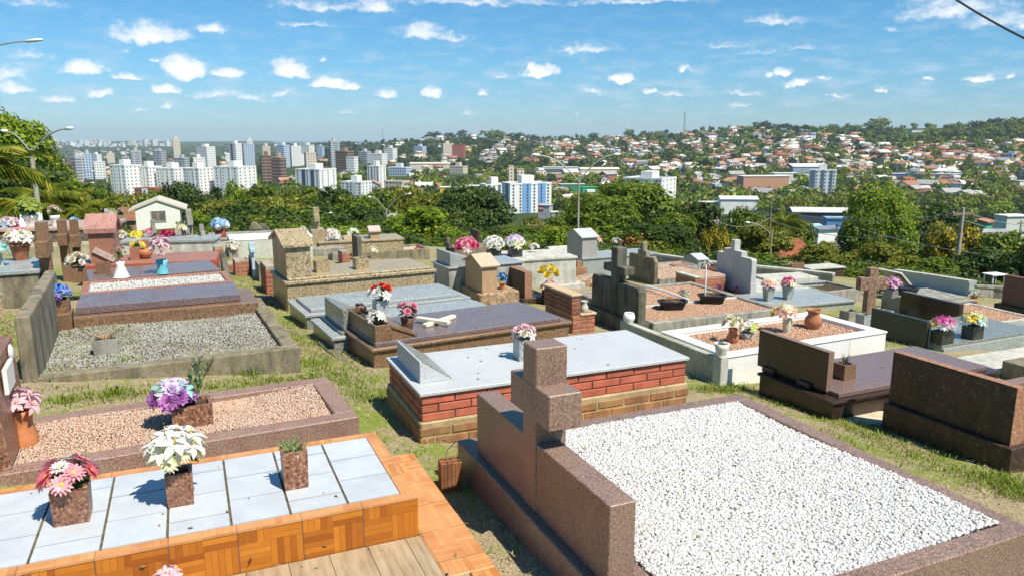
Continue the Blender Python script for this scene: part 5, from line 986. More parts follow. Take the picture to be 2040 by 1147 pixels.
def strip(p0,p1,wd,n,hs):
    A=gp(*p0);B=gp(*p1)
    for _ in range(n):
        t=rd.random(); x=A[0]+(B[0]-A[0])*t+rd.gauss(0,wd); y=A[1]+(B[1]-A[1])*t+rd.gauss(0,wd); pts.append((x,y,plane_z(x,y)-.005,hs*rd.uniform(.5,1.4)))
strip((90,800),(610,752),.07,260,1.0); strip((480,740),(640,720),.1,99,1.2); strip((560,640),(700,760),.16,403,0.8); strip((640,735),(760,800),.14,260,0.88); strip((470,545),(540,610),.2,260,0.8); strip((1390,775),(1490,775),.07,161,1.04); strip((1500,790),(1760,850),.09,204,0.72); strip((1660,830),(1990,975),.14,434,0.72); strip((1980,945),(2040,990),.08,186,1.28); strip((0,640),(40,690),.1,124,0.8); strip((1640,590),(1690,578),.25,161,1.04); strip((690,870),(800,905),.12,24,0.64); strip((200,790),(240,775),.03,24,1.68); strip((120,800),(150,795),.03,18,1.44); strip((480,745),(500,742),.03,24,1.76)
# weeds on the grave beds
for fr,n,h_ in ((PG,70,.6),(GV,200,.55)):
    for _ in range(n):
        x=rd.uniform(.15,fr.L-.15); y=rd.uniform(.1,fr.W-.15); 
        if fr is GV and not (x<.9 or y<.35 or y>fr.W-.5): continue
        cl=(rd.random()*.06)
        for q in range(4): X,Y,Z=fr.w(x+rd.gauss(0,.05),y+rd.gauss(0,.04),fr.H-.04); pts.append((X,Y,Z,h_*rd.uniform(.5,1.2)))
P,zz=WEED_BEDS[0]
for _ in range(150): pts.append((P[0]+rd.uniform(-.9,0),P[1]+rd.uniform(.2,1.2),P[2]+.22,1.2*rd.uniform(.5,1.3)))
blades('grass',pts,lf_grass,.034,.9,w=.003,seed=2,n=6,spread=.04)
blades('dry_straw',straw[:5000],lf_straw,.012,5.5,w=.0025,n=3,seed=4,spread=.05)
# fallen leaves and petals
rg_=np.random.default_rng(8); LV=[]
for _ in range(900):
    y=2.8+14*rd.random()**1.4; x=(rd.random()*2-1)*(y*.7+.5); LV.append((x,y,plane_z(x,y)+.012))
for fr,n,h_ in ((FR,30,.262),(BR,14,BR.H+.004),(TT,16,TT.H+.008),(PG,60,PG.H+.0),(GV,60,GV.H-.03),(B3,14,B3.H+.05),(BN,12,BN.H+.05),(WB,20,WB.H-.03)):
    for _ in range(n): X,Y,Z=fr.w(rd.uniform(.3,fr.L-.1),(rd.uniform(-1.95,-.15) if fr is FR else rd.uniform(.08,fr.W-.08)),h_); LV.append((X,Y,Z))
C_=np.array(LV); n_=len(C_); a_=rg_.uniform(0,6.28,n_); s_=rg_.uniform(.008,.019,(n_,1)); u_=np.stack([np.cos(a_),np.sin(a_),rg_.uniform(-.3,.3,n_)],1)*s_; v_=np.stack([-np.sin(a_),np.cos(a_),rg_.uniform(-.3,.3,n_)],1)*s_*.5
tag(link('fallen_leaves',np_mesh('fallen_leaves',np.stack([C_-u_,C_+v_,C_+u_,C_-v_],1).reshape(-1,3),np.arange(n_*4).reshape(-1,4),rg_.random(n_),leafmat('fallen_leaf',[(.10,.055,.025),(.2,.12,.05),(.30,.2,.08),(.13,.14,.03),(.45,.30,.28)],.15))),None,None,None,'stuff')
# ================================================================== TREES
def crown_np(seed,n,leaf,lobes,dense=.8,flat=.8,droop=0,low=-.1):
    rg=np.random.default_rng(seed); L=[]
    for i in range(lobes):
        t=i/lobes; a=i*2.4+rg.uniform(-.4,.4); el=rg.uniform(low,1); rr=rg.uniform(.35,.68)*math.sqrt(max(.05,1-max(0,el)**2*.8))
        L.append((rr*math.cos(a),rr*math.sin(a),el*.62,rg.uniform(.26,.42)))
    L.append((0,0,.1,.5)); L=np.array(L); wts=L[:,3]**2; idx=rg.choice(len(L),n,p=wts/wts.sum())
    # each lobe carries small clumps
    sub=[rg.normal(size=(26,3)) for _ in L]; sub=[q/np.linalg.norm(q,axis=1,keepdims=True) for q in sub]
    ci=rg.integers(0,26,n); D=np.stack([sub[i][c] for i,c in zip(idx,ci)]); D=D+rg.normal(0,.20,(n,3)); D/=np.linalg.norm(D,axis=1,keepdims=True)
    rr=np.where(rg.random(n)<dense,rg.uniform(.86,1.08,n),rg.uniform(.4,.9,n))
    C=L[idx,:3]+D*(L[idx,3]*rr)[:,None]*np.array([1,1,flat])
    nrm=D+rg.normal(0,.55,(n,3))+np.array([0,0,.45]); nrm/=np.linalg.norm(nrm,axis=1,keepdims=True)
    t=np.cross(nrm,rg.normal(size=(n,3))); t/=np.linalg.norm(t,axis=1,keepdims=True); b=np.cross(nrm,t)
    s_=leaf*rg.uniform(.6,1.35,(n,1)); 
    V=np.stack([C-t*s_,C+b*s_*.55,C+t*s_-np.array([0,0,droop])*s_,C-b*s_*.55],1).reshape(-1,3)
    zmin=V[:,2].min(); zmax=V[:,2].max(); V[:,2]=(V[:,2]-zmin)/(zmax-zmin); R_=np.percentile(np.hypot(V[:,0],V[:,1]),98); V[:,:2]/=R_
    Fq=np.arange(n*4).reshape(-1,4); return V,Fq,np.clip(rg.normal(.5,.28,n),0,1)
LM={'dark':leafmat('leaves_dark_green',[(.018,.038,.006),(.036,.070,.009),(.065,.108,.012),(.11,.15,.018)],.25),
    'mid':leafmat('leaves_mid_green',[(.05,.085,.007),(.10,.155,.010),(.165,.22,.014),(.24,.28,.025)],.35),
    'lite':leafmat('leaves_light_green',[(.08,.14,.008),(.16,.25,.013),(.26,.34,.02),(.36,.42,.04)],.4),
    'olive':leafmat('leaves_olive',[(.08,.10,.008),(.15,.165,.012),(.23,.24,.02),(.32,.31,.035)],.35),
    'yellow':leafmat('leaves_yellow_bloom',[(.06,.09,.01),(.20,.19,.02),(.42,.32,.02),(.60,.46,.03)],.3),
    'blue':leafmat('leaves_blue_green',[(.014,.034,.014),(.028,.058,.022),(.045,.080,.030)],.2)}
m_bark=concrete('bark',(.17,.13,.09),.5,.3)
CR={}
import zlib
def crown(kind,shape,n,leaf):
    k=(kind,shape,n,leaf)
    if k not in CR:
        sh={'round':dict(lobes=22,flat=.85),'tall':dict(lobes=26,flat=1.0,low=-.5),'umbrella':dict(lobes=30,flat=.55,low=.15),'loose':dict(lobes=16,flat=.8,dense=.55,low=-.6),'bush':dict(lobes=14,flat=.9,low=-.2)}[shape]
        V,Fq,rn=crown_np(zlib.crc32(shape.encode())%7+n+len(CR)*3,n,leaf,**sh); CR[k]=np_mesh('crown',V,Fq,rn,LM[kind])
    return CR[k]
import zlib
TR={}
def trunk_mesh(seed):
    if seed not in TR:
        mb=MB(); rd=random.Random(seed); lx,ly=rd.uniform(-.06,.06),rd.uniform(-.06,.06)
        mb.tube([(0,0,-.12),(0,0,.1),(lx*.5,ly*.5,.3),(lx,ly,.55)],[.055,.042,.034,.02],7)
        for k in range(6):
            a=k*1.05+rd.uniform(-.3,.3); q=rd.uniform(.22,.4); mb.tube([(lx*.4,ly*.4,rd.uniform(.24,.36)),(q*.5*math.cos(a),q*.5*math.sin(a),.5),(q*math.cos(a),q*math.sin(a),rd.uniform(.6,.75))],[.022,.014,.006],5)
        TR[seed]=mb.data('trunk',m_bark)
    return TR[seed]
TREEG='trees on the slope below the cemetery'
def tree(label,u,d,vtop,wpx,kind,shape='round',n=5200,leaf=.055,bot=None,group=TREEG,name='tree',cat='tree',cz=.22,yaw=None):
    x,y,_=aty(u,400,d); zb=tz(x,y); ztop=rowz(x,y,vtop); h=(ztop-zb)*1.04+.12*min(4,wpx*d/3000); wd=wpx*d/1500/2*1.08
    e=thing(name,label,cat,(x,y,zb),random.uniform(0,6.28) if yaw is None else yaw,group); zc=h*cz if bot is None else rowz(x,y,bot)-zb
    if name!='shrub': 
        o=link('trunk',trunk_mesh(zlib.crc32(label.encode())%3),e,(0,0,0)); o.scale=(wd*.9,wd*.9,h*.95)
    o=link('crown',crown(kind,shape,n,leaf),e,(0,0,zc)); o.scale=(wd,wd,h-zc); return e
tree('huge dark green tree towering over the palms at the left edge',-30,64,222,290,'lite','round',40000,.026,cz=.1)
tree('dark tree leaning out to the right behind the left street lamp',74,66,255,105,'mid','round',14000,.032,cz=.1)
tree('dark undergrown tree below the huge tree at the left edge',60,55,330,170,'dark','round',6000,.05,cz=.05)
for (u,d,vt,w_,k,sh,lab) in (
 (355,120,366,85,'dark','round','round dark tree just right of the white house roof'),
 (300,140,385,70,'mid','round','green tree top showing behind the ridge of the white house'),
 (240,130,388,90,'olive','round','olive tree left of the white house'),
 (190,120,372,70,'mid','loose','loose tree between the palms and the white house'),
 (420,125,378,60,'dark','round','dark tree below the white apartment blocks'),
 (475,130,364,52,'lite','round','small bright green tree in front of the white apartment blocks'),
 (430,105,405,95,'olive','round','olive crown low in the tree belt right of the white house'),
 (520,115,376,110,'mid','umbrella','broad green tree left of the middle of the tree belt'),
 (600,120,372,110,'mid','umbrella','broad spreading tree below the navy striped tower'),
 (560,100,400,120,'olive','umbrella','olive green tree in the middle of the tree belt'),
 (660,112,380,90,'dark','loose','dark loose leaved tree right of the navy striped tower'),
 (700,95,395,90,'mid','loose','glossy leaved tree in front of the small white block'),
 (640,90,415,100,'dark','umbrella','dark tree behind the golden cross pillar'),
 (490,95,415,100,'dark','round','dark bushy tree behind the sage tombs'),
 (760,110,385,90,'mid','round','green tree behind the slim double street lamp'),
 (805,118,378,80,'olive','umbrella','olive tree between the small white block and the dark tree'),
 (740,85,420,90,'dark','loose','dark tree behind the stone lantern'),
 (880,110,396,80,'mid','round','green tree below the yellow warehouse'),
 (850,100,388,80,'olive','round','olive tree left of the big dark tree'),
 (940,92,378,150,'dark','umbrella','big dark round tree in front of the blue and white tower'),
 (905,88,405,100,'dark','umbrella','dark lower crown at the left of the big dark tree'),
 (842,40,418,128,'lite','loose','leafy bright green tree behind the pale slab tomb'),
 (800,44,440,70,'mid','loose','smaller leafy tree beside the bright green one'),
 (1030,60,458,110,'mid','bush','clipped looking green bush behind the lilac bouquet'),
 (960,58,470,100,'olive','bush','yellow green bush behind the dense white bouquet'),
 (1100,48,456,66,'lite','bush','bright round bush left of the gabled gray headstone'),
 (1120,80,425,80,'mid','round','green tree left of the middle street lamp'),
 (1060,100,438,60,'olive','bush','yellowish tree at the foot of the blue and white tower'),
 (1245,62,370,205,'mid','umbrella','largest central tree with a wide domed crown'),
 (1210,58,400,150,'mid','umbrella','lower left dome of foliage beside the largest central tree'),
 (1325,60,418,130,'dark','umbrella','darker dome of foliage right of the largest central tree'),
 (1392,64,408,100,'dark','round','dark tree at the right side of the largest central tree'),
 (1310,48,455,150,'dark','bush','shaded shrub mass behind the second concrete cross'),
 (1440,52,470,80,'mid','bush','green shrub left of the gray painted cross'),
 (1520,60,450,120,'olive','loose','yellow green feathery tree right of the gray painted cross'),
 (1490,85,418,90,'mid','round','green tree below the white warehouse'),
 (1600,75,440,70,'mid','loose','green tree between the two wooden poles'),
 (1755,70,372,138,'lite','tall','tall bushy green tree on the right'),
 (1722,64,420,90,'mid','tall','lower side crown of the tall bushy tree on the right'),
 (1640,55,488,90,'olive','bush','green shrub right of the terracotta roof'),
 (1700,50,505,90,'olive','loose','feathery yellow green bush in front of the teal house'),
 (1770,46,490,110,'olive','loose','sunlit feathery bush behind the sloping dark slab'),
 (1880,95,420,140,'dark','round','dark broad tree behind the right concrete pole'),
 (1830,52,490,110,'mid','bush','green bush left of the right concrete pole'),
 (1905,50,452,105,'yellow','loose','yellow blooming tree beside the right concrete pole'),
 (1950,44,500,130,'dark','bush','dark bush behind the boundary wall on the right'),
 (2010,46,470,120,'mid','bush','green tree at the right edge behind the boundary wall'),
 (1870,43,520,100,'mid','bush','bush directly behind the bluish boundary wall'),
 (2045,40,490,90,'dark','bush','dark shrub cut by the right edge'),
 (397,45,425,42,'lite','loose','small bright leafed sapling right of the white house'),
 (1350,55,430,90,'mid','bush','mid green shrub behind the brick box grave')):
    n_=14000 if w_>130 else 7500 if w_>75 else 4200
    tree(lab,u,d,vt,w_,k,sh,n_,.036 if w_>130 else .05 if w_>75 else .065,cz=.12 if sh in('bush','loose') else .2)
for (u,v,d,w_,k,lab) in ((1440,466,40,44,'yellow','pale yellow flowering shrub behind the gray painted cross'),(1415,470,40,30,'yellow','smaller yellow flowering shrub by the short wooden pole'),(620,478,36,40,'olive','small shrub behind the golden block tomb'),(690,470,36,30,'lite','lime shrub beside the golden block tomb'),(1110,470,42,50,'lite','lime green shrub between the small concrete grave and the lamp')):
    tree(lab,u,d,v-14,w_,k,'bush',1500,.1,cz=.02,name='shrub',cat='shrub',group='shrubs behind the graves')
o=tree('shrub with orange red blossoms right of the largest central tree',1262,44,462,46,'mid','loose',1500,.09,cz=.02,name='shrub',cat='shrub',group='shrubs behind the graves')
LM['red']=leafmat('orange_blossom',[(.35,.08,.03),(.55,.18,.07)],.2); c_=link('blossom',crown('red','loose',160,.10),o,(0,0,.3),1.0); c_.scale=tuple(o.children[0].scale[k]*1.02 for k in range(3))
# palms
def frond_mb(seed,n=22):
    mb=MB(); rd=random.Random(seed); pts=[]
    for i in range(9): t=i/8; pts.append(Vector((t*.95*math.cos(.9-1.5*t*.6),0,.62*t*1.1-1.0*t*t)))
    mb.tube(pts,[.012]*5+[.008]*3+[.003],4,r=.9)
    for i in range(n):
        t=.12+.86*i/n; k=t*8; j=min(7,int(k)); p=pts[j].lerp(pts[j+1],k-j); L=.34*math.sin(math.pi*(.15+.8*t))+.05
        for s_ in (-1,1):
            d=Vector((.45,s_*.85,-.35+rd.uniform(-.2,.15))).normalized(); w_=Vector((.022,0,.008))
            mb.add([p-w_,p+w_,p+d*L*.6+w_,p+d*L+Vector((0,0,-.08)),p+d*L*.6-w_],[(0,1,2,3,4)])
    return mb
lf_palm=leafmat('palm_leaves',[(.09,.14,.012),(.18,.23,.02),(.30,.32,.03),(.44,.38,.05)],.4)
FROND=[frond_mb(k).data('frond',lf_palm) for k in range(3)]
def palm(label,u,d,vtop,size,n=13):
    x,y,_=aty(u,420,d); zb=tz(x,y); zt=rowz(x,y,vtop)-size*.35; e=thing('palm_tree',label,'palm',(x,y,zb),0,'palms at the left'); rd=random.Random(u+999)
    mb=MB(); h=zt-zb; mb.tube([(0,0,-.2),(.05,0,h*.5),(0,0,h)],[size*.075,size*.055,size*.05],8); part('trunk',mb,m_bark,e)
    for k in range(n):
        o=link('frond',FROND[k%3],e,(0,0,h)); o.scale=(size,size,size*rd.uniform(.8,1.2)); o.rotation_euler=(rd.uniform(-.2,.2),rd.uniform(-.75,.35),k*2.4+rd.uniform(-.3,.3))
for (u,d,vt,sz_,lab) in ((-20,30,310,1.4,'large palm with long drooping fronds at the left edge'),(-35,27,300,2.4,'palm cut by the left edge behind the funeral flowers'),(95,46,372,2.4,'yellow green palm at the foot of the left street lamp'),(135,48,380,1.6,'young palm just right of the left street lamp'),(48,43,392,2.2,'low palm behind the white plant pots'),(165,45,408,1.1,'bushy small palm behind the brown crosses'),(205,46,396,1.2,'palm right of the brown crosses before the brown roof'),(1562,72,432,2.4,'dark palm behind the middle wooden pole')):
    palm(lab,u,d,vt,sz_)
# undergrowth covering the slope
def merged(name,protos,items,mats,label=None):
    """one mesh out of many placed copies: items = (proto, x, y, z, sx, sz, yaw)"""
    Vs=[];Fs=[];Rs=[];Ms=[];b=0
    for (pi,x,y,z,sx,sz,yw) in items:
        V,Fq,rn,mi=protos[pi]; c,s_=math.cos(yw),math.sin(yw); X=V[:,0]*sx;Y=V[:,1]*sx
        Vs.append(np.stack([X*c-Y*s_+x,X*s_+Y*c+y,V[:,2]*sz+z],1)); Fs.append(Fq+b); b+=len(V); Rs.append(rn); Ms.append(np.full(len(Fq),mi) if np.isscalar(mi) else mi)
    o=link(name,np_mesh(name,np.concatenate(Vs),np.concatenate(Fs),np.concatenate(Rs),mats,False,np.concatenate(Ms))); o['kind']='stuff'; return o
mats_=[LM[k] for k in ('dark','mid','lite','olive','blue')]
UP=[crown_np(60+k,420,.085,10,low=-.2)+(k%4,) for k in range(8)]
it=[]; rd=random.Random(21)
while len(it)<640:
    a=rd.uniform(-38,38); re=lin(a,EDGE); r=re+1.5+90*rd.random()**1.6; x,y=r*math.sin(R(a)),r*math.cos(R(a)); s_=rd.uniform(.6,1.5)*(1+r/200); 
    uu=1020+1500*x/y
    if 215<uu<400 and r<70: continue
    if (1535<uu<1640 or 1655<uu<1730) and r<66 and y<60 and rd.random()<.4: continue
    if uu>1380 and r<70 and rd.random()<.25: continue
    it.append((rd.choice([0,0,4,4,1,1,2,3,5,4]),x,y,tz(x,y)-.2,s_,min(s_*1.0,.7+(r-re)*.05),rd.uniform(0,6.28)))
merged('undergrowth',UP,it,mats_)
# ================================================================== TOWN
PROF={}
def at_row(u,v):
    """where the line of sight through a pixel meets the terrain beyond the cemetery"""
    k=int(round(u/8))
    if k not in PROF:
        uu=k*8; t=(uu-1020)/1500; tab=[]
        for d in np.geomspace(60,6000,170):
            x,y=t*d*1.0,d; z=tz(x,y); tab.append((proj(x,y,z)[1],d))
        PROF[k]=tab
    best=None
    for (v0,d0),(v1,d1) in zip(PROF[k][:-1],PROF[k][1:]):
        if (v0-v)*(v1-v)<=0 and abs(v1-v0)>1e-6: d=d0+(d1-d0)*(v0-v)/(v0-v1); return d
    return None
def wallmat(c): 
    k='wall_%02d_%02d_%02d'%tuple(int(q*99) for q in c)
    return MATS.get(k) or plain(k,c,.85,.12,scale=.4)
def roofmat(c):
    k='roof_%02d_%02d_%02d'%tuple(int(q*99) for q in c)
    return MATS.get(k) or plain(k,c,.8,.3,scale=.6)
m_win=plain('window_dark_glass',(.11,.12,.14),.25,.3,spec=.6,scale=.3)
WALLS={'white':(.78,.77,.74),'cream':(.70,.60,.44),'pinkish':(.62,.40,.31),'gray':(.42,.42,.42),'ochre':(.56,.36,.14),'pale blue':(.40,.50,.62),'brick red':(.38,.14,.08),'pale green':(.42,.52,.36)}
ROOFS={'terracotta':(.33,.15,.095),'brown':(.24,.13,.09),'gray':(.34,.33,.32),'pale':(.66,.62,.56),'rust red':(.30,.09,.06),'orange':(.44,.23,.14)}
HM={}
def house_mesh(wn,rn,kind,seed):
    k=(wn,rn,kind,seed)
    if k in HM: return HM[k]
    rd=random.Random(seed*17+len(kind)); mb=MB(); L,W,h=rd.uniform(9,14),rd.uniform(7,9),rd.choice([3.1,3.3,5.8])
    mb.mi=0; mb.box(-L/2,L/2,-W/2,W/2,-4,h)
    if kind=='gable':
        mb.mi=0; mb.prism([(-W/2,h),(W/2,h),(0,h+2.1)],'x',-L/2,L/2); mb.mi=1; mb.prism([(-W/2-.6,h-.3),(0,h+2.15),(W/2+.6,h-.3),(W/2+.6,h),(0,h+2.45),(-W/2-.6,h)],'x',-L/2-.5,L/2+.5)
    elif kind=='hip':
        mb.mi=1; a,b=L/2+.6,W/2+.6; mb.add([(-a,-b,h-.1),(a,-b,h-.1),(a,b,h-.1),(-a,b,h-.1),(-a+b,0,h+2.2),(a-b,0,h+2.2)],[(0,1,5,4),(1,2,5),(2,3,4,5),(3,0,4),(3,2,1,0)])
    else:
        mb.mi=1; mb.box(-L/2-.3,L/2+.3,-W/2-.3,W/2+.3,h,h+.35); mb.mi=0; mb.box(-L/2,L/2*.2,-W/2,W/2*.3,h+.35,h+2.2); 
    mb.mi=2
    for fl in range(1 if h<4 else 2):
        z=1+fl*2.8
        for x in np.linspace(-L/2+1.6,L/2-1.6,3): mb.box(x-.7,x+.7,-W/2-.06,-W/2+.05,z,z+1.2); mb.box(x-.7,x+.7,W/2-.05,W/2+.06,z,z+1.2)
        for y in (-W/4,W/4): mb.box(-L/2-.06,-L/2+.05,y-.6,y+.6,z,z+1.2); mb.box(L/2-.05,L/2+.06,y-.6,y+.6,z,z+1.2)
    if rd.random()<.5: mb.mi=0; mb.box(L/2,L/2+3,-W/2,W/4,-3,2.4); mb.mi=1; mb.box(L/2+.02,L/2+3.2,-W/2-.2,W/4+.2,2.4,2.6)
    HM[k]=mb.data('house',[wallmat(WALLS[wn]),roofmat(ROOFS[rn]),m_win]); return HM[k]
BLD=[]      # footprints kept free of houses: u0,u1,v0,v1 in picture terms of where a building stands
# -- apartment towers
_wm={}
def winmesh(w_,h_,mat):
    k=(round(w_,2),round(h_,2),mat.name)
    if k not in _wm: _wm[k]=MB().box(-w_/2,w_/2,-.12,.06,-h_/2,h_/2).data('window',mat)
    return _wm[k]
def facade(name,wall,win,fx=3.2,fz=3.0,wx=.5,wz=.5):
    k='facade_'+name
    if k in MATS: return MATS[k]
    s=NT(k); s.coord(); sp_=s.n('ShaderNodeSeparateXYZ'); s.l(s.raw,sp_.inputs[0]); u=s.math('ADD',sp_.outputs[0],sp_.outputs[1])
    fu=s.math('FRACT',s.math('DIVIDE',u,fx)); fv=s.math('FRACT',s.math('DIVIDE',sp_.outputs[2],fz))
    a=s.math('MULTIPLY',s.math('LESS_THAN',fu,wx),s.math('LESS_THAN',fv,wz))
    g_=s.n('ShaderNodeNewGeometry'); sn=s.n('ShaderNodeSeparateXYZ'); s.l(g_.outputs['Normal'],sn.inputs[0]); a=s.math('MULTIPLY',a,s.math('LESS_THAN',s.math('ABSOLUTE',sn.outputs[2]),.5))
    return s.out(s.mix(a,wall,win),.7,.3)
BG='apartment towers in the valley'
def tower(label,u0,u1,vtop,d,wall,yaw=28,asp=1.0,floors=None,nx=None,ny=None,win=None,roofbox=True,side=None,strips=(),name='apartment_tower',cat='building',fac=None,vbase=None,ww=1.05,wh=1.1):
    """u0..u1 silhouette, d distance; width along the front x' and depth asp*width; windows are parts when nx is given"""
    uc=(u0+u1)/2; x,y,_=aty(uc,350,d); zb=tz(x,y)-2; zt=rowz(x,y,vtop); H=zt-zb; S=(u1-u0)*d/1500; yw=R(yaw); Wd=S/(abs(math.cos(yw))+asp*abs(math.sin(yw))); Dp=Wd*asp
    e=thing(name,label,cat,(x,y,zb),yw,BG); mw=wallmat(wall) if fac is None else fac
    part('walls',MB().box(-Wd/2,Wd/2,-Dp/2,Dp/2,-6,H-1),mw,e); part('parapet',ring(MB(),-Wd/2-.15,Wd/2+.15,-Dp/2-.15,Dp/2+.15,.5,H-1,H),wallmat(side or wall),e)
    part('roof',MB().box(-Wd/2+.3,Wd/2-.3,-Dp/2+.3,Dp/2-.3,H-1,H-.6),roofmat((.38,.36,.34)),e)
    if roofbox: part('lift_house',MB().box(-Wd*.16,Wd*.14,-Dp*.2,Dp*.25,H-.6,H+4),wallmat(wall),e)
    for (f,a,b,c) in strips:      # coloured vertical strips: face, from, to (0..1), colour
        mb=MB()
        if f=='f': mb.box(-Wd/2+a*Wd,-Wd/2+b*Wd,-Dp/2-.35,-Dp/2+.1,0,H-.4)
        elif f=='r': mb.box(Wd/2-.1,Wd/2+.35,-Dp/2+a*Dp,-Dp/2+b*Dp,0,H-.4)
        else: mb.box(-Wd/2-.35,-Wd/2+.1,-Dp/2+a*Dp,-Dp/2+b*Dp,0,H-.4)
        part('wall_strip',mb,wallmat(c),e)
    fl=floors or max(3,int(H/3)); fh=(H-1.5)/fl; wm=winmesh(ww,wh,m_win)
    if nx:
        for k in range(fl):
            z=.9+fh*(k+.5)
            if z<fh and vbase: continue
            for i in range(nx):
                px=-Wd/2+Wd*(i+.5)/nx; off=0
                for (f,a,b,c) in strips:
                    if f=='f' and a<(i+.5)/nx<b: off=.35
                link('window',wm,e,(px,-Dp/2-off,z))
            for j in range(ny or 0):
                py=-Dp/2+Dp*(j+.5)/ny; off=0; sd_=1 if yaw<0 else -1
                fk='r' if sd_>0 else 'l'
                for (f,a,b,c) in strips:
                    if f==fk and a<(j+.5)/ny<b: off=.35
                o=link('window',wm,e,(sd_*(Wd/2+off),py,z)); o.rotation_euler=(0,0,R(90)*sd_)
    BLD.append((u0-3,u1+3,vtop,proj(x,y,zb)[1])); return e
Wt=(.80,.79,.76); Cr=(.68,.60,.48); Gy=(.46,.46,.48); Br=(.20,.12,.09); Bl=(.17,.36,.66); Nv=(.05,.07,.16); Ye=(.66,.66,.40)
F1=facade('white_punched',(.76,.75,.73),(.16,.17,.20),3.0,3.0,.45,.42); F2=facade('cream_punched',(.64,.56,.45),(.14,.13,.13),3.2,3.0,.5,.45); F3=facade('gray_banded',(.44,.45,.48),(.10,.12,.15),8,3.0,.85,.5); F4=facade('brown_banded',(.26,.17,.12),(.06,.05,.05),6,3.1,.9,.55); F5=facade('bluish_glass',(.48,.56,.66),(.12,.19,.30),3.0,3.0,.6,.6); F6=facade('brick_banded',(.40,.13,.08),(.14,.08,.07),4,3.0,.5,.45)
tower('cream and brown slab tower beside the dark tree at the far left',106,131,318,680,Cr,20,.8,fac=F2); tower('dark brown tower with balcony bands at the far left',129,150,326,670,Br,20,.9,fac=F4)
tower('gray blue tower behind the dark brown tower',144,168,312,830,Gy,-25,1,fac=F3); tower('pale blue narrow tower behind the left street lamp',170,188,306,900,(.5,.56,.64),20,1,fac=F5); tower('small white block right of the narrow pale blue tower',190,212,322,900,Wt,20,.6,fac=F1,roofbox=False)
for i,(a,b,vt,d,yw) in enumerate(((226,276,328,640,-20),(276,320,331,650,-22),(318,372,334,650,-17),(370,422,334,630,-22),(432,506,331,630,-21))):
    lab=['white apartment block first from the left above the tree belt','white apartment block behind the low red brick block','white apartment block third from the left above the tree belt','white apartment block next to the small bright green tree','widest white apartment block standing alone right of the row'][i]
    tower(lab,a,b,vt,d,Wt,yw,1.0 if i<4 else .9,floors=9,nx=4,ny=4,strips=(('f',.30,.36,(.66,.64,.60)),('f',.64,.70,(.66,.64,.60))),name='apartment_block')
tower('low red brick and white block under the white apartment row',268,322,374,500,(.42,.13,.06),-14,.5,floors=4,nx=5,ny=2,strips=(('f',.36,.62,Wt),),roofbox=False,name='apartment_block')
tower('lone tall beige tower against the far hills',348,365,276,1700,Cr,30,.9,fac=F2); tower('white and brown tower right of the lone beige tower',397,431,292,1300,Wt,-25,.8,fac=F1)
tower('slender white tower with dark vertical stripe',461,485,286,1150,Wt,-30,.8,strips=(('f',.3,.55,(.12,.10,.12)),),fac=F1); tower('bluish tower just right of the slender striped tower',487,512,287,1200,Gy,20,.9,fac=F5); tower('narrow pale tower on the skyline left of centre',497,508,279,1500,Wt,10,1,fac=F1)
tower('gray tower above the second white apartment block',264,287,300,1100,Gy,25,.9,fac=F3); tower('small gray tower behind the white apartment row',247,262,312,1150,(.36,.38,.44),20,1,fac=F3)
tower('dark brown tower with white balcony bands left of the navy striped tower',519,546,310,760,Br,25,.9,fac=F4); tower('tan tower with balcony bands beside the dark brown one',544,570,313,740,(.42,.32,.23),-20,.9,fac=F4)
tower('pale blue striped tower behind the tan tower',555,579,289,1150,(.6,.66,.74),-25,.9,fac=F5); tower('white tower in the cluster left of the gray skyline tower',580,604,291,1180,Wt,22,.9,fac=F1); tower('pale green tower in the cluster left of the gray skyline tower',602,628,289,1250,(.62,.68,.58),-20,.9,fac=F1); tower('beige tower in front of the white cluster',607,633,304,950,(.62,.54,.40),25,.9,fac=F2)
tower('gray skyline tower at the middle left',657,680,281,1000,Gy,25,.9,fac=F3); tower('brown and tan tower right of the gray skyline tower',671,706,301,950,(.32,.2,.15),-25,.8,fac=F4); tower('pale low block right of the brown and tan tower',692,714,312,930,(.62,.6,.56),-20,.9,fac=F1,roofbox=False)
tower('white tower with navy window strips above the tree belt',592,667,336,610,Wt,-24,.9,floors=11,nx=5,ny=3,strips=(('f',.30,.42,Nv),('f',.66,.78,Nv)),name='apartment_tower')
tower('small pale white block in front of the tree belt',681,738,361,540,Wt,-22,.8,floors=7,nx=5,ny=3,strips=(('f',.34,.70,(.55,.60,.60)),),name='apartment_block')
tower('plain white tower right of the navy striped tower',733,768,330,680,Wt,-24,.9,floors=11,nx=4,ny=2,strips=(('f',.45,.55,(.6,.6,.58)),))
tower('bluish white low block right of the plain white tower',773,820,333,850,(.62,.68,.76),-20,.6,fac=F5,name='apartment_block'); tower('cream block with tan sides below the bluish white block',766,815,360,640,(.66,.54,.40),-24,.7,fac=F2,roofbox=False,name='apartment_block')
tower('white tower pair on the hill left of centre',740,772,306,1100,Wt,-22,.8,fac=F1); tower('cream tower behind the white tower pair',767,792,295,1250,(.72,.69,.6),-22,.9,fac=F1)
tower('pale yellow block beside the red block on the hill',879,905,286,1250,(.62,.55,.40),20,.8,fac=F2); tower('red block on the hill above the yellow warehouse',902,928,289,1230,(.42,.09,.05),-10,.6,fac=F6,roofbox=False)
tower('cream block with dark end above the yellow warehouse',896,932,331,880,(.66,.5,.42),-24,.7,fac=F2,name='apartment_block')
tower('tan twin tower behind the blue and white tower',1012,1024,330,700,(.56,.44,.28),10,1,fac=F2,roofbox=False); tower('orange tan tower behind the blue and white tower',1028,1044,336,700,(.5,.34,.2),10,1,fac=F2,roofbox=False)
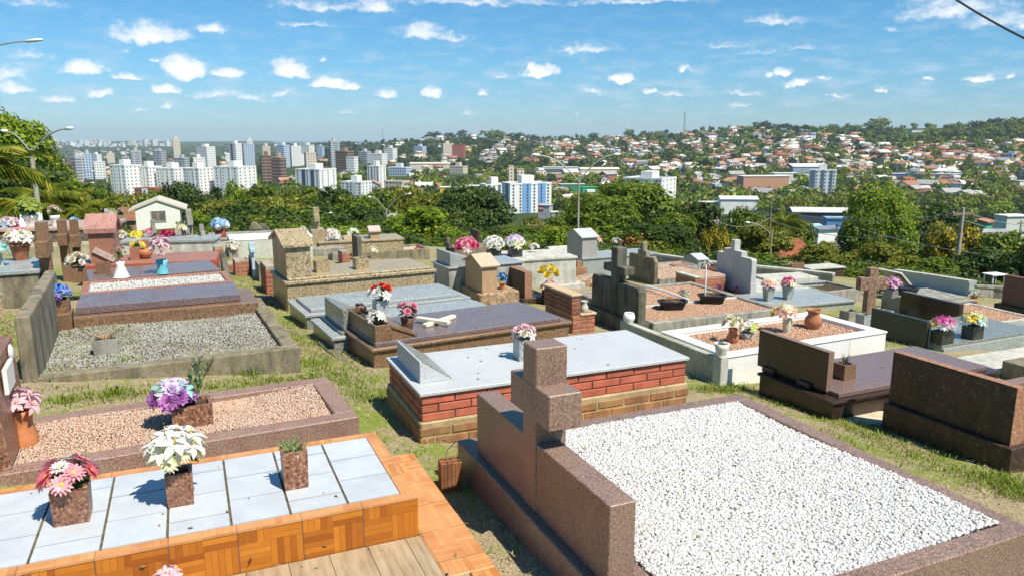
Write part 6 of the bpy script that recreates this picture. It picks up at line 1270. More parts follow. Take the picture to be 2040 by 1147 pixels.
tower('left wing of the blue and white tower, white with teal strips',955,1012,366,470,Wt,24,.7,floors=8,nx=4,ny=0,strips=(('f',.08,.2,(.10,.26,.36)),('f',.55,.66,(.10,.26,.36))))
tower('blue and white tower in the centre of the picture',1000,1098,363,445,Wt,20,.55,floors=10,nx=6,ny=2,strips=(('f',.30,.50,Bl),('f',.68,.86,Bl),('l',.25,.5,(.10,.22,.34))))
tower('pale yellow and white block behind the largest central tree',1240,1350,353,520,Wt,-32,1.0,floors=7,nx=4,ny=4,strips=(('f',.55,.75,Ye),('f',.2,.35,(.5,.52,.40))),name='apartment_block')
tower('white tower with slate blue stripes in the valley at right',1612,1666,338,630,Wt,-18,.6,floors=7,nx=6,ny=2,strips=(('f',.02,.2,(.12,.17,.26)),('f',.44,.54,(.12,.17,.26)),('f',.78,.86,(.12,.17,.26))))
rdt=random.Random(15)
for i in range(34):
    u=rdt.choice([rdt.uniform(150,470),rdt.uniform(470,860),rdt.uniform(500,720)]); d=rdt.uniform(880,1700); w_=rdt.uniform(13,22)*1500/d; k=rdt.randrange(4); hgt=rdt.choice([14,18,22,28,36]); x,y,_=aty(u,300,d); vt=proj(x,y,tz(x,y)+hgt)[1]
    if any(a-2<u<b+2 and abs(vt-c_)<14 for a,b,c_,d_ in BLD): continue
    nm=['white','cream','gray banded','pale blue'][k]; nb=len(BLD); e=tower('%s mid rise block among the hazy skyline towers %s'%(nm,'left of the navy striped tower' if u<592 else 'right of the navy striped tower'),u-w_/2,u+w_/2,vt,d,(Wt,Cr,Gy,(.5,.56,.64))[k],rdt.choice([-25,-18,20,28]),rdt.uniform(.6,1),fac=(F1,F2,F3,F5)[k],name='mid_rise_block'); e['group']='%s mid rise blocks %s'%(nm,'left' if u<592 else 'right')+' of the navy striped tower'
def shed(label,u0,u1,vtop,d,wall,roof,yaw=8,depth=.7,gable=False,name='warehouse',cat='building',band=None,h=None):
    uc=(u0+u1)/2; x,y,_=aty(uc,380,d); zb=tz(x,y); H=max(3.0,rowz(x,y,vtop)-zb) if h is None else h; Wd=(u1-u0)*d/1500; Dp=Wd*depth; e=thing(name,label,cat,(x,y+Dp/2,zb),R(yaw),'long low buildings in the valley')
    part('walls',MB().box(-Wd/2,Wd/2,-Dp/2,Dp/2,-8,H),wallmat(wall),e); mb=MB()
    if gable: mb.prism([(-Dp/2-.5,H),(0,H+Dp*.14),(Dp/2+.5,H),(Dp/2+.5,H+.3),(0,H+Dp*.14+.3),(-Dp/2-.5,H+.3)],'x',-Wd/2-.5,Wd/2+.5)
    else: mb.box(-Wd/2-.4,Wd/2+.4,-Dp/2-.4,Dp/2+.4,H,H+.4)
    part('roof',mb,roofmat(roof),e)
    if band: part('band',MB().box(-Wd/2+.2,Wd/2-.2,-Dp/2-.15,-Dp/2+.02,H*.25,H*.8),wallmat(band),e)
    BLD.append((u0-2,u1+2,vtop-3,proj(x,y,zb)[1])); return e
shed('bright yellow warehouse in front of the dark tree',876,925,374,560,(.72,.46,.02),(.74,.73,.70),4,.5); shed('white roofed shed right of the yellow warehouse',925,960,371,570,Wt,(.74,.73,.70),4,.6)
shed('gray box building with a red sign at the foot of the blue and white tower',1076,1099,410,400,(.42,.42,.42),(.5,.5,.48),-20,1)
se=BLD and bpy.data.objects['warehouse.002']; sb=[o for o in se.children if o.name.startswith('walls')][0].data.vertices; sx=max(q.co.x for q in sb); sy=min(q.co.y for q in sb); sz=max(q.co.z for q in sb); sg=part('sign_board',MB().box(-sx*.98,-sx*.05,sy-.2,sy-.02,sz*.62,sz*.95),wallmat((.5,.02,.02)),se); lm=MB()
for k in range(5): lm.box(-sx*.86+k*sx*.15,-sx*.76+k*sx*.15,sy-.26,sy-.19,sz*.74,sz*.84)
part('lettering',lm,m_whitep,sg)
shed('pale flat roof right of the red sign building',1098,1135,424,390,(.5,.5,.47),(.56,.55,.52),5,.6); shed('green fronted low building below the middle street lamp',1112,1165,368,640,(.03,.26,.14),(.55,.56,.52),3,.4); shed('bright green low roof beside the largest central tree',1160,1192,374,610,(.05,.42,.16),(.05,.42,.16),3,.6)
shed('long white institutional building left of the middle street lamp',1082,1152,334,880,Wt,(.66,.64,.62),4,.35,band=(.12,.12,.14)); shed('long pale building behind the middle street lamp',1155,1232,338,860,Cr,(.66,.58,.45),3,.3,True); shed('white modern building on the slope above the pale yellow block',1258,1296,321,980,Wt,(.7,.7,.7),4,.5,band=(.2,.22,.25))
shed('long cream school building on the hill left of centre',818,896,327,1000,(.66,.58,.46),(.56,.50,.42),3,.25,True); shed('long gray building above the cream school building',952,996,318,1150,(.4,.42,.44),(.5,.5,.5),3,.25)
shed('white roofed warehouse below the slope at right of centre',1440,1512,398,430,Wt,(.72,.73,.72),-6,.5,True); shed('pale warehouse left of the white roofed one',1396,1442,404,440,Cr,(.62,.6,.55),0,.5); shed('terracotta and white commercial building in the valley',1478,1570,352,640,(.52,.27,.18),(.70,.66,.62),4,.4); shed('white commercial building with red sign in the valley',1540,1592,346,700,Wt,(.7,.7,.68),4,.5,band=(.62,.60,.56))
shed('steel blue hall behind the slate striped tower',1574,1640,333,800,(.28,.34,.42),(.62,.64,.66),5,.6,True); shed('large dark roofed factory hall left of the tall bushy tree',1590,1700,424,300,(.05,.055,.09),(.60,.58,.53),-8,.45,True); shed('blue painted shed below the dark roofed factory',1655,1700,436,260,(.10,.26,.50),(.25,.42,.6),-8,.5)
shed('white two storey house with slate roof below the factory hall',1628,1676,458,180,Wt,(.18,.21,.27),20,.6,True,name='house',cat='house'); shed('aqua roofed shed left of the white two storey house',1600,1640,452,200,(.3,.5,.58),(.28,.52,.60),10,.5,True)
shed('green painted gable shed on the right',1955,1988,444,170,(.02,.36,.20),(.45,.18,.12),40,.9,True); shed('long gray corrugated roof at the right edge',1928,2020,466,120,(.25,.25,.26),(.33,.33,.34),-4,.35,True); shed('navy blue hall in the valley at far right',1795,1832,348,780,(.03,.08,.28),(.3,.33,.4),3,.5); shed('navy and white shop building right of the tall bushy tree',1770,1800,350,760,(.08,.10,.3),(.6,.6,.6),3,.6); shed('dark glass fronted hall in the valley at far right',1858,1920,352,760,(.05,.08,.13),(.4,.42,.45),3,.4); shed('white chapel like house in the valley at far right',1898,1918,368,600,(.86,.86,.84),(.5,.3,.2),60,1.2,True,name='house',cat='house'); shed('big white wall building on the wooded hill at right',1804,1841,271,1330,(.80,.80,.80),(.6,.6,.6),3,.3); shed('white and gray villa at the right edge',2026,2060,362,650,Wt,(.5,.5,.5),10,.6); shed('white slab roofed villa low at the right edge',2008,2060,432,260,(.6,.6,.56),(.72,.70,.66),10,.6)
x,y,_=aty(1458,440,330); zb=tz(x,y); e=thing('sign_pylon','tall blank white sign pylon right of the wooden pole','sign',(x,y,zb),0); H=rowz(x,y,423)-zb; part('panel',MB().box(-.85,.85,-.3,.3,-4,H),m_whitep,e)
# -- houses just below the cemetery
def roofhouse(label,u0,u1,vridge,veave,d,roof,wall,yaw=0,asp=.8,hip=True,name='house'):
    uc=(u0+u1)/2; x,y,_=aty(uc,450,d); zb=tz(x,y); zr=rowz(x,y,vridge)-zb; ze=rowz(x,y,veave)-zb; Wd=(u1-u0)*d/1500; Dp=Wd*asp; ze=max(.3,ze); e=thing(name,label,'house',(x,y+Dp*.3,zb),R(yaw),None)
    part('walls',MB().box(-Wd*.46,Wd*.46,-Dp*.44,Dp*.44,-8,ze),wallmat(wall),e); mb=MB(); a,b=Wd/2,Dp/2
    if hip: mb.add([(-a,-b,ze-.1),(a,-b,ze-.1),(a,b,ze-.1),(-a,b,ze-.1),(-a+b*.9,0,zr),(a-b*.9,0,zr)],[(0,1,5,4),(1,2,5),(2,3,4,5),(3,0,4),(3,2,1,0)])
    else: mb.prism([(-b,ze),(0,zr),(b,ze),(b,ze+.15),(0,zr+.15),(-b,ze+.15)],'x',-a,a)
    part('roof',mb,roof,e); return e
def tileroof(name,c):
    s=NT(name); c_=s.ramp(s.noise(3,4,.7),[(.3,mul(c,.55)),(.5,c),(.72,mul(c,1.35))]); wv_=s.n('ShaderNodeTexWave',Scale=5.0,Distortion=.6); wv_.bands_direction='X'; s.l(s.coord(),wv_.inputs['Vector']); s.bump(wv_.outputs['Fac'],.5,.05); return s.out(s.mix(.35,c_,s.ramp(wv_.outputs['Fac'],[(0,(.35,.3,.28)),(1,(1,1,1))]),'MULTIPLY'),.85,.2)
tr1=tileroof('old_tile_roof',(.30,.15,.085)); tr2=tileroof('orange_tile_roof',(.50,.21,.10)); tr3=tileroof('brick_red_tile_roof',(.34,.12,.065)); trg=tileroof('gray_sheet_roof',(.36,.35,.34)); trw=tileroof('white_sheet_roof',(.66,.66,.66))
roofhouse('brown tiled hip roof left of the white house',205,278,414,437,78,tr1,(.4,.28,.2),0,.9); roofhouse('faded brown roof behind the blue hydrangea pot',420,482,440,452,70,tr1,(.4,.3,.22),4,.7,False); roofhouse('orange tiled roof behind the golden house headstone',545,600,441,462,85,tr2,(.6,.5,.36),12,.9); roofhouse('gray sheet roof beside the slim double street lamp',738,792,428,436,100,trg,(.45,.44,.42),5,.6,False); roofhouse('brick red tiled roof behind the wooden pole on the right',1540,1632,478,508,58,tr3,(.55,.36,.25),12,.7,True); roofhouse('teal walled house with a white sheet roof among the bushes',1662,1722,486,503,66,trw,(.04,.24,.24),-24,.9,False); roofhouse('gray roof below the blue and white tower',1060,1100,456,464,120,trg,(.4,.38,.35),10,.7); roofhouse('pale roofed house half hidden by palms at the left',40,108,398,412,62,trw,(.72,.70,.64),5,.7,False); roofhouse('dark roof between the palms and the brown tiled roof',165,232,420,432,70,trg,(.35,.30,.26),5,.7,False)
# -- the white house
x,y,_=aty(316,440,64); zb=tz(x,y); e=thing('white_house','white plastered gable house with one dark window and a thin tiled roof','house',(x,y,zb),R(22)); ze=rowz(x,y,416)-zb; za=rowz(x,y,400)-zb; wd=1.72; 
part('walls',MB().prism([(-wd,-3),(wd,-3),(wd,ze),(0,za),(-wd,ze)],'y',-.05,4.2),plain('white_limewash',(.80,.79,.72),.9,.08,scale=2),e)
k=(za-ze)/wd; part('roof',MB().prism([(-wd-.55,ze-.55*k),(0,za),(wd+.55,ze-.55*k),(wd+.55,ze-.55*k+.12),(0,za+.13),(-wd-.55,ze-.55*k+.12)],'y',-.16,4.6),plain('pale_fibre_roof',(.52,.48,.40),.9,.25),e)
zw=rowz(x,y,431)-zb; f=part('window',MB().box(-.50,.55,-.075,-.03,zw-.42,zw+.40),plain('curtained_window',(.20,.17,.16),.3,.5,scale=3),e); ring_=MB(); ring_.box(-.56,.61,-.10,-.02,zw+.40,zw+.47); ring_.box(-.56,.61,-.10,-.02,zw-.49,zw-.42); ring_.box(-.56,-.50,-.10,-.02,zw-.42,zw+.40); ring_.box(.55,.61,-.10,-.02,zw-.42,zw+.40); ring_.box(0,.04,-.10,-.02,zw-.42,zw+.40); part('window_frame',ring_,plain('gray_wood_frame',(.42,.40,.36),.7,.2),f)
# ================================================================== LAMPS, POLES, WIRES
def lamp(label,u,d,vtop,arms,poler=.09,white=None,base_v=None):
    x,y,_=aty(u,430,d); zb=tz(x,y); h=rowz(x,y,vtop)-zb; e=thing('street_lamp',label,'street lamp',(x,y,zb),0,'double armed street lamps'); mb=MB(); mb.tube([(0,0,-.5),(0,0,h)],[poler*1.5,poler],10); part('pole',mb,m_pole,e)
    if white: zw=rowz(x,y,white)-zb; mb=MB(); mb.tube([(0,0,-.4),(0,0,zw)],[poler*1.5+.01,poler*1.35+.01],10); part('painted_foot',mb,m_whitep,e)
    for (ue,ve) in arms:
        xe,ye,ze=aty(ue,ve,d); dx=xe-x; dz=ze-zb; pts=[]
        for i in range(9):
            t=i/8; pts.append((dx*t,0,h-.25+(dz-h+.25)*(1-(1-t)**1.9)))
        mb=MB(); mb.tube(pts,.035,6); part('arm',mb,m_metal,e); s_=math.copysign(1,dx); L=max(.35,abs(dx)*.22); q=Vector(pts[-1]); mb=MB()
        mb.lathe([(.02,0),(.07,.05),(.085,.6),(.05,.95),(.0,1)],8,cap=False); o=part('lamp_head',mb,m_lampw,e,smooth=True); o.location=q-Vector((s_*.08,0,0)); o.rotation_euler=(0,R(90)*s_-.10*s_,0); o.scale=(1,1.3,L)
    return e
lamp('tall double street lamp with a white painted foot in front of the huge left tree',78,38,297,((133,257),(12,262)),.10,white=421)
lamp('street lamp in the middle with two arms above the gabled gray headstone',1152,38,352,((1073,310),(1224,309)),.048)
lamp('slim double street lamp in front of the green tree belt',770,72,416,((738,393),(812,387)),.08); lamp('short double street lamp behind the golden cross pillar',622,66,441,((595,428),(656,425)),.08)
lamp('distant double street lamp by the dark brown tower',138,110,362,((118,349),(178,342)),.12); lamp('smaller distant street lamp right of the palms',150,105,386,((181,365),(122,372)),.1); lamp('far small street lamp behind the sage tombs',480,80,444,((502,434),),.07); lamp('street lamp right of the wooden pole near the terracotta roof',1540,58,462,((1492,444),),.06)
lamp('street lamp whose single arm reaches in at the upper left edge',-60,40,130,((54,83),),.1)
def upole(label,u,d,vtop,ub=None,r_=.12,arm=1.6,armv=6,mat=None,lean=0):
    x,y,_=aty(u,vtop,d); zb=tz(x,y); h=rowz(x,y,vtop)-zb; e=thing('utility_pole',label,'utility pole',(x,y,zb),0,'utility poles on the slope'); mb=MB(); mb.tube([(lean,0,-.5),(0,0,h)],[r_*1.35,r_*.85],9); part('pole',mb,mat or m_pole,e)
    if arm: mb=MB(); mb.box(-arm/2,arm/2,-.06,.06,h-.45,h-.30); o=part('crossarm',mb,m_wood,e); o.rotation_euler=(0,0,R(25))
    if arm:
        for k in (-.45,0,.45): mb=MB(); mb.lathe([(.03,0),(.05,.05),(.03,.12)],6); o=part('insulator',mb,m_glass,e); o.location=(k*arm*math.cos(R(25)),k*arm*math.sin(R(25)),h-.30)
    return Vector((x,y,zb+h-.25))
A_=upole('concrete utility pole with wires beside the yellow blooming tree',1919,46,414,r_=.13,arm=1.9)
B_=upole('wooden pole left of the terracotta roof',1536,60,405,r_=.10,arm=0,mat=m_wood); C_=upole('short dark wooden pole in front of the yellow flowering shrub',1428,42,432,r_=.06,arm=.25,mat=m_wood); D_p=upole('thin utility pole with crossarm below the blue and white tower',1068,70,441,r_=.07,arm=1.8,mat=m_wood)
upole('utility pole at the right edge beyond the gray roof',2035,110,440,r_=.12,arm=1.6)
def cable(label,a,b,sag,rad=.012,mat=None):
    a,b=Vector(a),Vector(b); mb=MB(); mb.tube([a.lerp(b,i/14)-Vector((0,0,sag*4*(i/14)*(1-i/14))) for i in range(15)],rad,5); o=part('overhead_cable',mb,mat or m_wirel,None); tag(o,label,'cable')
cable('thick black overhead cable crossing the upper right corner',aty(1890,-10,9.0),aty(2060,86,8.2),.02,.012,m_wire)
cable('upper gray cable from the concrete pole to the right edge',A_,aty(2120,452,58),.35,.02); cable('lower gray cable from the concrete pole to the right edge',A_-Vector((0,0,.5)),aty(2120,470,54),.3,.02)
cable('upper gray cable from the concrete pole across to the wooden pole',A_,B_-Vector((0,0,.1)),.8,.02); cable('lower gray cable from the concrete pole across to the wooden pole',A_-Vector((.3,0,1.1)),B_-Vector((0,0,1.1)),.9,.02); cable('gray cable from the wooden pole to the short dark pole',B_-Vector((0,0,.9)),C_,.5,.015); cable('gray cable low over the bushes at the right edge',aty(1700,452,52),aty(2100,520,40),.4,.015)
# masts
def mast(label,u,d,vtop,vb,w0):
    x,y,_=aty(u,vb,d); zb=tz(x,y); h=rowz(x,y,vtop)-zb; e=thing('radio_mast',label,'mast',(x,y,zb),0); mb=MB(); c=[(w0*math.cos(k*2.094),w0*math.sin(k*2.094)) for k in range(3)]; tp=[(q[0]*.25,q[1]*.25) for q in c]
    for q,t in zip(c,tp): mb.tube([(q[0],q[1],-2),(t[0],t[1],h)],.30,4)
    n=11
    for i in range(n):
        z0,z1=h*i/n,h*(i+1)/n; f0,f1=1-.75*i/n,1-.75*(i+1)/n
        for k in range(3): a,b=c[k],c[(k+1)%3]; mb.tube([(a[0]*f0,a[1]*f0,z0),(b[0]*f1,b[1]*f1,z1)],.16,3)
    mb.tube([(0,0,h-1),(0,0,h+5)],.2,4); part('lattice',mb,plain('mast_steel',(.30,.31,.34),.6,.1),e)
mast('tall lattice radio mast on the hill crest right of centre',1363,1520,222,262,2.4); mast('thin lattice radio mast on the hill left of centre',762,2150,256,280,2.0)
# -- houses and trees of the town
rd=random.Random(77)
def zone(u,d):
    if u<560: return 'in the valley at left' if d<1500 else 'far out on the plain at left'
    if d<520: return 'low in the valley'
    if u<1060: return 'on the middle hill' if d>950 else 'in the valley left of centre'
    if u<1560: return 'on the hill right of centre' if d>900 else 'in the valley right of centre'
    return 'on the hill at right' if d>900 else 'in the valley at right'
def blocked(u,v):
    return any(a<=u<=b and c<=v<=d_+2 for a,b,c,d_ in BLD)
cand=[]
def dens(u,v):
    cv=lin(u,[(c[0],c[1]) for c in CREST])
    if v<cv+2: return 0
    if u<560: return .55 if v>300 else .2
    if u<1060: return .35 if v<320 else .5
    if u>1650 and v<276: return .02
    if u>1720 and v<290: return .06
    if u>1060 and v<335: return 1.0
    return .75 if v<415 else .25
tries=0
while len(cand)<950 and tries<40000:
    tries+=1; u=rd.uniform(-20,2060); v=rd.triangular(256,432,300) if u>560 else rd.uniform(288,372)
    if rd.random()>dens(u,v)*(.55+.9*(noise.noise(Vector((u/60,v/22,5)))+.15)) or blocked(u,v): continue
    d=at_row(u,v)
    if d is None or d<200: continue
    cand.append((u,v,d))
wn_=['white']*9+['cream']*6+['pinkish']*2+['gray']*2+['ochre','pale blue','brick red','pale green']; rn_=['terracotta']*5+['brown']*6+['gray']*4+['pale']*6+['rust red','orange','orange']
cand.sort(key=lambda q:q[2]); HP={}
far_items=[];protos=[];PI={}
def harr(me):
    n=len(me.vertices); V=np.zeros(n*3,np.float32); me.vertices.foreach_get('co',V); V=V.reshape(-1,3); F=[];M=[]
    for p in me.polygons:
        vs=list(p.vertices)
        for i in range(1,len(vs)-1): F.append((vs[0],vs[i],vs[i+1])); M.append(p.material_index)
    return V,np.array(F),np.full(len(F),.5),np.array(M)
far_m=[];far_idx={}
for i,(u,v,d) in enumerate(cand):
    wn=rd.choice(wn_); rn=rd.choice(rn_); kind=rd.choice(['gable','gable','hip','hip','flat']); sd_=rd.randrange(2); x,y,_=aty(u,v,d); yw=rd.choice([0,90])+rd.gauss(20,14); sc=rd.uniform(.9,1.35)*(1 if d<1200 else 1.15)
    me=house_mesh(wn,rn,kind,sd_)
    if i<300:
        o=link('house',me,None,(x,y,tz(x,y)),R(yw),sc); lab='%s house with a %s %s roof %s'%(wn,rn,kind if kind!='gable' else 'pitched',zone(u,d)); tag(o,lab,'house','%s walled houses with %s %s roofs %s'%(wn,rn,kind,zone(u,d)))
    else:
        key=me.name
        if key not in PI:
            V,F,rn2,M=harr(me); mi=[]
            for m in me.materials:
                if m.name not in far_idx: far_idx[m.name]=len(far_m); far_m.append(m)
                mi.append(far_idx[m.name])
            PI[key]=len(protos); protos.append((V,F,rn2,np.array(mi)[M]))
        far_items.append((PI[key],x,y,tz(x,y),sc,sc,R(yw)))
merged('distant_houses',protos,far_items,far_m)
# far white city at the foot of the ridge
rdc=random.Random(3)
cm=[MB().box(-1,1,-1,1,-.1,1).data('city_block',wallmat(c)) for c in ((.72,.70,.68),(.60,.56,.52),(.52,.54,.60))]
for i in range(95):
    u=rdc.uniform(100,345); v=rdc.gauss(292,2.6); d=rdc.uniform(4200,6000); x,y,_=aty(u,v,d); k=rdc.randrange(3); o=link('city_block',cm[k],None,(x,y,tz(x,y)),rdc.uniform(0,1.5)); o.scale=(rdc.uniform(7,16),rdc.uniform(7,16),rdc.choice([8,11,14,17,22,34])); tag(o,['whitish','beige','gray'][k]+' block in the far off city under the blue ridge','building',['whitish','beige','gray'][k]+' blocks of the far off city')
# town trees
kinds=['dark','mid','mid','olive','dark','blue','lite']; TP=[]
for k in range(6): TP.append((['dark','mid','olive','dark','lite','blue'][k],crown(['dark','mid','olive','dark','lite','blue'][k],['round','round','umbrella','tall','round','tall'][k],340+k,.13)))
words={'dark':'dark green','mid':'mid green','olive':'olive green','lite':'bright green','blue':'bluish green'}
tc_=[]; tries=0
def forest(u,v):
    cv=lin(u,[(c[0],c[1]) for c in CREST])
    if v<cv+8: return 1.0
    if u>1690 and v<291: return 3.5
    if u>1600 and v<270: return 2.5
    if u<1060 and u>560: return 1.1
    return .9
while len(tc_)<3700 and tries<120000:
    tries+=1; u=rd.uniform(-30,2070); cv=lin(u,[(c[0],c[1]) for c in CREST]); v=cv-1+rd.random()**1.25*(440-cv) if u>560 else rd.uniform(288,400)
    if rd.random()>forest(u,v)*(.7-.8*noise.noise(Vector((u/60,v/22,5)))): continue
    if any(a<=u<=b and d_-6<=v<=d_+14 for a,b,c,d_ in BLD): continue
    d=at_row(u,v)
    if d is None or d<150: continue
    tc_.append((u,v,d))
tc_.sort(key=lambda q:q[2]); items=[]
LOW=[]
for k in range(6):
    V,Fq,rn=crown_np(300+k,90,.24,9,low=-.3); LOW.append((V,Fq,rn,k))
lm6=[LM[q[0]] for q in TP]
for i,(u,v,d) in enumerate(tc_):
    x,y,_=aty(u,v,d); k=rd.choice([0,1,1,2,2,4,4]) if d<900 else rd.choice([0,1,1,2,3,4,5]) if u>1060 else rd.choice([0,5,5,0,3,1]); hh=rd.uniform(6,12)*(1 if d<900 else 1.15); wd=hh*rd.uniform(.42,.7)
    if i<225:
        e=thing('town_tree','%s tree among the houses %s'%(words[TP[k][0]],zone(u,d)),'tree',(x,y,tz(x,y)),rd.uniform(0,6.28),'%s trees among the houses %s'%(words[TP[k][0]],zone(u,d))); o=link('trunk',trunk_mesh(k%3),e); o.scale=(wd*.8,wd*.8,hh); o=link('crown',TP[k][1],e,(0,0,hh*.08)); o.scale=(wd,wd,hh*.92)
    else: items.append((k,x,y,tz(x,y)-.5,wd,hh,rd.uniform(0,6.28)))
merged('distant_trees',LOW,items,lm6)
# woods on the crests, big skyline trees
big=[(865,262,2000,48,'blue'),(920,258,1900,26,'blue'),(895,264,1950,30,'blue'),(985,258,1850,60,'mid'),(1030,264,1850,50,'blue'),(1060,268,1850,34,'blue'),(1182,264,1700,26,'blue'),(1253,256,1650,26,'mid'),(1520,241,1480,48,'blue'),(1490,250,1480,30,'mid'),(1560,246,1470,50,'blue'),(1600,251,1470,60,'blue'),(1755,233,1430,46,'mid'),(1735,243,1430,30,'mid'),(1705,248,1430,30,'mid'),(1985,234,1260,30,'blue'),(1945,240,1300,40,'dark'),(1660,247,1450,24,'dark'),(690,281,2300,40,'blue'),(640,284,2500,50,'blue'),(570,285,2600,40,'blue')]
for (u,vt,d,w_,k) in big:
    x,y,_=aty(u,vt,d); zb=tz(x,y); h=max(9,rowz(x,y,vt)-zb); wd=w_*d/3000; e=thing('skyline_tree','%s tree standing against the sky %s'%({'blue':'dark bluish','mid':'lighter green','dark':'deep green'}[k],'left of centre' if u<1060 else 'right of the radio mast' if u>1363 else 'between the centre and the radio mast'),'tree',(x,y,zb),0,'%s skyline trees %s'%({'blue':'dark bluish','mid':'lighter green','dark':'deep green'}[k],'left of centre' if u<1060 else 'right of the radio mast' if u>1363 else 'between the centre and the radio mast'))
    o=link('crown',crown(k,'round' if w_>28 else 'tall',345,.13),e,(0,0,-1)); o.scale=(wd,wd,h+1)
# haze
mb=MB(); mb.box(-16000,16000,-16000,16000,-130,95); hz=bpy.data.materials.new('haze_air'); hz.use_nodes=True; hn=hz.node_tree; hn.nodes.remove(hn.nodes['Principled BSDF']); pv=hn.nodes.new('ShaderNodeVolumePrincipled'); pv.inputs['Color'].default_value=(.72,.89,1,1); pv.inputs['Density'].default_value=8.5e-5; pv.inputs['Anisotropy'].default_value=0; hn.links.new(pv.outputs[0],hn.nodes['Material Output'].inputs['Volume'])
o=link('haze',mb.data('haze',hz)); o['kind']='stuff'
# ================================================================== CAMERA, SUN, SKY
cam=bpy.data.cameras.new('camera'); cam.sensor_width=36; cam.lens=36*F_PX/2040; cam.clip_start=.05; cam.clip_end=60000
co=bpy.data.objects.new('camera',cam); COL.objects.link(co); co.location=(0,0,0); co.rotation_euler=(R(90)-PITCH,0,0); SC.camera=co
SUN_EL=R(57); SUN_AZ=math.atan2(.74,-.67)            # azimuth from +y towards +x
sd=Vector((math.sin(SUN_AZ)*math.cos(SUN_EL),math.cos(SUN_AZ)*math.cos(SUN_EL),math.sin(SUN_EL)))
sl=bpy.data.lights.new('sun','SUN'); sl.energy=5.0; sl.angle=R(.5); sl.color=(1,.93,.79)
so=bpy.data.objects.new('sun',sl); COL.objects.link(so); so.rotation_euler=sd.to_track_quat('Z','Y').to_euler()
w=bpy.data.worlds.new('World'); SC.world=w; w.use_nodes=True; nt=w.node_tree; bg=nt.nodes['Background']
sky=nt.nodes.new('ShaderNodeTexSky'); sky.sky_type='NISHITA'; sky.sun_disc=False; sky.sun_elevation=SUN_EL; sky.sun_rotation=SUN_AZ; sky.air_density=1.0; sky.dust_density=.2; sky.ozone_density=2.2; sky.altitude=100
def N(t,**k):
    o=nt.nodes.new(t)
    for a,b in k.items(): setattr(o,a,b)
    return o
def ML(op,a,b=None,c=None,clamp=False):
    o=N('ShaderNodeMath',operation=op,use_clamp=clamp)
    for i,v in enumerate((a,b,c)):
        if v is None: continue
        if isinstance(v,bpy.types.NodeSocket): nt.links.new(v,o.inputs[i])
        else: o.inputs[i].default_value=v
    return o.outputs[0]
tc=N('ShaderNodeTexCoord'); sp=N('ShaderNodeSeparateXYZ'); nt.links.new(tc.outputs['Generated'],sp.inputs[0])
az=ML('ARCTAN2',sp.outputs[0],sp.outputs[1]); el=ML('ARCSINE',sp.outputs[2])
cb=N('ShaderNodeCombineXYZ'); nt.links.new(az,cb.inputs[0]); nt.links.new(el,cb.inputs[1])
# warp the lookup so that every cloud gets a billowing outline
wn=N('ShaderNodeTexNoise'); wn.inputs['Scale'].default_value=38; wn.inputs['Detail'].default_value=6; wn.inputs['Roughness'].default_value=.62; nt.links.new(cb.outputs[0],wn.inputs['Vector'])
wv=N('ShaderNodeVectorMath',operation='MULTIPLY_ADD'); nt.links.new(wn.outputs['Color'],wv.inputs[0]); wv.inputs[1].default_value=(.050,.022,0)
ofs=N('ShaderNodeVectorMath',operation='ADD'); nt.links.new(cb.outputs[0],ofs.inputs[0]); ofs.inputs[1].default_value=(-.025,-.011,0); nt.links.new(ofs.outputs[0],wv.inputs[2])
def azel(u,v): x,y,z=ray(u,v); return math.atan2(x,y),math.asin(z/math.sqrt(x*x+y*y+z*z))
CL=[(300,68,78,24,.9),(420,58,34,14,.7),(365,138,48,24,1.25),(460,146,36,12,1.1),(165,138,52,17,1.0),(260,152,34,8,.9),(330,178,32,14,.9),(580,140,48,22,1.1),(660,168,56,14,1.2),(700,172,24,10,1),(1075,142,44,16,1.25),(1060,134,22,12,1.1),(1242,158,28,12,1.15),(770,190,34,13,.8),(860,186,26,15,.95),(960,184,20,10,.7),(1560,146,28,10,.95),(1590,168,34,9,1.0),(1528,150,16,8,.8),(1370,138,24,8,.75),(1298,180,26,8,.75),(1645,156,18,7,.8),(1850,155,24,5,.9),(1950,156,34,9,.95),(2010,154,16,7,.7),(1665,192,14,6,.7),(1756,178,12,6,.7),(30,178,40,14,.75),(15,150,30,20,.55),(60,110,60,10,.35),(120,196,40,8,.55),(200,188,34,9,.6),(430,190,60,10,.5),(500,196,50,9,.45),(560,186,44,8,.5),(840,64,62,22,.62),(905,76,52,10,.45),(750,14,62,22,.62),(640,12,150,14,.42),(950,4,260,12,.38),(610,46,80,5,.4),(1170,98,80,13,.42),(1130,96,30,14,.4),(1545,42,80,11,.42),(1450,90,70,8,.3),(1510,104,60,8,.3),(1600,95,70,7,.28),(1900,18,120,30,.5),(2000,40,90,22,.42),(2030,50,24,14,.5),(1780,60,20,6,.25),(60,6,60,12,.4),(1250,4,220,8,.4),(1340,188,50,7,.5),(1480,186,60,7,.45),(1180,180,34,9,.5),(1000,150,30,8,.45),(250,100,20,8,.35),(640,120,14,6,.5),(320,118,8,5,.6),(330,215,24,7,.5),(275,220,18,6,.4),(690,226,26,6,.35),(930,228,24,6,.35),(1480,208,30,6,.4),(1150,228,12,5,.3)]
best=None
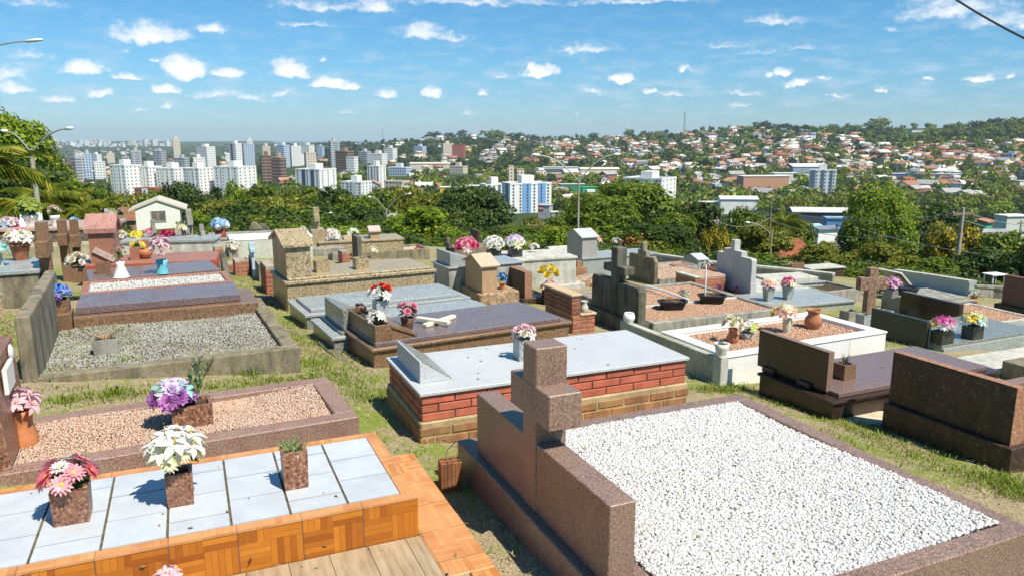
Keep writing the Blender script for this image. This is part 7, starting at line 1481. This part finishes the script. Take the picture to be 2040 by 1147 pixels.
for (u,v,hw,hh,s) in CL:
    a,e_=azel(u,v+hh*.25); sx,sy=hw*.92/F_PX,hh*.68/F_PX
    d=N('ShaderNodeVectorMath',operation='MULTIPLY_ADD'); nt.links.new(wv.outputs[0],d.inputs[0]); d.inputs[1].default_value=(1/sx,1/sy,0); d.inputs[2].default_value=(-a/sx,-e_/sy,0)
    ab=N('ShaderNodeVectorMath',operation='ABSOLUTE'); nt.links.new(d.outputs[0],ab.inputs[0]); dd=N('ShaderNodeVectorMath',operation='MULTIPLY_ADD'); nt.links.new(ab.outputs[0],dd.inputs[0]); dd.inputs[1].default_value=(0,-.5,0); nt.links.new(d.outputs[0],dd.inputs[2]); ln=N('ShaderNodeVectorMath',operation='LENGTH'); nt.links.new(dd.outputs[0],ln.inputs[0])
    f=ML('MULTIPLY_ADD',ln.outputs['Value'],-s,s)
    best=f if best is None else ML('MAXIMUM',best,f)
fine=N('ShaderNodeTexNoise'); fine.inputs['Scale'].default_value=70; fine.inputs['Detail'].default_value=7; fine.inputs['Roughness'].default_value=.65
mp=N('ShaderNodeMapping'); mp.inputs['Scale'].default_value=(1,1.7,1); nt.links.new(cb.outputs[0],mp.inputs[0]); nt.links.new(mp.outputs[0],fine.inputs['Vector'])
f=ML('ADD',best,ML('MULTIPLY_ADD',fine.outputs[0],.8,-.40))
def RAMP(v,stops):
    o=N('ShaderNodeValToRGB'); cr=o.color_ramp
    while len(cr.elements)<len(stops): cr.elements.new(.5)
    for e_,(p,c) in zip(cr.elements,stops): e_.position=p; e_.color=(c,c,c,1) if not isinstance(c,tuple) else (*c,1)
    nt.links.new(v,o.inputs[0]); return o.outputs[0]
alpha=RAMP(f,[(0,0),(.14,.18),(.34,.58),(.68,.97)])
# thin small cloudlets near the horizon and high veil
sm=N('ShaderNodeTexNoise'); sm.inputs['Scale'].default_value=24; sm.inputs['Detail'].default_value=6; sm.inputs['Roughness'].default_value=.6
mp2=N('ShaderNodeMapping'); mp2.inputs['Scale'].default_value=(1,3.6,1); nt.links.new(cb.outputs[0],mp2.inputs[0]); nt.links.new(mp2.outputs[0],sm.inputs['Vector'])
band=RAMP(el,[(.0,.15),(.025,.7),(.06,1),(.11,.5),(.16,.12),(.5,.1)])
a2=ML('MULTIPLY',ML('MULTIPLY',RAMP(sm.outputs[0],[(.47,0),(.72,1)]),band),.66)
al=ML('MAXIMUM',alpha,a2)
hs=N('ShaderNodeHueSaturation'); hs.inputs['Hue'].default_value=.492; hs.inputs['Saturation'].default_value=1.12; hs.inputs['Value'].default_value=1.0; nt.links.new(sky.outputs[0],hs.inputs['Color'])
mx=N('ShaderNodeMix',data_type='RGBA'); nt.links.new(al,mx.inputs[0]); tn=N('ShaderNodeMix',data_type='RGBA',blend_type='MULTIPLY'); tn.inputs[0].default_value=1; nt.links.new(hs.outputs[0],tn.inputs[6]); nt.links.new(RAMP(el,[(0,(.52,.78,1.16)),(.08,(.50,.84,1.14)),(.3,(.45,.97,1.13))]),tn.inputs[7]); nt.links.new(tn.outputs[2],mx.inputs[6])
cc=N('ShaderNodeMix',data_type='RGBA'); nt.links.new(RAMP(ML('ADD',f,ML('MULTIPLY',fine.outputs[0],.3)),[(.05,0),(.55,1)]),cc.inputs[0]); cc.inputs[6].default_value=(5.6,6.9,8.2,1); cc.inputs[7].default_value=(9.8,9.9,10.0,1)
nt.links.new(cc.outputs[2],mx.inputs[7]); nt.links.new(mx.outputs[2],bg.inputs['Color']); bg.inputs['Strength'].default_value=.080
w.cycles.sampling_method='MANUAL'; w.cycles.sample_map_resolution=512
vs_=SC.view_settings; vs_.view_transform='Standard'; vs_.look='None'; vs_.gamma=1; vs_.exposure=.48; vs_.use_curve_mapping=False
SC.cycles.use_denoising=True; SC.cycles.max_bounces=6; SC.cycles.diffuse_bounces=3; SC.cycles.glossy_bounces=3; SC.cycles.transmission_bounces=4; SC.cycles.volume_bounces=0; SC.cycles.transparent_max_bounces=4; SC.cycles.caustics_reflective=False; SC.cycles.caustics_refractive=False
